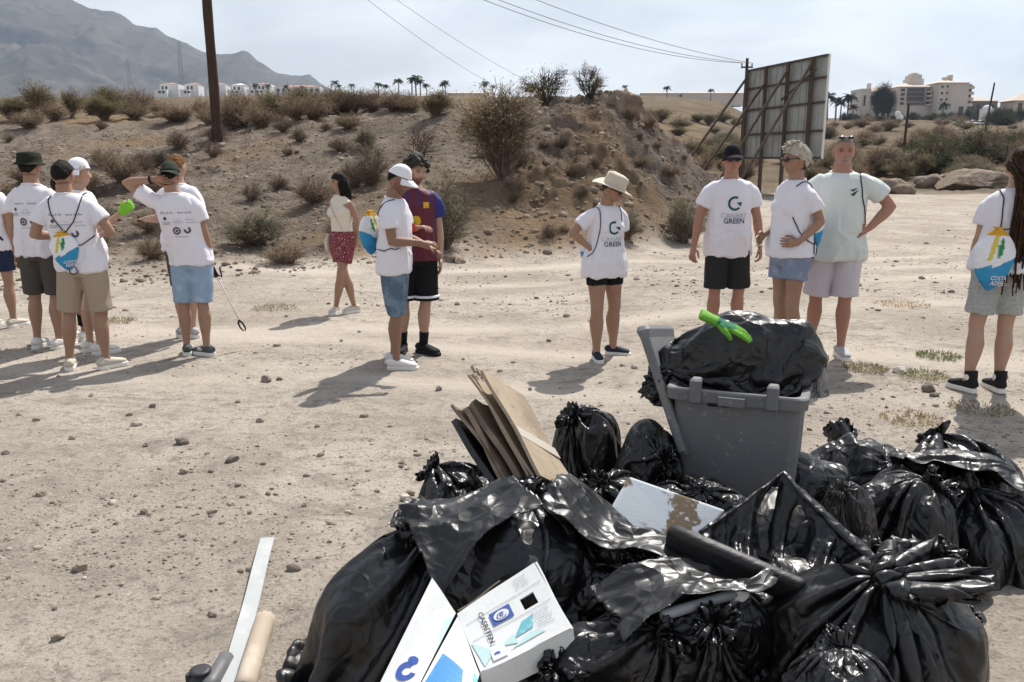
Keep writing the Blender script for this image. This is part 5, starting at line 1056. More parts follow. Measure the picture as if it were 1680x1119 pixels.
# 4  white cap, raised lime glove
g_, h_ = hpos(160, 578, 262); I = person(g_, 'person in backwards white cap holding up a lime green glove', h=h_, heading=142, fem=True, tee='tee', shorts_mat=M_GDENIM, shorts_z=.60, shoe_mat=M_SHW, feet=((.09, 0), (-.10, .0)), fyaw=(0, -10), hair='short', hair_mat=M_HBLO, seed=5, skin=S_FAIR, rarm=dict(up=(-.22, -.12, -1), fo=(-.35, -.75, .62), curl=.7), loose=1.03)
cap(I, M_CAPW, True); dbag(I, (.0, .17, 1.02), 'drawstring bag hanging between the beige shorts and the lime glove', yaw=0, size=.7, txt=False, straps=[[(.10, .0, 1.45), (.11, .1, 1.38), (.04, .14, 1.16)], [(-.10, .0, 1.45), (-.11, .1, 1.38), (-.04, .14, 1.16)]])
sh, el, wr, u_, f_, hd_, n_ = I['arms'][-1]; gm = MB(); gf = MB(); hand_geo(gm, gf, wr - f_ * .01, hd_, n_, -1, .55, .08, 1.0); V_, F_ = remeshed(np.vstack(gm.V + gf.V), gm.F + [tuple(i + gm.n for i in f) for f in gf.F], .006, 1); V_ = V_ + vnormals(V_, F_) * .005; mesh_obj('work_glove', V_, F_, M_LIME, I['root'])
# 5  hidden behind 3
g_, h_ = hpos(128, 557, 284); I = person(g_, 'person in black trousers mostly hidden behind the beige shorts', h=h_, heading=170, tee='tee', shorts_mat=M_BLACKC, shorts_z=.16, shoe_mat=M_SHW, hair='short', seed=6, fem=True)
# 6  hand behind head, grabber
g_, h_ = hpos(326, 581, 266); I = person(g_, 'person in dark cap with one hand behind the head and pale blue shorts', h=h_, heading=190, tee='tee', shorts_mat=M_LDENIM, shorts_z=.50, shorts_loose=1.0, shoe_mat=M_SHG, stripes=True, feet=((.10, -.03), (-.09, .05)), fyaw=(10, 50), hair='buzz', seed=7, skin=S_TAN, lean=(.10, .03), head=(-6, 14, 4), larm=dict(up=(.80, .04, .58), fo=(-.93, .26, .12), palm=(0, -1, 0), hand=(-1, -.05, .0), curl=.25), rarm=dict(up=(-.22, .02, -1), fo=(-.12, -.22, -1), curl=1.0))
cap(I, M_CAPG, True); sponsors(I, 1)
sh, el, wr, u_, f_, hd_, n_ = I['arms'][-1]; strap(I, [wr + [.03, 0, 0], wr + [0, .03, 0], wr + [-.03, 0, 0], wr + [0, -.03, 0], wr + [.03, 0, 0]], 'wristband', I['root'], .006, True); sh2, el2, wr2, *_ = I['arms'][1]
th_ = np.linspace(0, 6.28, 14); fv = (wr2 - el2) / np.linalg.norm(wr2 - el2); Mf = frame(fv); MB().tube([wr2 - fv * .02 + Mf[:, 0] * math.cos(a) * .029 + Mf[:, 1] * math.sin(a) * .029 for a in th_], .012, 6, cap=False).obj('watch', M_SHK, I['root'])
# the grabber
Mw = Matrix.Translation(I['root'].location) @ Matrix.Rotation(I['root'].rotation_euler.z, 4, 'Z') @ Matrix.Scale(I['root'].scale[0], 4); hw = np.array(Mw @ Vector(wr + hd_ / np.linalg.norm(hd_) * .09)); ge = at_y(401, 543, hw[1] + .12); gr = empty('litter_grabber', ge, 0, 'long litter grabber with black grip and black jaws', 'grabber')
hv_ = hw - ge; dv_ = hv_ / np.linalg.norm(hv_); MB().tube([dv_ * .1, hv_ - dv_ * .04], .006, 8).obj('shaft', M_SOLE, gr); MB().tube([hv_ - dv_ * .08, hv_ + dv_ * .05], [.018, .02], 8).obj('grip', M_SHK, gr); MB().tube([hv_ - dv_ * .05, hv_ - dv_ * .06 + [.05, 0, -.02], hv_ - dv_ * .0 + [.06, 0, .01]], .008, 6).obj('trigger', M_SHK, gr)
for s_ in (-1, 1): MB().tube([dv_ * .11, dv_ * .08 + [s_ * .02, 0, 0], dv_ * .03 + [s_ * .022, 0, 0], [s_ * .006, 0, 0]], [.010, .009, .008, .006], 6).obj('jaw', M_SHK, gr)
# 7  hidden behind 6
g_, h_ = hpos(312, 552, 253); I = person(g_, 'person with ginger brown hair standing half hidden behind the dark cap', h=h_, heading=165, tee='tee', shorts_mat=M_CHAR, shorts_z=.5, shoe_mat=M_SHGR, hair='short', hair_mat=M_HGING, seed=8, skin=S_FAIR, feet=((.06, 0), (-.05, 0)), fyaw=(0, 60), larm=dict(up=(.35, -.1, -.9), fo=(.9, -.4, -.05), palm=(0, 0, -1)))
sh, el, wr, u_, f_, hd_, n_ = I['arms'][1]; MB().box(wr + f_ * .10, (.02, .06, .05)).obj('dark_strap', M_SHK, I['root'])
# 8  cream top, crossed legs
g_, h_ = hpos(566, 513, 283); I = person(g_, 'person with dark bob, cream sleeveless top and maroon patterned shorts', h=h_, heading=-28, fem=True, tee='tank_top', tank=True, tee_mat=M_CREAMT, hem=.92, shorts_mat=M_PRINTS, shorts_z=.66, shorts_loose=1.12, shoe_mat=M_SHC, feet=((-.075, -.10), (.10, .05)), fyaw=(14, -22), hair='bob', seed=9, skin=S_TAN, head=(-42, 2, 0), larm=dict(up=(.22, .22, -1), fo=(-.35, .35, -1)), rarm=dict(up=(-.20, .25, -1), fo=(.2, .35, -1)))
strap(I, [(-.09, 0, 1.43), (-.05, -.1, 1.30), (.06, -.12, 1.12), (.14, -.06, .96)], 'shoulder_strap', I['tee'], .005, m_=M_SHC)
dbg = np.array([-.19, -.02, .86]); Mw = Matrix.Translation(I['root'].location) @ Matrix.Rotation(I['root'].rotation_euler.z, 4, 'Z') @ Matrix.Scale(I['root'].scale[0], 4); V_, F_ = sphere((0, 0, .11), (.035, .075, .11), 16, 12); ob = mesh_obj('shoulder_bag', V_, F_, M_SHC); ob.location = Mw @ Vector(dbg - [0, 0, .11]); ob.rotation_euler.z = I['root'].rotation_euler.z; tag(ob, 'small cream shoulder bag at the hip of the maroon shorts', 'bag')
# 10 football shirt (stands behind 9)
g_, h_ = hpos(686, 580, 256); I = person(g_, 'young person with curly dark hair in a maroon and blue football shirt', h=h_, heading=14, tee='football_shirt', tee_mat=M_MAROON, sleeve=.60, shorts_mat=M_BLACKC, shorts_z=.50, shorts_loose=1.15, shoe_mat=M_SHK, sole_mat=M_SHK, sock=M_BLACKC, sockh=.3, feet=((.05, -.02), (-.13, .06)), fyaw=(38, -20), hair='curly', hair_mat=mat('dark_curly_hair', (.03, .02, .014), .6, .3, bump=[(90, 1., .01)]), beard=.8, beardc=(.12, .09, .08), seed=10, skin=S_FAIR, head=(30, 10, 0), larm=dict(up=(.15, .04, -1), fo=(.02, -.12, -1)), rarm=dict(up=(-.1, -.15, -1), fo=(.75, -.75, .12), palm=(0, 0, -1), curl=.6))
me_ = I['tee'].data; V_ = np.empty(len(me_.vertices) * 3); me_.vertices.foreach_get('co', V_); V_ = V_.reshape(-1, 3); wv_ = sstep(.155, .175, np.abs(V_[:, 0])) * (V_[:, 2] > 1.1); wv_ = np.maximum(wv_, .55 * sstep(.3, .7, np.sin(V_[:, 0] * 62)) * (V_[:, 2] > 1.33)); set_col(me_, np.array((.115, .02, .034)) * (1 - wv_[:, None]) + np.array((.022, .028, .15)) * wv_[:, None])
decal(I, *arc_geo(0, .030, 0, 360, 20, 3), (.0, 0, 1.215), False, M_YEL, 'shirt_badge'); V_, F_ = rect_geo(.05, .05, 4); decal(I, V_, F_, (.085, 0, 1.335), False, M_YEL, 'crest'); V_, F_ = rect_geo(.034, .014, 3); decal(I, V_, F_, (.085, 0, 1.322), False, M_REDR, 'crest'); decal(I, *arc_geo(.018, .045, 0, 360, 20, 3), (-.01, 0, 1.20), False, M_YEL, 'shirt_badge')
for z_, m_ in ((.53, M_TEE), (.505, M_BLACKC)):
    for s_, (hp, kn, an, fwd, yw) in zip((1, -1), I['legs']):
        cc = hp + (kn - hp) * ((hp[2] - z_) / (hp[2] - kn[2])); t_ = np.linspace(0, 6.283, 22); MB().tube(np.stack([cc[0] + .112 * np.cos(t_), cc[1] + .112 * np.sin(t_), cc[2] + 0 * t_], 1), (.012 if m_ is M_TEE else .010), 6, cap=False).obj('hem_stripe', m_, I['shorts'])
MB().tube(interp([I['arms'][-1][2] - I['arms'][-1][4] * .06, I['arms'][-1][2]], 4), [.034, .036, .036, .032], 12).obj('red_wristband', M_REDR, I['root'])
# 9  white cap, denim, profile
g_, h_ = hpos(652, 602, 270); I = person(g_, 'person in white cap and long denim shorts looking down at crossed hands', h=h_, heading=80, tee='tee', shorts_mat=M_DENIM, shorts_z=.47, shorts_loose=1.12, shoe_mat=M_SHW, feet=((.12, .05), (-.09, -.04)), fyaw=(-4, 8), hair='buzz', seed=11, skin=S_DARK, head=(0, 22, 0), lean=(0, -.02), beard=.4, rarm=dict(up=(-.14, -.10, -1), fo=(.34, -.94, -.06), palm=(.3, .2, -1), curl=.7), larm=dict(up=(.1, -.15, -1), fo=(-.35, -.9, -.3), palm=(-.3, .2, -1), curl=.7))
cap(I, M_CAPW); dbag(I, (-.02, .195, 1.15), 'blue drawstring bag on the back of the white cap wearer in denim', yaw=-25, size=.95, straps=[[(-.10, -.03, 1.46), (-.13, .06, 1.44), (-.06, .14, 1.32)], [(-.15, .1, 1.05), (-.19, .02, 1.04), (-.16, -.08, 1.06)], [(.10, -.03, 1.46), (.12, .06, 1.44), (.05, .14, 1.32)]])
# 11 sunhat
g_, h_ = hpos(988, 586, 287); I = person(g_, 'person in straw sunhat with one hand on the hip and short black shorts', h=h_, heading=28, fem=True, tee='tee', shorts_mat=M_BLACKC, shorts_z=.72, shorts_loose=.95, shoe_mat=M_SHN, feet=((.15, .02), (-.11, -.08)), fyaw=(48, -20), hair='short', hair_mat=M_HBRN, seed=12, bw=1.08, legw=1.2, armw=1.1, skin=S_TAN, head=(40, 24, 0), rarm=dict(up=(-.72, .25, -.72), fo=(.62, -.38, -.62), hand=(.85, -.45, -.1), palm=(.1, .9, -.2), curl=.2), larm=dict(up=(.25, .3, -1), fo=(-.3, .5, -.6)), hem=.80, lean=(.02, 0))
hat(I, M_STRAW, .10, .93, .085, .016, .03, name='sunhat'); glasses(I); canary(I)
strap(I, [(-.115, .04, 1.46), (-.12, -.06, 1.42), (-.13, -.10, 1.28), (-.16, -.08, 1.08), (-.17, -.02, .98)], 'cord', I['tee']); strap(I, [(.10, .02, 1.46), (.10, -.07, 1.42), (.10, -.12, 1.32)], 'cord', I['tee'])
dbag(I, (-.03, .19, .98), 'drawstring bag peeping out behind the sunhat wearer\'s hip', yaw=0, size=.85, txt=False)
# 12 ring-logo tee, facing
g_, h_ = hpos(1186, 563, 240); I = person(g_, 'person in dark cap, sunglasses and black shorts facing with arms hanging', h=h_, heading=4, tee='tee', shorts_mat=M_CHAR if False else cloth_mat('black_grey_cotton', (.028, .028, .03)), shorts_z=.51, shorts_loose=1.08, shoe_mat=M_SHG, feet=((.13, 0), (-.11, 0)), fyaw=(20, -18), hair='short', hair_mat=M_HBRN, seed=13, skin=S_RED, head=(-8, -4, 0), loose=1.04, hem=.80, larm=dict(up=(.32, .05, -1), fo=(.12, -.12, -1), curl=.7, palm=(-.8, .5, 0)), rarm=dict(up=(-.38, .05, -1), fo=(-.18, -.12, -1), curl=.55, palm=(.8, .5, 0)))
cap(I, M_CAPN); glasses(I); canary(I)
sh, el, wr, u_, f_, hd_, n_ = I['arms'][1]; Mf = frame(f_); MB().tube([wr - f_ * .01 + Mf[:, 0] * math.cos(a) * .03 + Mf[:, 1] * math.sin(a) * .03 for a in th_], .008, 6, cap=False).obj('wristband', M_SOLE, I['root'])
# 13 blonde, profile
g_, h_ = hpos(1284, 596, 236); I = person(g_, 'person with short ash blonde hair and glasses in denim shorts seen from the side', h=h_, heading=-68, fem=True, tee='tee', shorts_mat=M_MDENIM, shorts_z=.70, shorts_loose=1.08, shoe_mat=M_SHW, feet=((.10, -.02), (-.10, .03)), fyaw=(0, 0), hair='messy', hair_mat=M_HBLO, seed=14, skin=S_TAN, head=(-14, 2, 0), bw=1.05, belly=.02, hem=.88, larm=dict(up=(.22, .42, -1), fo=(-.12, -.72, -.62), palm=(-.9, .2, 0), curl=.6, hand=(-.3, -.9, .0)), rarm=dict(up=(-.2, .3, -1), fo=(.2, -.8, -.4)))
glasses(I, False); sponsors(I, 9)
dbag(I, (.06, .205, 1.10), 'blue and white drawstring bag on the ash blonde person\'s back', yaw=-48, roll=0, size=.98, straps=[[(.09, -.06, 1.42), (.10, .02, 1.46), (.10, .1, 1.40), (.06, .14, 1.28)], [(.10, .14, 1.0), (.16, .06, .98), (.15, -.04, 1.05), (.11, -.09, 1.2)], [(.15, .09, 1.03), (.17, .07, .93), (.16, .09, .86), (.15, .11, .95)]])
# 14 mint tee
g_, h_ = hpos(1358, 583, 222); I = person(g_, 'bearded person in pale mint tee and pale grey shorts with hand on hip', h=h_, heading=-14, tee='tee', tee_mat=M_MINT, shorts_mat=M_LILAC, shorts_z=.50, shorts_loose=1.12, shoe_mat=M_SHGR, feet=((.09, -.04), (-.14, .04)), fyaw=(10, -30), hair='buzz', hair_mat=mat('stubble', (.17, .15, .14), .8), hairc=(.10, .08, .07), beard=.7, beardc=(.80, 1.25, 1.6), seed=15, skin=S_RED, head=(2, 2, 0), belly=.035, bw=1.08, armw=1.08, loose=1.02, hem=.80, larm=dict(up=(.74, .12, -.72), fo=(-.62, -.42, -.62), palm=(-.2, 1, -.2), hand=(-.9, -.35, -.35), curl=.25), rarm=dict(up=(-.3, .05, -1), fo=(-.0, -.2, -1)))
strap(I, [(.115, .03, 1.46), (.13, -.07, 1.42), (.155, -.10, 1.28), (.19, -.07, 1.12), (.2, 0, 1.0)], 'cord', I['tee']); V_, F_ = poly_geo([(-.03, -.02), (.035, .022), (.0, -.028)]); decal(I, V_, F_, (.085, 0, 1.32), False, M_INKG, 'chest_logo'); V_, F_ = poly_geo([(-.01, .0), (.03, .03), (-.035, .012)]); decal(I, V_, F_, (.085, 0, 1.325), False, M_INKG, 'chest_logo')
H_ = I['H']; mbg = MB()
for s_ in (-1, 1): V_, F_ = sphere((s_ * .034, -.062, .108), (.027, .02, .012), 12, 8); mbg.add(H_(V_), F_)
mbg.tube([H_((-.06, -.05, .105)), H_((0, -.078, .108)), H_((.06, -.05, .105))], .004, 6).obj('pushed_up_sunglasses', M_GLASS, I['root'])
# 15 dreadlocks
g_, h_ = hpos(1622, 640, 246); I = person(g_, 'person with long brown dreadlocks and grey cutoff shorts, back turned', h=h_, heading=172, fem=True, tee='tee', shorts_mat=M_GREYC, shorts_z=.58, shorts_loose=1.0, shoe='high', shoe_mat=M_SHK, feet=((.17, .03), (-.05, .0)), fyaw=(30, 10), hair='dreads', hair_mat=M_HDRED, seed=16, skin=S_FAIR, bw=1.12, loose=1.04, hem=.90, lean=(-.02, 0), head=(-12, 4, 0), larm=dict(up=(.1, -.12, -1), fo=(-.1, -.7, -.7)), rarm=dict(up=(-.2, .0, -1), fo=(.0, -.6, -.8)), legw=1.05)
dbag(I, (.155, .205, .965), 'large blue and white drawstring bag beneath the dreadlocks', yaw=16, roll=-4, size=1.12, straps=[[(.10, .0, 1.46), (.11, .1, 1.42), (.12, .15, 1.2)], [(-.12, .0, 1.45), (-.13, .1, 1.40), (.0, .16, 1.22), (.12, .15, 1.2)], [(.1, .16, 1.0), (-.05, .15, 1.12), (-.16, .1, 1.28)]])
rg_ = np.random.default_rng(3)
for s_, (hp, kn, an, fwd, yw) in zip((1, -1), I['legs']):
    mbz = MB(); cc = hp + (kn - hp) * ((hp[2] - .60) / (hp[2] - kn[2]))
    for k in range(40):
        a = rg_.uniform(0, 6.28); b_ = cc + np.array([math.cos(a) * .096, math.sin(a) * .096, .012]); mbz.tube([b_, b_ + [rg_.normal() * .004, rg_.normal() * .004, -rg_.uniform(.015, .03)]], .0018, 3)
    tag(mbz.obj('frayed_hem', M_SOLE, I['shorts']), kind='stuff')
# ------------------------------------------------------------------ rubbish pile
def sim_bag(seed, blobs, Rb=.33, neck=(0, 0, .55), tail=.12, tail_dir=(0, 0, 1), excess=1.18, N=96, M=66, iters=150, grav=.00012, press=.0011, tie_r=.02, bend=.22, lumps=14, fill=1.22, tail_r=.15):
    """small cloth solver: a film tube gathered at its tie, pulled onto lumpy contents"""
    rng = np.random.default_rng(seed); blobs = np.array(blobs, float); ex = []
    for q in range(lumps):
        bb_ = blobs[rng.integers(len(blobs))]; dv = rng.standard_normal(3); dv /= np.linalg.norm(dv); r2 = bb_[3] * rng.uniform(.25, .45); p = bb_[:3] + dv * (bb_[3] - r2 * .45); p[2] = max(p[2], r2 * .8); ex.append([*p, r2])
    if ex: blobs = np.vstack([blobs, ex])
    c = np.average(blobs[:, :3], axis=0, weights=blobs[:, 3]); neck = np.array(neck, float); td = np.array(tail_dir, float); td /= np.linalg.norm(td)
    mb_ = int(M * .82); th = np.arange(N) / N * 2 * np.pi; Rm = Rb * excess; P = np.zeros((M, N, 3)); Rr = np.zeros(M)
    up = neck - np.array([c[0], c[1], 0.]); Lh = np.linalg.norm(up); up /= Lh; a = np.cross(up, [.3, .9, .1]); a /= np.linalg.norm(a); b = np.cross(up, a)
    k = int(rng.integers(13, 19)); ph = rng.uniform(0, 6.28, 3); zig = .55 * np.sin(k * th + ph[0] + 1.1 * np.sin(2 * th + ph[1])) + .45 * np.sin((2 * k + 3) * th + ph[2])
    for i in range(M):
        if i < mb_:
            t = i / (mb_ - 1); rad_ = Rm * 1.08 * min(1, (max(t, 1e-4) / .22) ** .5) if t < .22 else Rm * 1.08 * (1 - ((t - .22) / .78) ** 2.6) + tie_r * ((t - .22) / .78) ** 2.6; ctr = np.array([c[0], c[1], .0]) + up * Lh * (t ** 1.15)
        else: t = (i - mb_) / (M - 1 - mb_); ctr = neck + td * tail * t; rad_ = tie_r + (Rm * tail_r - tie_r) * t ** .8
        s = max(0, 1 - rad_ / Rm); rr = rad_ * (1 + .75 * s * zig); P[i] = ctr + np.outer(rr * np.cos(th), a) + np.outer(rr * np.sin(th), b); Rr[i] = Rm if i > mb_ * .2 else max(rad_, .02)
    P[mb_ + 2:] += .03 * fbm(P[mb_ + 2:] * 14, seed, 2)[..., None] * np.array([1, .6, 1.2])
    d = P - c; d /= np.linalg.norm(d, axis=2, keepdims=True) + 1e-9; P += d * (fbm(P * 7, seed, 3) * .02)[..., None] * (np.arange(M) < mb_ - 2)[:, None, None]
    lh = (2 * np.pi * Rr / N)[:, None] * np.ones((1, N)) * (1 + .024 * rng.standard_normal((M, N))); lv = (np.maximum(np.linalg.norm(np.diff(P, axis=0), axis=2).mean(1), .004) * 1.06)[:, None] * np.ones((1, N)); ls = np.sqrt(((lh[1:] + lh[:-1]) / 2) ** 2 + lv ** 2)
    V = np.zeros_like(P); w = np.ones((M, N, 1)); w[mb_ - 1:mb_ + 1] = 0; w[-1] = 0; w[-4:-1] = .3; P0 = P.copy(); idx = np.arange(N)
    rr_ = np.random.default_rng(5); lo = (blobs[:, :3] - blobs[:, 3:]).min(0); hi = (blobs[:, :3] + blobs[:, 3:]).max(0); S_ = rr_.uniform(lo, hi, (4000, 3)); vc = (np.linalg.norm(S_[:, None] - blobs[None, :, :3], axis=2) < blobs[None, :, 3]).any(1).mean() * np.prod(hi - lo)
    def solve(A, B, wa, wb, L_, st, lo=False):
        D = B - A; ln = np.sqrt(np.einsum('...i,...i', D, D))[..., None] + 1e-9; e = ln - L_[..., None]
        if lo: e = np.minimum(e, 0)
        cc = D * (e * st / (ln * (wa + wb + 1e-9))); return cc * wa, -cc * wb
    for it in range(iters):
        V *= .93; V[..., 2] -= grav
        if it % 3 == 0:
            e1 = np.roll(P, -1, 1) - np.roll(P, 1, 1); e2 = np.zeros_like(P); e2[1:-1] = P[2:] - P[:-2]; e2[0] = P[1] - P[0]; cr_ = np.cross(e1, e2); nn = cr_ / (np.linalg.norm(cr_, axis=2, keepdims=True) + 1e-9); nn[mb_ - 2:] = 0; vol = abs((P * cr_).sum(-1)[:mb_].sum() / 12)
        V += nn * (press * np.clip(2.5 * (vc * fill - vol) / vc, -1.6, 1.)); Q = P + V * (w > 0)
        for sub in range(2):
            for o in (0, 1):
                jb = (idx[o::2] + 1) % N; ca, cb_ = solve(Q[:, o::2], Q[:, jb], w[:, o::2], w[:, jb], lh[:, o::2], .9); Q[:, o::2] += ca; Q[:, jb] += cb_
            for o in (0, 1):
                n_ = (M - o) // 2; sa, sb = slice(o, o + 2 * n_, 2), slice(o + 1, o + 1 + 2 * n_, 2); ca, cb_ = solve(Q[sa], Q[sb], w[sa], w[sb], lv[sa], 1.); Q[sa] += ca; Q[sb] += cb_
            sg = 1 if (it + sub) % 2 else -1; j2 = (idx + sg) % N
            for o in (0, 1):
                n_ = (M - o) // 2; sa, sb = slice(o, o + 2 * n_, 2), slice(o + 1, o + 1 + 2 * n_, 2); ca, cb_ = solve(Q[sa], Q[sb][:, j2], w[sa], w[sb][:, j2], ls[sa], .5); Q[sa] += ca; T = Q[sb]; T[:, j2] += cb_
        for o in range(3):
            j = idx[o::3][:N // 3]; j2 = (j + 2) % N; ca, cb_ = solve(Q[:, j], Q[:, j2], w[:, j], w[:, j2], 2 * lh[:, j] * .80, bend, True); Q[:, j] += ca; Q[:, j2] += cb_
        for bx in blobs:
            dd = Q - bx[:3]; ln = np.sqrt(np.einsum('...i,...i', dd, dd)) + 1e-9; m_ = ln < bx[3]
            if m_.any(): Q[m_] += dd[m_] / ln[m_][:, None] * (bx[3] - ln[m_])[:, None] * .9
        m_ = Q[..., 2] < .004; Q[m_, 2] = .004; Q = np.where(w > 0, Q, P0); V = Q - P; P = Q; sp = np.linalg.norm(V, axis=2, keepdims=True); V *= np.minimum(1, .03 / (sp + 1e-9)); V[m_] *= .3
    return P
def film_mat(nm, col, rough, bumpst=.35):
    m = bpy.data.materials.new(nm); m.use_nodes = True; t = m.node_tree; p = t.nodes['Principled BSDF']; LK = t.links.new; p.inputs['Base Color'].default_value = (*col, 1); p.inputs['IOR'].default_value = 1.52
    tcn = t.nodes.new('ShaderNodeTexCoord'); n2 = t.nodes.new('ShaderNodeTexNoise'); n2.inputs['Scale'].default_value = 6; n2.inputs['Detail'].default_value = 4; LK(tcn.outputs['Object'], n2.inputs['Vector']); mr = t.nodes.new('ShaderNodeMapRange'); mr.inputs['From Min'].default_value = .3; mr.inputs['From Max'].default_value = .7; mr.inputs['To Min'].default_value = rough - .07; mr.inputs['To Max'].default_value = rough + .10; LK(n2.outputs[0], mr.inputs[0]); LK(mr.outputs[0], p.inputs['Roughness'])
    n1 = t.nodes.new('ShaderNodeTexNoise'); n1.noise_type = 'RIDGED_MULTIFRACTAL'; n1.inputs['Scale'].default_value = 16; n1.inputs['Detail'].default_value = 4; n1.inputs['Distortion'].default_value = 1.0; LK(tcn.outputs['Object'], n1.inputs['Vector']); b = t.nodes.new('ShaderNodeBump'); b.inputs['Strength'].default_value = bumpst; b.inputs['Distance'].default_value = .012; LK(n1.outputs[0], b.inputs['Height']); v1 = t.nodes.new('ShaderNodeTexVoronoi'); v1.feature = 'DISTANCE_TO_EDGE'; v1.inputs['Scale'].default_value = 14; ds = t.nodes.new('ShaderNodeMix'); ds.data_type = 'RGBA'; ds.inputs['Factor'].default_value = .10; n3_ = t.nodes.new('ShaderNodeTexNoise'); n3_.inputs['Scale'].default_value = 5; LK(tcn.outputs['Object'], n3_.inputs['Vector']); LK(tcn.outputs['Object'], ds.inputs['A']); LK(n3_.outputs['Color'], ds.inputs['B']); LK(ds.outputs['Result'], v1.inputs['Vector'])
    b2 = t.nodes.new('ShaderNodeBump'); b2.inputs['Strength'].default_value = min(1, bumpst * .85); b2.inputs['Distance'].default_value = .03; b2.invert = True; LK(v1.outputs['Distance'], b2.inputs['Height']); LK(b.outputs[0], b2.inputs['Normal']); LK(b2.outputs[0], p.inputs['Normal'])
    return m
FILM = film_mat('black_film', (.0065, .0065, .0072), .36, .55); FILMS = film_mat('slack_black_film', (.0065, .0065, .0072), .38, .45); FILMG = film_mat('thin_grey_film', (.055, .052, .05), .25, .5); FILMC = film_mat('clear_grey_film', (.30, .29, .28), .3, .6)
def arch(seed, **kw):
    P = sim_bag(seed, **kw); M, N, _ = P.shape
    e1 = np.roll(P, -1, 1) - np.roll(P, 1, 1); e2 = np.gradient(P, axis=0); nn = np.cross(e1, e2); nn /= np.linalg.norm(nn, axis=2, keepdims=True) + 1e-9; th_ = np.arange(N) / N * 6.2832; I_ = np.arange(M)[:, None] / M * np.ones((1, N))
    def fld(fq, lq, sd): return ridged(np.stack([np.cos(th_)[None] * fq + 0 * I_, np.sin(th_)[None] * fq + 0 * I_, I_ * lq], -1) + .35 * fbm(P * 5, sd + 2, 2)[..., None], sd, 2, .5)
    am = np.clip(.4 + .9 * fbm(P * 4.5, seed + 9, 2), .05, 1.2) * (I_ < .78); P = P + nn * (am * (.0100 * fld(5.5, 4, seed) + .0060 * fld(12, 9, seed + 5)))[..., None]; P[..., 2] = np.maximum(P[..., 2], 0)
    i_, j_ = np.meshgrid(np.arange(M - 1), np.arange(N), indexing='ij'); j2 = (j_ + 1) % N; F = np.stack([i_ * N + j_, i_ * N + j2, (i_ + 1) * N + j2, (i_ + 1) * N + j_], -1).reshape(-1, 4)
    o = mesh_obj('tmp', P.reshape(-1, 3), F, FILM); s = o.modifiers.new('s', 'SUBSURF'); s.levels = 1; dg = bpy.context.evaluated_depsgraph_get(); me = bpy.data.meshes.new_from_object(o.evaluated_get(dg)); d = o.data; bpy.data.objects.remove(o); bpy.data.meshes.remove(d); me.name = 'bin_bag_film'; me.shade_smooth()
    V = np.empty(len(me.vertices) * 3); me.vertices.foreach_get('co', V); V = V.reshape(-1, 3)
    return me, V
ARCH = {
 'knot': arch(1, blobs=[(0, 0, .2, .2), (.13, .05, .21, .17), (-.12, .08, .22, .15)], excess=1.34, neck=(0, -.05, .45), tail=.13, tail_dir=(.9, .2, .15), tail_r=.26, fill=1.3),
 'squat': arch(2, blobs=[(0, 0, .15, .16), (.17, .0, .14, .14), (-.17, .03, .15, .15), (.05, -.1, .22, .1)], neck=(.10, -.16, .33), tail_dir=(.4, -.8, .4), excess=1.42, tail=.09, fill=1.35),
 'side': arch(3, blobs=[(0, 0, .2, .2), (-.2, 0, .15, .15), (.2, -.05, .15, .14)], neck=(-.28, -.24, .26), tail_dir=(-.6, -.5, .1), excess=1.36, tail=.12, fill=1.3, bend=.14),
 'round': arch(4, blobs=[(0, 0, .22, .23), (.12, .05, .2, .19), (-.12, 0, .17, .17)], excess=1.28, neck=(.06, .04, .46), tail=.08, tail_dir=(.6, .3, .6)),
 'crumple': arch(5, blobs=[(0, 0, .18, .15), (.12, .13, .17, .15), (.0, -.15, .15, .15), (-.13, .08, .16, .13)], excess=1.6, neck=(.12, -.1, .30), tail_dir=(.5, -.6, .2), fill=1.5, bend=.10, tail=.07),
 'drape': arch(6, blobs=[(0, 0, .2, .2), (.17, 0, .17, .16), (-.19, .0, .15, .15)], excess=1.30, neck=(-.31, -.12, .16), tail_dir=(-1, -.4, -.2), fill=1.25, Rb=.36, tail=.06),
 'slack': arch(7, blobs=[(0, 0, .16, .16), (.2, .05, .14, .13), (-.18, -.05, .13, .13)], excess=1.55, neck=(.24, -.18, .25), tail_dir=(.7, -.5, .2), fill=1.6, bend=.1, tail=.12),
 'heap': arch(8, blobs=[(0, 0, .15, .15), (.2, .1, .12, .12), (-.2, .08, .14, .13), (.05, -.17, .12, .12)], excess=1.7, neck=(-.05, .2, .30), tail_dir=(0, 1, .3), fill=1.6, bend=.08, tail=.06, lumps=22),
}
BAGPTS = []
def bag(key, px, py, t, w, h, rz, label, m_=None, tilt=(0, 0), dep=None):
    if 'bin' not in label[:40] and m_ is None: w *= 1.10; h *= .93
    me, V = ARCH[key]; Rm_ = np.array(Matrix.Rotation(R(rz), 3, 'Z')); lo_, hi_ = V.min(0), V.max(0); W_ = (V @ Rm_.T); ext = np.ptp(W_, axis=0); k = w / ext[0]; kz = h / ext[2]
    o = bpy.data.objects.new('bin_bag', me); COL.objects.link(o); o.scale = (k, k * (1 if dep is None else dep), kz); o.rotation_euler = (R(tilt[0]), R(tilt[1]), R(rz)); ctr = (W_.max(0) + W_.min(0)) / 2 * [k, k, kz]
    Mt = np.array(o.rotation_euler.to_matrix()); V2 = (V * np.array(o.scale)) @ Mt.T; ctr = (V2.max(0) + V2.min(0)) / 2; p = at(px, py, t); o.location = Vector(p - ctr)
    if m_: o.material_slots[0].link = 'OBJECT'; o.material_slots[0].material = m_
    BAGPTS.append(V2[::5] + p - ctr)
    return tag(o, label, 'rubbish bag', 'black bags of the rubbish pile')
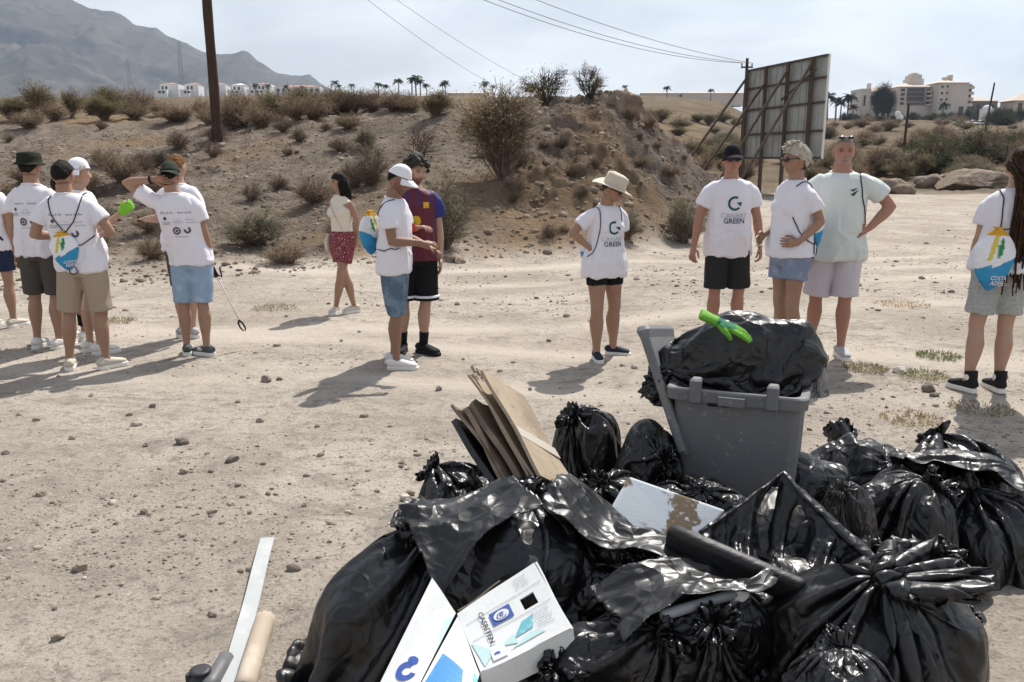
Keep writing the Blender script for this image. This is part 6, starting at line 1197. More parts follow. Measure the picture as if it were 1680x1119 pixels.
bag('knot', 642, 1015, 2.90, .68, .70, 70, 'slumped black bag with long folds, leaning at the pile\'s left end', tilt=(6, 14))
bag('round', 845, 890, 2.95, .72, .48, 20, 'large matte black bag gathered right under the cardboard sheets')
bag('heap', 735, 800, 3.55, .44, .32, 70, 'small crumpled black bag left of the cardboard sheets')
bag('crumple', 955, 725, 3.95, .46, .44, 240, 'wrinkled black bag behind the cardboard, knotted towards the bin')
bag('side', 1076, 755, 3.65, .38, .34, 60, 'small black bag tied at the side beside the bin\'s open lid')
bag('slack', 1400, 760, 4.3, .66, .40, 130, 'loose black bag just right of the grey bin')
bag('heap', 1565, 755, 4.45, .70, .42, 10, 'loose black bag with slack folds at the pile\'s far right corner')
bag('crumple', 1500, 850, 3.55, .58, .46, 30, 'tightly wrinkled bag between the slack corner bag and the front knotted bag')
bag('squat', 1635, 865, 3.65, .66, .54, 200, 'heavily creased black bag at the pile\'s right end')
bag('crumple', 1385, 838, 3.15, .28, .26, 250, 'small thin greyish bag tucked beside the peaked film', FILMG)
bag('knot', 1432, 1045, 2.45, .74, .60, -8, 'big front bag with pleats radiating from its knot')
bag('squat', 1035, 1080, 2.52, .60, .42, 20, 'creased black bag right beside the printed box')
bag('heap', 1035, 950, 2.80, .48, .26, 190, 'shiny flattened bag below the white slab')
bag('crumple', 1150, 1060, 2.50, .50, .36, 310, 'crinkled black bag around the grey pipe')
bag('round', 1385, 1118, 2.12, .32, .28, 60, 'small black bag in front of the pleated knot bag')
bag('drape', 1245, 930, 3.05, .66, .34, 30, 'black bag underneath the dark board')
bag('squat', 860, 1120, 2.55, .60, .36, 10, 'black bag underneath the printed box')
bag('heap', 1005, 820, 3.45, .56, .32, 120, 'black bag behind the white slab')
bag('slack', 1345, 965, 2.95, .56, .34, 60, 'black bag between the peaked film and the pleated knot bag')
bag('drape', 1300, 800, 3.80, .6, .30, 10, 'low black bag at the bin\'s right foot')
bag('heap', 1150, 815, 3.32, .46, .16, 150, 'flat crumpled black film between slab and bin')
bag('squat', 1490, 935, 3.15, .48, .32, 40, 'half hidden black bag behind the pleated knot bag')
bag('crumple', 1590, 800, 3.95, .5, .34, 80, 'wrinkled black bag behind the creased right end bag')
bag('heap', 930, 965, 2.9, .50, .32, 40, 'black bag wedged between the matte bag and the printed box')
bag('heap', 1200, 985, 2.72, .5, .28, 80, 'crumpled black bag filling the gap below the dark board')
bag('slack', 730, 900, 3.0, .44, .40, 260, 'black bag filling the gap between the slumped and the matte bag')
# grey wheeled bin, lid swung open
M_BIN = mat('grey_bin_plastic', (.150, .153, .163), .6, .35, var=[(2.5, (.20, .195, .19), .45, .7), (40, (.28, .26, .24), .58, .72)], bump=[(120, .12, .002)])
bc = at(1240, 690, 3.62); TH = R(-22); bx0 = np.array([bc[0], bc[1] + .22, 0]); rimz = .80
bn = empty('wheeled_bin', (bx0[0], bx0[1], gz(bx0[0], bx0[1])), TH, 'grey wheeled bin overfilled with a black bag, lid swung open', 'bin'); bn.scale = (1.08, 1.08, .925)
def rrect(w, d, r=.04, n=5):
    P = []
    for (cx_, cy_, a0) in ((w / 2 - r, d / 2 - r, 0), (-w / 2 + r, d / 2 - r, 90), (-w / 2 + r, -d / 2 + r, 180), (w / 2 - r, -d / 2 + r, 270)):
        for k in range(n + 1): a = R(a0 + 90 * k / n); P.append((cx_ + r * math.cos(a), cy_ + r * math.sin(a)))
    return np.array(P)
def loft2(rings):
    n = len(rings[0][0]); V = np.vstack([np.c_[P, np.full(n, z)] for P, z in rings]); F = [(i * n + j, i * n + (j + 1) % n, (i + 1) * n + (j + 1) % n, (i + 1) * n + j) for i in range(len(rings) - 1) for j in range(n)]; F.append(tuple(range(n))[::-1]); return V, F
V, F = loft2([(rrect(.445, .44), .03), (rrect(.465, .46), .32), (rrect(.485, .485), .70), (rrect(.49, .49), rimz - .005), (rrect(.47, .47), rimz - .005), (rrect(.46, .46), .62), (rrect(.40, .42), .2)]); bo = mesh_obj('body', V, F, M_BIN, bn, False)
V, F = loft2([(rrect(.50, .50), rimz - .05), (rrect(.535, .535), rimz - .045), (rrect(.54, .54), rimz + .005), (rrect(.53, .53), rimz + .012), (rrect(.475, .475), rimz + .008), (rrect(.47, .47), rimz - .03)]); mesh_obj('rim', V, F[:-1], M_BIN, bn, False)
for x_ in (-.15, .14): 
    m_ = MB(); m_.box((x_, -.272, rimz + .005), (.045, .03, .11)); m_.box((x_, -.255, rimz + .045), (.040, .05, .035)); mo = m_.obj('lug', M_BIN, bn, False); bv_ = mo.modifiers.new('b', 'BEVEL'); bv_.width = .006
MB().box((-.01, -.275, rimz - .028), (.10, .022, .04)).obj('grip', M_BIN, bn, False)
MB().tube([(-.16, .26, rimz - .01), (-.16, .32, rimz), (.16, .32, rimz), (.16, .26, rimz - .01)], .014, 8).obj('handle_bar', M_BIN, bn)
for s_ in (-1, 1): wv = MB().tube([(s_ * .20 - .025, .24, .09), (s_ * .20 + .025, .24, .09)], .09, 20).obj('wheel', M_SHK, bn); MB().tube([(s_ * .20 - .03, .24, .09), (s_ * .20 + .03, .24, .09)], .035, 12).obj('hub', M_BIN, wv)
LW = np.array(at(1124, 745, 3.70)); LT = np.array(at(1056, 535, 3.80)); Lo = np.array(bn.location); cz, sz = math.cos(-TH), math.sin(-TH)
def tobin(p): p = np.array(p) - Lo; return np.array([(p[0] * cz - p[1] * sz) / 1.08, (p[0] * sz + p[1] * cz) / 1.08, p[2] / .925])
a_, b_ = tobin(LW), tobin(LT); ax_ = b_ - a_; ln_ = np.linalg.norm(ax_); ax_ /= ln_; yb = tobin(LW + [.30 * .27 + .02, .30, 0]) - a_; yb /= np.linalg.norm(yb); yb -= ax_ * (yb @ ax_); yb /= np.linalg.norm(yb); nb_ = np.cross(ax_, yb); m_ = MB(); Ml = np.stack([nb_, yb, ax_], 1)
V, F = loft2([(rrect(.030, .46, .012), 0), (rrect(.036, .50, .014), .02), (rrect(.040, .50, .014), ln_ - .06), (rrect(.06, .49, .02), ln_ - .02), (rrect(.045, .46, .018), ln_)]); F.append(tuple(range(len(V) - 24, len(V)))); mesh_obj('lid', (V @ Ml.T) + a_ + yb * .20, F, M_BIN, bn, False)
bag('drape', 1200, 592, 3.76, .76, .40, -6, 'glossy black bag bulging out of the grey bin', tilt=(-2, -10), dep=.56)
bag('heap', 1305, 575, 3.9, .30, .22, 40, 'thin crumpled grey film poking up behind the bin bag', FILMG)
bag('heap', 1338, 612, 3.70, .13, .20, 140, 'scrap of pale clear film over the bin\'s right rim', FILMC)
# green work glove on the bag
gl = MB(); gf = MB(); hand_geo(gl, gf, np.zeros(3), (1, 0, -.12), (0, 0, -1), 1, .10, .06, 1.25); gl.tube([(-.07, 0, .012), (-.02, 0, .004), (.02, 0, 0)], [(.048, .02), (.036, .018), (.034, .018)], 14, up=(0, 0, 1)); V, F = remeshed(np.vstack(gl.V + gf.V), gl.F + [tuple(i + gl.n for i in f) for f in gf.F], .006, 2); V = V + vnormals(V, F) * .004; C = np.tile(np.array((.14, .37, .04)), (len(V), 1)); pal = (V[:, 0] > .015) & (V[:, 0] < .12) & (V[:, 2] > -.0); C[pal] = (.015, .16, .07)
o = mesh_obj('work_glove', V, F, mat('glove_knit', (1, 1, 1), .75, .25, attr=True, bump=[(140, .4, .003)]), None, True, C); o.scale = (.86,) * 3; o.location = at(1172, 526, 3.50); o.rotation_euler = (R(12), R(16), R(-10)); tag(o, 'lime and green work glove lying on top of the bin\'s bag', 'glove')
# flattened cardboard
M_CARD = mat('cardboard', (.35, .28, .205), .9, .15, var=[(3, (.25, .20, .15), .42, .66), (9, (.20, .155, .115), .60, .72), (40, (.42, .345, .26), .55, .75)], bump=[(70, .15, .003)]); M_CARDD = mat('dark_cardboard', (.20, .15, .11), .9, .15, var=[(8, (.30, .23, .17), .45, .7)], bump=[(30, .4, .006)]); M_TAPE = mat('packing_tape', (.55, .50, .44), .25, .5)  # M_CARDD: darker brown cardboard for the left sheets of the stack
ca = at(812, 612, 3.42); cb0 = at(918, 800, 3.10); A3 = ca - cb0; A3 /= np.linalg.norm(A3); n3 = np.array([.90, -.36, .32]); n3 -= A3 * (n3 @ A3); n3 /= np.linalg.norm(n3); b3 = np.cross(A3, n3); rgc = np.random.default_rng(12)
def sheet(off_, ln, wd, th, da, db, m_, label, bendv=.0, tw=0., ragged=.012, tape=False):
    off_ *= .78; nu_, nv_ = 14, 8; Vt = []; 
    for side in (0, 1):
        for i in range(nu_ + 1):
            for j in range(nv_ + 1):
                u_, v_ = i / nu_, j / nv_ - .5; rg2 = ragged * math.sin(i * 0 + j * 2.7 + off_ * 90) * (1 if i == nu_ else 0); p = A3 * (u_ * ln + rg2 + da) + b3 * (v_ * wd + db) + n3 * (off_ + (th if side else 0) + bendv * (u_ ** 2) + tw * u_ * v_ + .004 * math.sin(7 * u_ + off_ * 60 + 3 * v_)); Vt.append(p)
    K = (nu_ + 1) * (nv_ + 1); F = []
    for i in range(nu_):
        for j in range(nv_): q_ = i * (nv_ + 1) + j; F.append((q_, q_ + 1, q_ + nv_ + 2, q_ + nv_ + 1)); F.append((K + q_, K + q_ + nv_ + 1, K + q_ + nv_ + 2, K + q_ + 1))
    for j in range(nv_):
        for i0 in (0, nu_): q_ = i0 * (nv_ + 1) + j; F.append((q_, q_ + 1, K + q_ + 1, K + q_) if i0 else (q_ + 1, q_, K + q_, K + q_ + 1))
    for i in range(nu_):
        for j0 in (0, nv_): q_ = i * (nv_ + 1) + j0; F.append((q_ + nv_ + 1, q_, K + q_, K + q_ + nv_ + 1) if j0 else (q_, q_ + nv_ + 1, K + q_ + nv_ + 1, K + q_))
    base = cb0 + n3 * off_ * 0; o = mesh_obj('cardboard_sheet', np.array(Vt), F, m_, None, False); o.location = cb0; tag(o, label, 'cardboard', 'flattened cardboard stuck in the bag')
    if ragged > .02:                                                       # torn flute edge
        for k in range(9): MB().box(A3 * (ln + da + .008) + b3 * ((k / 8 - .5) * wd * .9 + db) + n3 * (off_ + th / 2 + bendv), (.012, .012, .03), np.stack([b3, n3, A3], 1)).obj('flute', m_, o, False)
    if tape: MB().box(A3 * (ln * .40) + b3 * db + n3 * (off_ + th + bendv * .16 + .003), (wd * .98, .004, .05), np.stack([b3, n3, A3], 1)).obj('tape', M_TAPE, o, False)
    return o
sheet(-.000, .50, .34, .012, 0, 0, M_CARD, 'widest pale cardboard sheet facing out with tape across it', .0, .0, .01, True)
sheet(-.040, .56, .30, .010, 0, .02, M_CARD, 'cardboard sheet with the torn toothed top edge', -.01, .05, .025)
sheet(-.075, .54, .30, .010, 0, .03, M_CARD, 'bowed cardboard sheet just left of the torn toothed one', -.03, -.06, .012)
sheet(-.118, .46, .28, .022, .0, .02, M_CARDD, 'dark cardboard in the middle of the sheets', -.012, .04, .02)
sheet(-.152, .47, .28, .012, .0, .0, M_CARDD, 'thin dark cardboard left of the middle sheet', -.02, .08, .012)
sheet(-.190, .44, .30, .020, .0, .01, M_CARDD, 'creased dark cardboard second from the film wrapped end', -.02, -.05, .014)
sheet(-.232, .42, .28, .024, .0, .0, FILM, 'film wrapped board at the outer end of the cardboard sheets', -.015, .03, .004)
# printed white carton, burst open
M_CARTON = mat('white_carton', (.72, .73, .72), .7, .3, var=[(5, (.62, .65, .65), .5, .75), (60, (.66, .66, .64), .55, .7)], bump=[(12, .15, .01)]); M_CBLUE = mat('carton_blue', (.045, .10, .36), .6, .3); M_CTEAL = mat('carton_teal', (.16, .45, .52), .7, .3, var=[(60, (.32, .62, .68), .5, .65)]); M_CSKY = mat('carton_sky_blue', (.06, .26, .55), .6, .3, var=[(30, (.10, .36, .64), .5, .7)]); M_CPALE = mat('carton_pale_teal', (.50, .68, .68), .7, .3)
ct = empty('printed_carton', at(790, 1119, 2.42), 0, 'white carton with blue print and hand hole, burst open on the bags', 'carton'); cto = np.array(ct.location)
def panel(q, th, name, m_=None, hole=None, parent=None):
    q = [np.array(p) - cto for p in q]; n = np.cross(q[1] - q[0], q[3] - q[0]); n /= np.linalg.norm(n); n = n if n @ (-(q[0] + cto - np.array([0, 0, CAMH]))) > 0 else -n; nu_ = 12; V = []; F = []
    bil = lambda u_, v_: q[0] * (1 - u_) * (1 - v_) + q[1] * u_ * (1 - v_) + q[2] * u_ * v_ + q[3] * (1 - u_) * v_
    for s_ in (0, 1):
        for i in range(nu_ + 1):
            for j in range(nu_ + 1): u_, v_ = i / nu_, j / nu_; V.append(bil(u_, v_) - n * (th * s_) + n * .003 * math.sin(5 * u_ + 3 * v_))
    K = (nu_ + 1) ** 2; ids = lambda i, j: i * (nu_ + 1) + j
    for i in range(nu_):
        for j in range(nu_):
            if hole and hole[0] <= (i + .5) / nu_ <= hole[1] and hole[2] <= (j + .5) / nu_ <= hole[3]: continue
            a = ids(i, j); F.append((a, a + nu_ + 1, a + nu_ + 2, a + 1)); F.append((K + a, K + a + 1, K + a + nu_ + 2, K + a + nu_ + 1))
    for i in range(nu_):
        for (a, b) in ((ids(i, 0), ids(i + 1, 0)), (ids(i, nu_), ids(i + 1, nu_)), (ids(0, i), ids(0, i + 1)), (ids(nu_, i), ids(nu_, i + 1))): F.append((a, b, K + b, K + a))
    o = mesh_obj(name, np.array(V), F, m_ or M_CARTON, parent or ct, False); bm = bmesh.new(); bm.from_mesh(o.data); bmesh.ops.recalc_face_normals(bm, faces=bm.faces[:]); bm.to_mesh(o.data); bm.free()
    return o, (lambda u_, v_, e=.002: bil(u_, v_) + n * (e + .003 * math.sin(5 * u_ + 3 * v_))), n
def ink(o, f, V, F, c, sx_, sy_, rot, m_, e=.0025, nm='print'):
    cr, sr = math.cos(R(rot)), math.sin(R(rot)); V = np.asarray(V); X = (V[:, 0] * cr - V[:, 1] * sr) * sx_ + c[0]; Y = (V[:, 0] * sr + V[:, 1] * cr) * sy_ + c[1]; return mesh_obj(nm, np.array([f(a, b, e) for a, b in zip(X, Y)]), F, m_, o, False)
A_, B_, C_, D_ = at(750, 1007, 2.50), at(876, 922, 2.60), at(937, 1031, 2.46), at(788, 1102, 2.36)
pf, ff, nf_ = panel((A_, B_, C_, D_), .006, 'printed_panel', hole=(.66, .84, .30, .52))
wl = .27; wh = .19                                                       # panel size, u along A-B, v along A-D
def uv(V): return np.asarray(V) * [1 / wl, 1 / wh, 1]
ink(pf, ff, uv(rect_geo(.066, .036, 6)[0]), rect_geo(.066, .036, 6)[1], (.42, .40), 1, 1, 0, M_CBLUE); V, F = arc_geo(0, 1, 0, 360, 24, 3); ink(pf, ff, uv(V * [.024, .013, 1]), F, (.42, .40), 1, 1, 0, M_CARTON, .0045); V, F = arc_geo(.62, .78, 20, 300, 20, 2); ink(pf, ff, uv(V * [.020, .011, 1]), F, (.42, .41), 1, 1, 0, M_CBLUE, .006); V, F = arc_geo(.2, .42, 60, 330, 14, 2); ink(pf, ff, uv(V * [.020, .011, 1]), F, (.43, .40), 1, 1, 0, M_CBLUE, .006)
TV, TF = text_geo('CASRITEN', .021, .0004); ink(pf, ff, uv(np.stack([TV[:, 1], TV[:, 0], TV[:, 2]], 1)), TF, (.22, .46), 1, 1, 0, M_INK, .004, 'lettering')
for (c0, c1, c2, m_) in (((.44, .78), (.58, .62), (.72, .60), M_CTEAL), ((.44, .78), (.72, .60), (.66, .76), M_CTEAL), ((.30, .80), (.44, .72), (.46, .86), M_CPALE), ((.36, .90), (.62, .80), (.78, .88), M_CPALE), ((.02, .55), (.20, .82), (.06, .97), M_CPALE)):
    V, F = poly_geo([(*c0,), (*c1,), (*c2,)]); ink(pf, ff, V, F, (0, 0), 1, 1, 0, m_, .0022)
for k in range(7): V, F = strokes(.055 - .006 * (k % 3), .004, 60 + k); ink(pf, ff, uv(V), F, (.80, .60 + k * .035), 1, 1, 0, M_INKL, .0024)
for k in range(4): V, F = strokes(.045, .004, 80 + k); ink(pf, ff, uv(V), F, (.76, .07 + k * .04), 1, 1, 0, M_INKL, .0024)
for v_ in (.26, .545): V, F = rect_geo(.25, .0012, 8); ink(pf, ff, uv(V), F, (.5, v_), 1, 1, 0, M_INKL, .0022)
V, F = rect_geo(.044, .026, 4); ink(pf, ff, uv(V), F, (.24, .88), 1, 1, 0, M_CARTON, .0035); V, F = arc_geo(.2, 1, 200, 360, 10, 2); ink(pf, ff, uv(V * [.010, .006, 1]), F, (.22, .88), 1, 1, 0, M_CBLUE, .005)
E_ = D_ + (C_ - D_) * .0 + np.array([.012, .0, -.085]); G_ = C_ + np.array([.018, .01, -.085]); panel((D_ + [0, -.001, -.002], C_ + [0, -.001, -.002], G_, E_), .006, 'side_panel'); H1 = B_ + np.array([.012, .02, -.085]); panel((C_ + [.001, 0, -.002], B_ + [.001, 0, -.002], H1, G_), .006, 'end_panel')
p2, f2, _ = panel((at(709, 948, 2.58), at(748, 1005, 2.52), at(688, 1123, 2.32), at(622, 1123, 2.34)), .006, 'torn_flap', M_CARTON); V, F = arc_geo(.45, 1, 10, 290, 22, 3); ink(p2, f2, V * [.26, .10, 1], F, (.52, .86), 1, 1, 0, M_CBLUE); V, F = arc_geo(0, .7, 0, 360, 16, 2); ink(p2, f2, V * [.2, .06, 1], F, (.55, .74), 1, 1, 0, M_CBLUE, .003); V, F = poly_geo([(.80, .20), (1.0, .05), (1.0, .62)]); ink(p2, f2, V, F, (0, 0), 1, 1, 0, M_CPALE)
p3, f3, _ = panel((at(751, 1011, 2.495), at(787, 1105, 2.355), at(770, 1165, 2.22), at(690, 1123, 2.30)), .006, 'lower_panel', M_CARTON); V, F = poly_geo([(.10, .52), (.62, .40), (.86, .98)]); ink(p3, f3, V, F, (0, 0), 1, 1, 0, M_CSKY); V, F = poly_geo([(.10, .52), (.86, .98), (.05, .98)]); ink(p3, f3, V, F, (0, 0), 1, 1, 0, M_CSKY); V, F = poly_geo([(.86, .2), (1., .1), (1., .6)]); ink(p3, f3, V, F, (0, 0), 1, 1, 0, M_CTEAL)
panel((at(752, 1003, 2.56), at(822, 955, 2.62), at(806, 972, 2.72), at(756, 1010, 2.66)), .005, 'inner_flap', M_CARD)
# dirty white slab
M_SLAB = mat('dirty_polystyrene', (.52, .56, .60), .8, .2, var=[(5.5, (.17, .125, .085), .52, .55), (45, (.46, .49, .52), .55, .75)], bump=[(90, .2, .003)])
q = [at(1032, 780, 3.14), at(1192, 836, 3.08), at(1140, 905, 2.99), at(992, 850, 3.04)]; so3 = q[3].copy(); sb_ = empty('white_slab', so3, 0, 'white foam slab smeared with brown dirt in front of the bin', 'slab'); n = np.cross(q[1] - q[0], q[3] - q[0]); n /= np.linalg.norm(n); n = n if n[2] > 0 else -n
V = np.vstack([np.array(q) - so3, np.array(q) - n * .05 - so3]); sbo = mesh_obj('block', V, [(0, 1, 2, 3), (7, 6, 5, 4), (0, 4, 5, 1), (1, 5, 6, 2), (2, 6, 7, 3), (3, 7, 4, 0)], M_SLAB, sb_, False); bm = bmesh.new(); bm.from_mesh(sbo.data); bmesh.ops.recalc_face_normals(bm, faces=bm.faces[:]); bm.to_mesh(sbo.data); bm.free(); bv_ = sbo.modifiers.new('b', 'BEVEL'); bv_.width = .012; bv_.segments = 3
# peaked black film and a dark board in front of it
M_TUB = mat('black_board', (.014, .014, .015), .5, .35, var=[(12, (.024, .022, .02), .5, .7)], bump=[(14, .3, .012), (60, .2, .004)], stretch=(1, 4, 4))
ap = at(1284, 776, 3.05); lf = at(1150, 872, 2.93); rt = at(1445, 930, 2.80); nu_, nv_ = 90, 60; Vt = []
for i in range(nu_ + 1):
    u_ = i / nu_; rim_ = ap + (lf - ap) * (1 - u_ / .42) if u_ < .42 else ap + (rt - ap) * ((u_ - .42) / .58)
    bot = at(1175 + 225 * u_, 935 + 45 * math.sin(u_ * 3.1), 2.76 - .02 * u_)
    for j in range(nv_ + 1):
        v_ = j / nv_; a_ = 6.0 * (u_ - .42); p = rim_ * (1 - v_) + bot * v_; sag = math.sin(math.pi * min(1, v_)) ; fold = .032 * math.sin(a_ * 4.3 + .7 * math.sin(a_ * 2)) * sag + .010 * math.sin(a_ * 13 + 2 * v_) * sag; nrm_ = np.array([-.05, -.8, .55]); p = p + np.array([0, .10, -.05]) * sag * (1 - .3 * abs(a_)) + nrm_ * fold; Vt.append(p)
Vt = np.array(Vt); wp = Vt * 12; Vt += (np.array([-.05, -.8, .55]) * ((.006 * ridged(wp, 4, 2) + .004 * ridged(wp * 2.6, 9, 2)) * np.tile(np.sin(np.pi * np.linspace(.04, .96, nv_ + 1)), nu_ + 1))[:, None])
F = np.array([(i * (nv_ + 1) + j, (i + 1) * (nv_ + 1) + j, (i + 1) * (nv_ + 1) + j + 1, i * (nv_ + 1) + j + 1) for i in range(nu_) for j in range(nv_)]); pb0 = at(1290, 960, 2.8); tb = empty('peaked_film', pb0, 0, 'black film pulled up to a sharp peak with rolled hems, before the bin', 'film')
tbo = mesh_obj('sheet', Vt - pb0, F, FILM, tb); sm_ = tbo.modifiers.new('s', 'SOLIDIFY'); sm_.thickness = .003; sm_.offset = 1
for e_, rr_ in ((lf, (.006, .008, .008)), (rt, (.010, .024, .026))):
    P = interp([ap, ap + (e_ - ap) * .5 + [0, 0, -.006], e_ + (e_ - ap) * .02], 24); V, F = tube(P - pb0, np.interp(np.linspace(0, 2, 24), [0, 1, 2], rr_), 10, el=.55); V += (fbm(V * 26, 3, 2) * .004)[:, None]; mesh_obj('rolled_hem', V, F, FILM, tb)
back = MB(); bk = [ap, lf, at(1175, 940, 2.85), at(1400, 950, 2.85), rt]; ctr_ = sum(bk) / 5 + np.array([0, .12, -.02]); back.add(np.array([p + [0, .012, -.01] for p in bk] + [ctr_]) - pb0, [(0, 1, 5), (1, 2, 5), (2, 3, 5), (3, 4, 5), (4, 0, 5)]); bo_ = back.obj('back_sheet', FILM, tb); sm_ = bo_.modifiers.new('s', 'SOLIDIFY'); sm_.thickness = .003
b0_, b1_ = at(1096, 878, 2.74), at(1318, 976, 2.52); dd = b1_ - b0_; ln_ = np.linalg.norm(dd); dd /= ln_; upv = np.array([.1, -.35, .93]); upv -= dd * (upv @ dd); upv /= np.linalg.norm(upv); sdv = np.cross(dd, upv); Mb_ = np.stack([sdv, upv, dd], 1); V, F = loft2([(rrect(.030, .060, .012), 0), (rrect(.045, .088, .018), .02), (rrect(.05, .10, .02), ln_ * .3), (rrect(.05, .10, .02), ln_ * .96), (rrect(.04, .09, .018), ln_)]); F.append(tuple(range(len(V) - 24, len(V)))); V = V @ Mb_.T; V += (fbm(V * 9, 3, 3) * .006)[:, None]; o = mesh_obj('dark_board', V, F, M_TUB, None, True); o.location = b0_; tag(o, 'dark rounded board slanting across the bags below the peaked film', 'board')
# slack film drooping between the bags, laid over their tops
pts = np.vstack(BAGPTS); RS = .014; X0, Y0 = -1.3, 1.7; HM = np.full((330, 260), -1.); ii = ((pts[:, 0] - X0) / RS).astype(int); jj = ((pts[:, 1] - Y0) / RS).astype(int); ok = (ii >= 0) & (ii < 330) & (jj >= 0) & (jj < 260); np.maximum.at(HM, (ii[ok], jj[ok]), pts[ok, 2])
for _ in range(2): HM = np.maximum.reduce([HM] + [np.roll(HM, s_, a_) for s_ in (-1, 1) for a_ in (0, 1)])
HM = np.maximum(HM, 0)
for _ in range(5): HM = np.maximum.reduce([HM] + [np.roll(HM, s_, a_) for s_ in (-1, 1) for a_ in (0, 1)])
for _ in range(40): HM = (HM * 2 + sum(np.roll(HM, s_, a_) for s_ in (-1, 1) for a_ in (0, 1))) / 6
def drape(px, py, t, w, d, rot, label, seed, drop=.0006, cap_=None):
    c = at(px, py, t); n = 76; u = np.linspace(-.5, .5, n); U, W = np.meshgrid(u * w, u * d, indexing='ij'); cr, sr = math.cos(R(rot)), math.sin(R(rot)); X = c[0] + U * cr - W * sr; Y = c[1] + U * sr + W * cr
    fi = np.clip((X - X0) / RS, 0, 328.9); fj = np.clip((Y - Y0) / RS, 0, 258.9); i0 = fi.astype(int); j0 = fj.astype(int); fi -= i0; fj -= j0; h = HM[i0, j0] * (1 - fi) * (1 - fj) + HM[i0 + 1, j0] * fi * (1 - fj) + HM[i0, j0 + 1] * (1 - fi) * fj + HM[i0 + 1, j0 + 1] * fi * fj + .008
    if cap_: h = np.minimum(h, cap_)
    z = np.full_like(h, h.max())
    for it in range(260):
        zp = np.pad(z, 1, mode='edge'); z = np.maximum(h, (zp[2:, 1:-1] + zp[:-2, 1:-1] + zp[1:-1, 2:] + zp[1:-1, :-2]) / 4 - drop * (1 + 2.5 * (np.maximum(np.abs(U) / w, np.abs(W) / d) > .36)))
    P = np.stack([X, Y, z], -1); q_ = np.stack([U * 2.6 + .8 * W, W * 8, 0 * U + seed], -1); q_ = q_ + .5 * fbm(np.stack([U * 5, W * 5, 0 * U + seed], -1), seed, 2)[..., None]; gx, gy = np.gradient(z, u[1] * w - u[0] * w, u[1] * d - u[0] * d); nr_ = np.stack([-gx * cr + gy * sr, -gx * sr - gy * cr, np.ones_like(z)], -1); nr_ /= np.linalg.norm(nr_, axis=-1, keepdims=True)
    P = P + nr_ * (.020 * ridged(q_, seed, 2, .35) + .006)[..., None]
    edge = np.maximum(np.abs(U) / w, np.abs(W) / d) + .05 * fbm(np.stack([X * 7, Y * 7, 0 * X], -1), seed, 3); keep = edge < .47
    idx = np.arange(n * n).reshape(n, n); F = np.stack([idx[:-1, :-1], idx[1:, :-1], idx[1:, 1:], idx[:-1, 1:]], -1).reshape(-1, 4); kp = keep.ravel(); F = F[kp[F].all(1)]; us = np.unique(F); mp_ = np.zeros(n * n, int); mp_[us] = np.arange(len(us)); V = P.reshape(-1, 3)[us]; base = V.mean(0); base[2] = V[:, 2].min()
    o = mesh_obj('slack_film', V - base, mp_[F], FILMS); s_ = o.modifiers.new('s', 'SOLIDIFY'); s_.thickness = .002; o.location = base; return tag(o, label, 'film', 'slack film lying over the bags')
drape(770, 925, 2.88, .40, .34, 30, 'slack film over the gap between the slumped and matte bags', 3)
drape(1015, 915, 2.90, .50, .34, -20, 'slack shiny film just left of the dark board', 5)
drape(1120, 1035, 2.58, .50, .28, 15, 'slack film over the crinkled bag around the pipe', 7)
drape(1560, 800, 3.85, .62, .44, -15, 'slack film over the wrinkled bags at the right', 11)
# grey pipe with a crumpled white end
M_PIPE = mat('grey_pvc', (.30, .31, .32), .4, .4); M_PIPB = mat('dusty_tube', (.40, .33, .26), .75, .25, var=[(5, (.50, .43, .35), .45, .7)], stretch=(1, 1, 4)); M_SLAT = mat('grey_slat', (.40, .42, .42), .55, .4, var=[(6, (.48, .49, .48), .5, .7)]); M_BPIPE = mat('black_pipe', (.03, .03, .033), .5, .4)
a, b = at(1085, 1010, 2.42), at(1212, 972, 2.50); o = empty('grey_pipe', a, 0, 'thin grey plastic pipe with a torn white end among the bags', 'pipe'); MB().tube(interp([(0, 0, 0), b - a], 6), .016, 14).obj('tube', M_PIPE, o); V, F = sphere((0, 0, 0), (.030, .022, .034), 18, 12); V = V * (1 + .35 * fbm(V * 60, 4, 2))[:, None]; mesh_obj('torn_end', V + (b - a), F, M_SOLE, o, False)
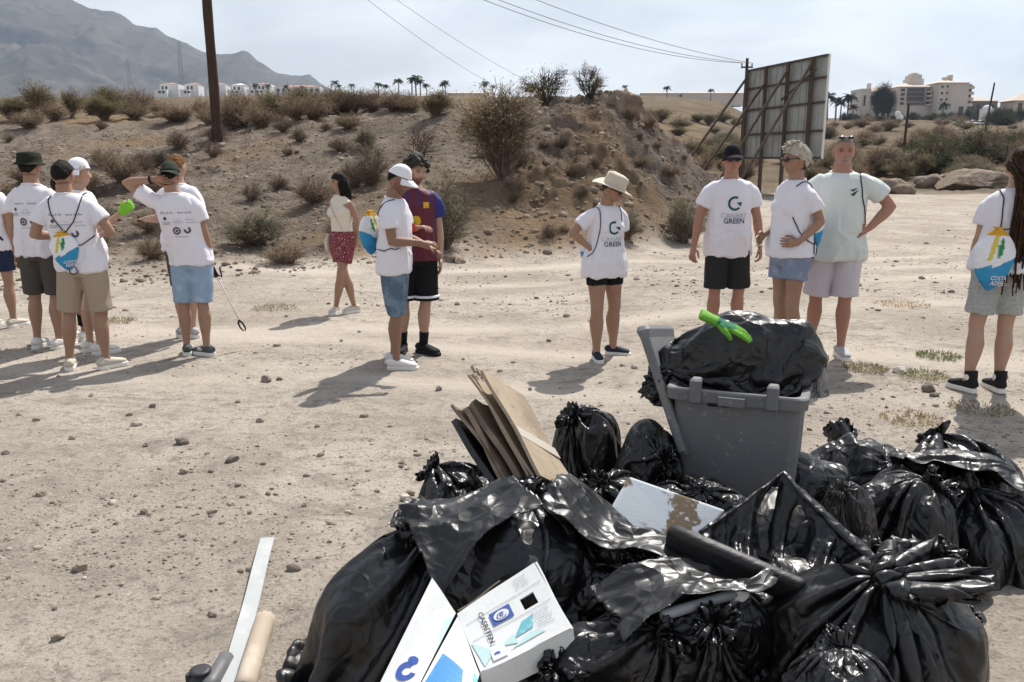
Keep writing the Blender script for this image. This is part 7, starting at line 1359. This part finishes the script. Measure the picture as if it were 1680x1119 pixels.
# strips on the ground at the left
g0, g1 = ground(440, 897), ground(372, 1150); dd = (g1 - g0); ln_ = np.linalg.norm(dd); sd_ = np.cross(dd / ln_, [0, 0, 1]); zof = np.array([0, 0, .045]); wv = .030
V = []; 
for k in range(13):
    p = (g0 + dd * k / 12 - g0) + zof * (1 - .55 * k / 12); p = p + np.array([0, 0, .006 * math.sin(k * .8)]); V += [p - sd_ * wv, p + sd_ * wv, p + sd_ * wv - [0, 0, .009], p - sd_ * wv - [0, 0, .009]]
F = [(k * 4 + j, k * 4 + (j + 1) % 4, k * 4 + 4 + (j + 1) % 4, k * 4 + 4 + j) for k in range(12) for j in range(4)] + [(3, 2, 1, 0), (48, 49, 50, 51)]
o = mesh_obj('plastic_slat', np.array(V), F, M_SLAT, None, False); bm = bmesh.new(); bm.from_mesh(o.data); bmesh.ops.recalc_face_normals(bm, faces=bm.faces[:]); bm.to_mesh(o.data); bm.free(); o.location = g0; tag(o, 'long flat grey slat lying on the dirt', 'slat')
g0, g1 = ground(436, 1030), ground(400, 1150); P = interp([(0, 0, .036), g1 - g0 + [0, 0, .036]], 12); V, F = tube(P, .036, 20, False); V = V + (fbm(V * 22, 3, 2) * .0018)[:, None]; V[:20] += (vnoise(V[:20] * 70, 2) * .01)[:, None] * (g0 - g1) / np.linalg.norm(g1 - g0)
o = mesh_obj('cardboard_tube', V, F, M_PIPB, None, True); s_ = o.modifiers.new('s', 'SOLIDIFY'); s_.thickness = .005; o.location = g0; tag(o, 'dusty beige tube lying along the grey slat', 'tube')
g0, g1 = ground(372, 1092), ground(338, 1150); o = MB().tube(interp([(0, 0, .028), g1 - g0 + [0, 0, .028]], 4), .028, 18).obj('dark_pipe', mat('dark_grey_pipe', (.12, .12, .125), .5, .4)); o.location = g0; tag(o, 'short dark grey pipe beside the slat', 'pipe')
g0 = ground(331, 1128); o = empty('pipe_fitting', g0, 0, 'black pipe coupling standing next to the dark pipe', 'fitting'); MB().tube([(0, 0, 0), (0, 0, .04), (0, 0, .042), (0, 0, .06)], [.036, .036, .030, .030], 20).obj('socket', M_BPIPE, o); MB().tube([(0, 0, .058), (0, 0, .066), (0, 0, .067)], [.034, .034, .02], 20).obj('collar_ring', M_BPIPE, o)
for s_ in (-1, 1): MB().box((s_ * .04, 0, .03), (.014, .02, .04)).obj('lug', M_BPIPE, o, False)
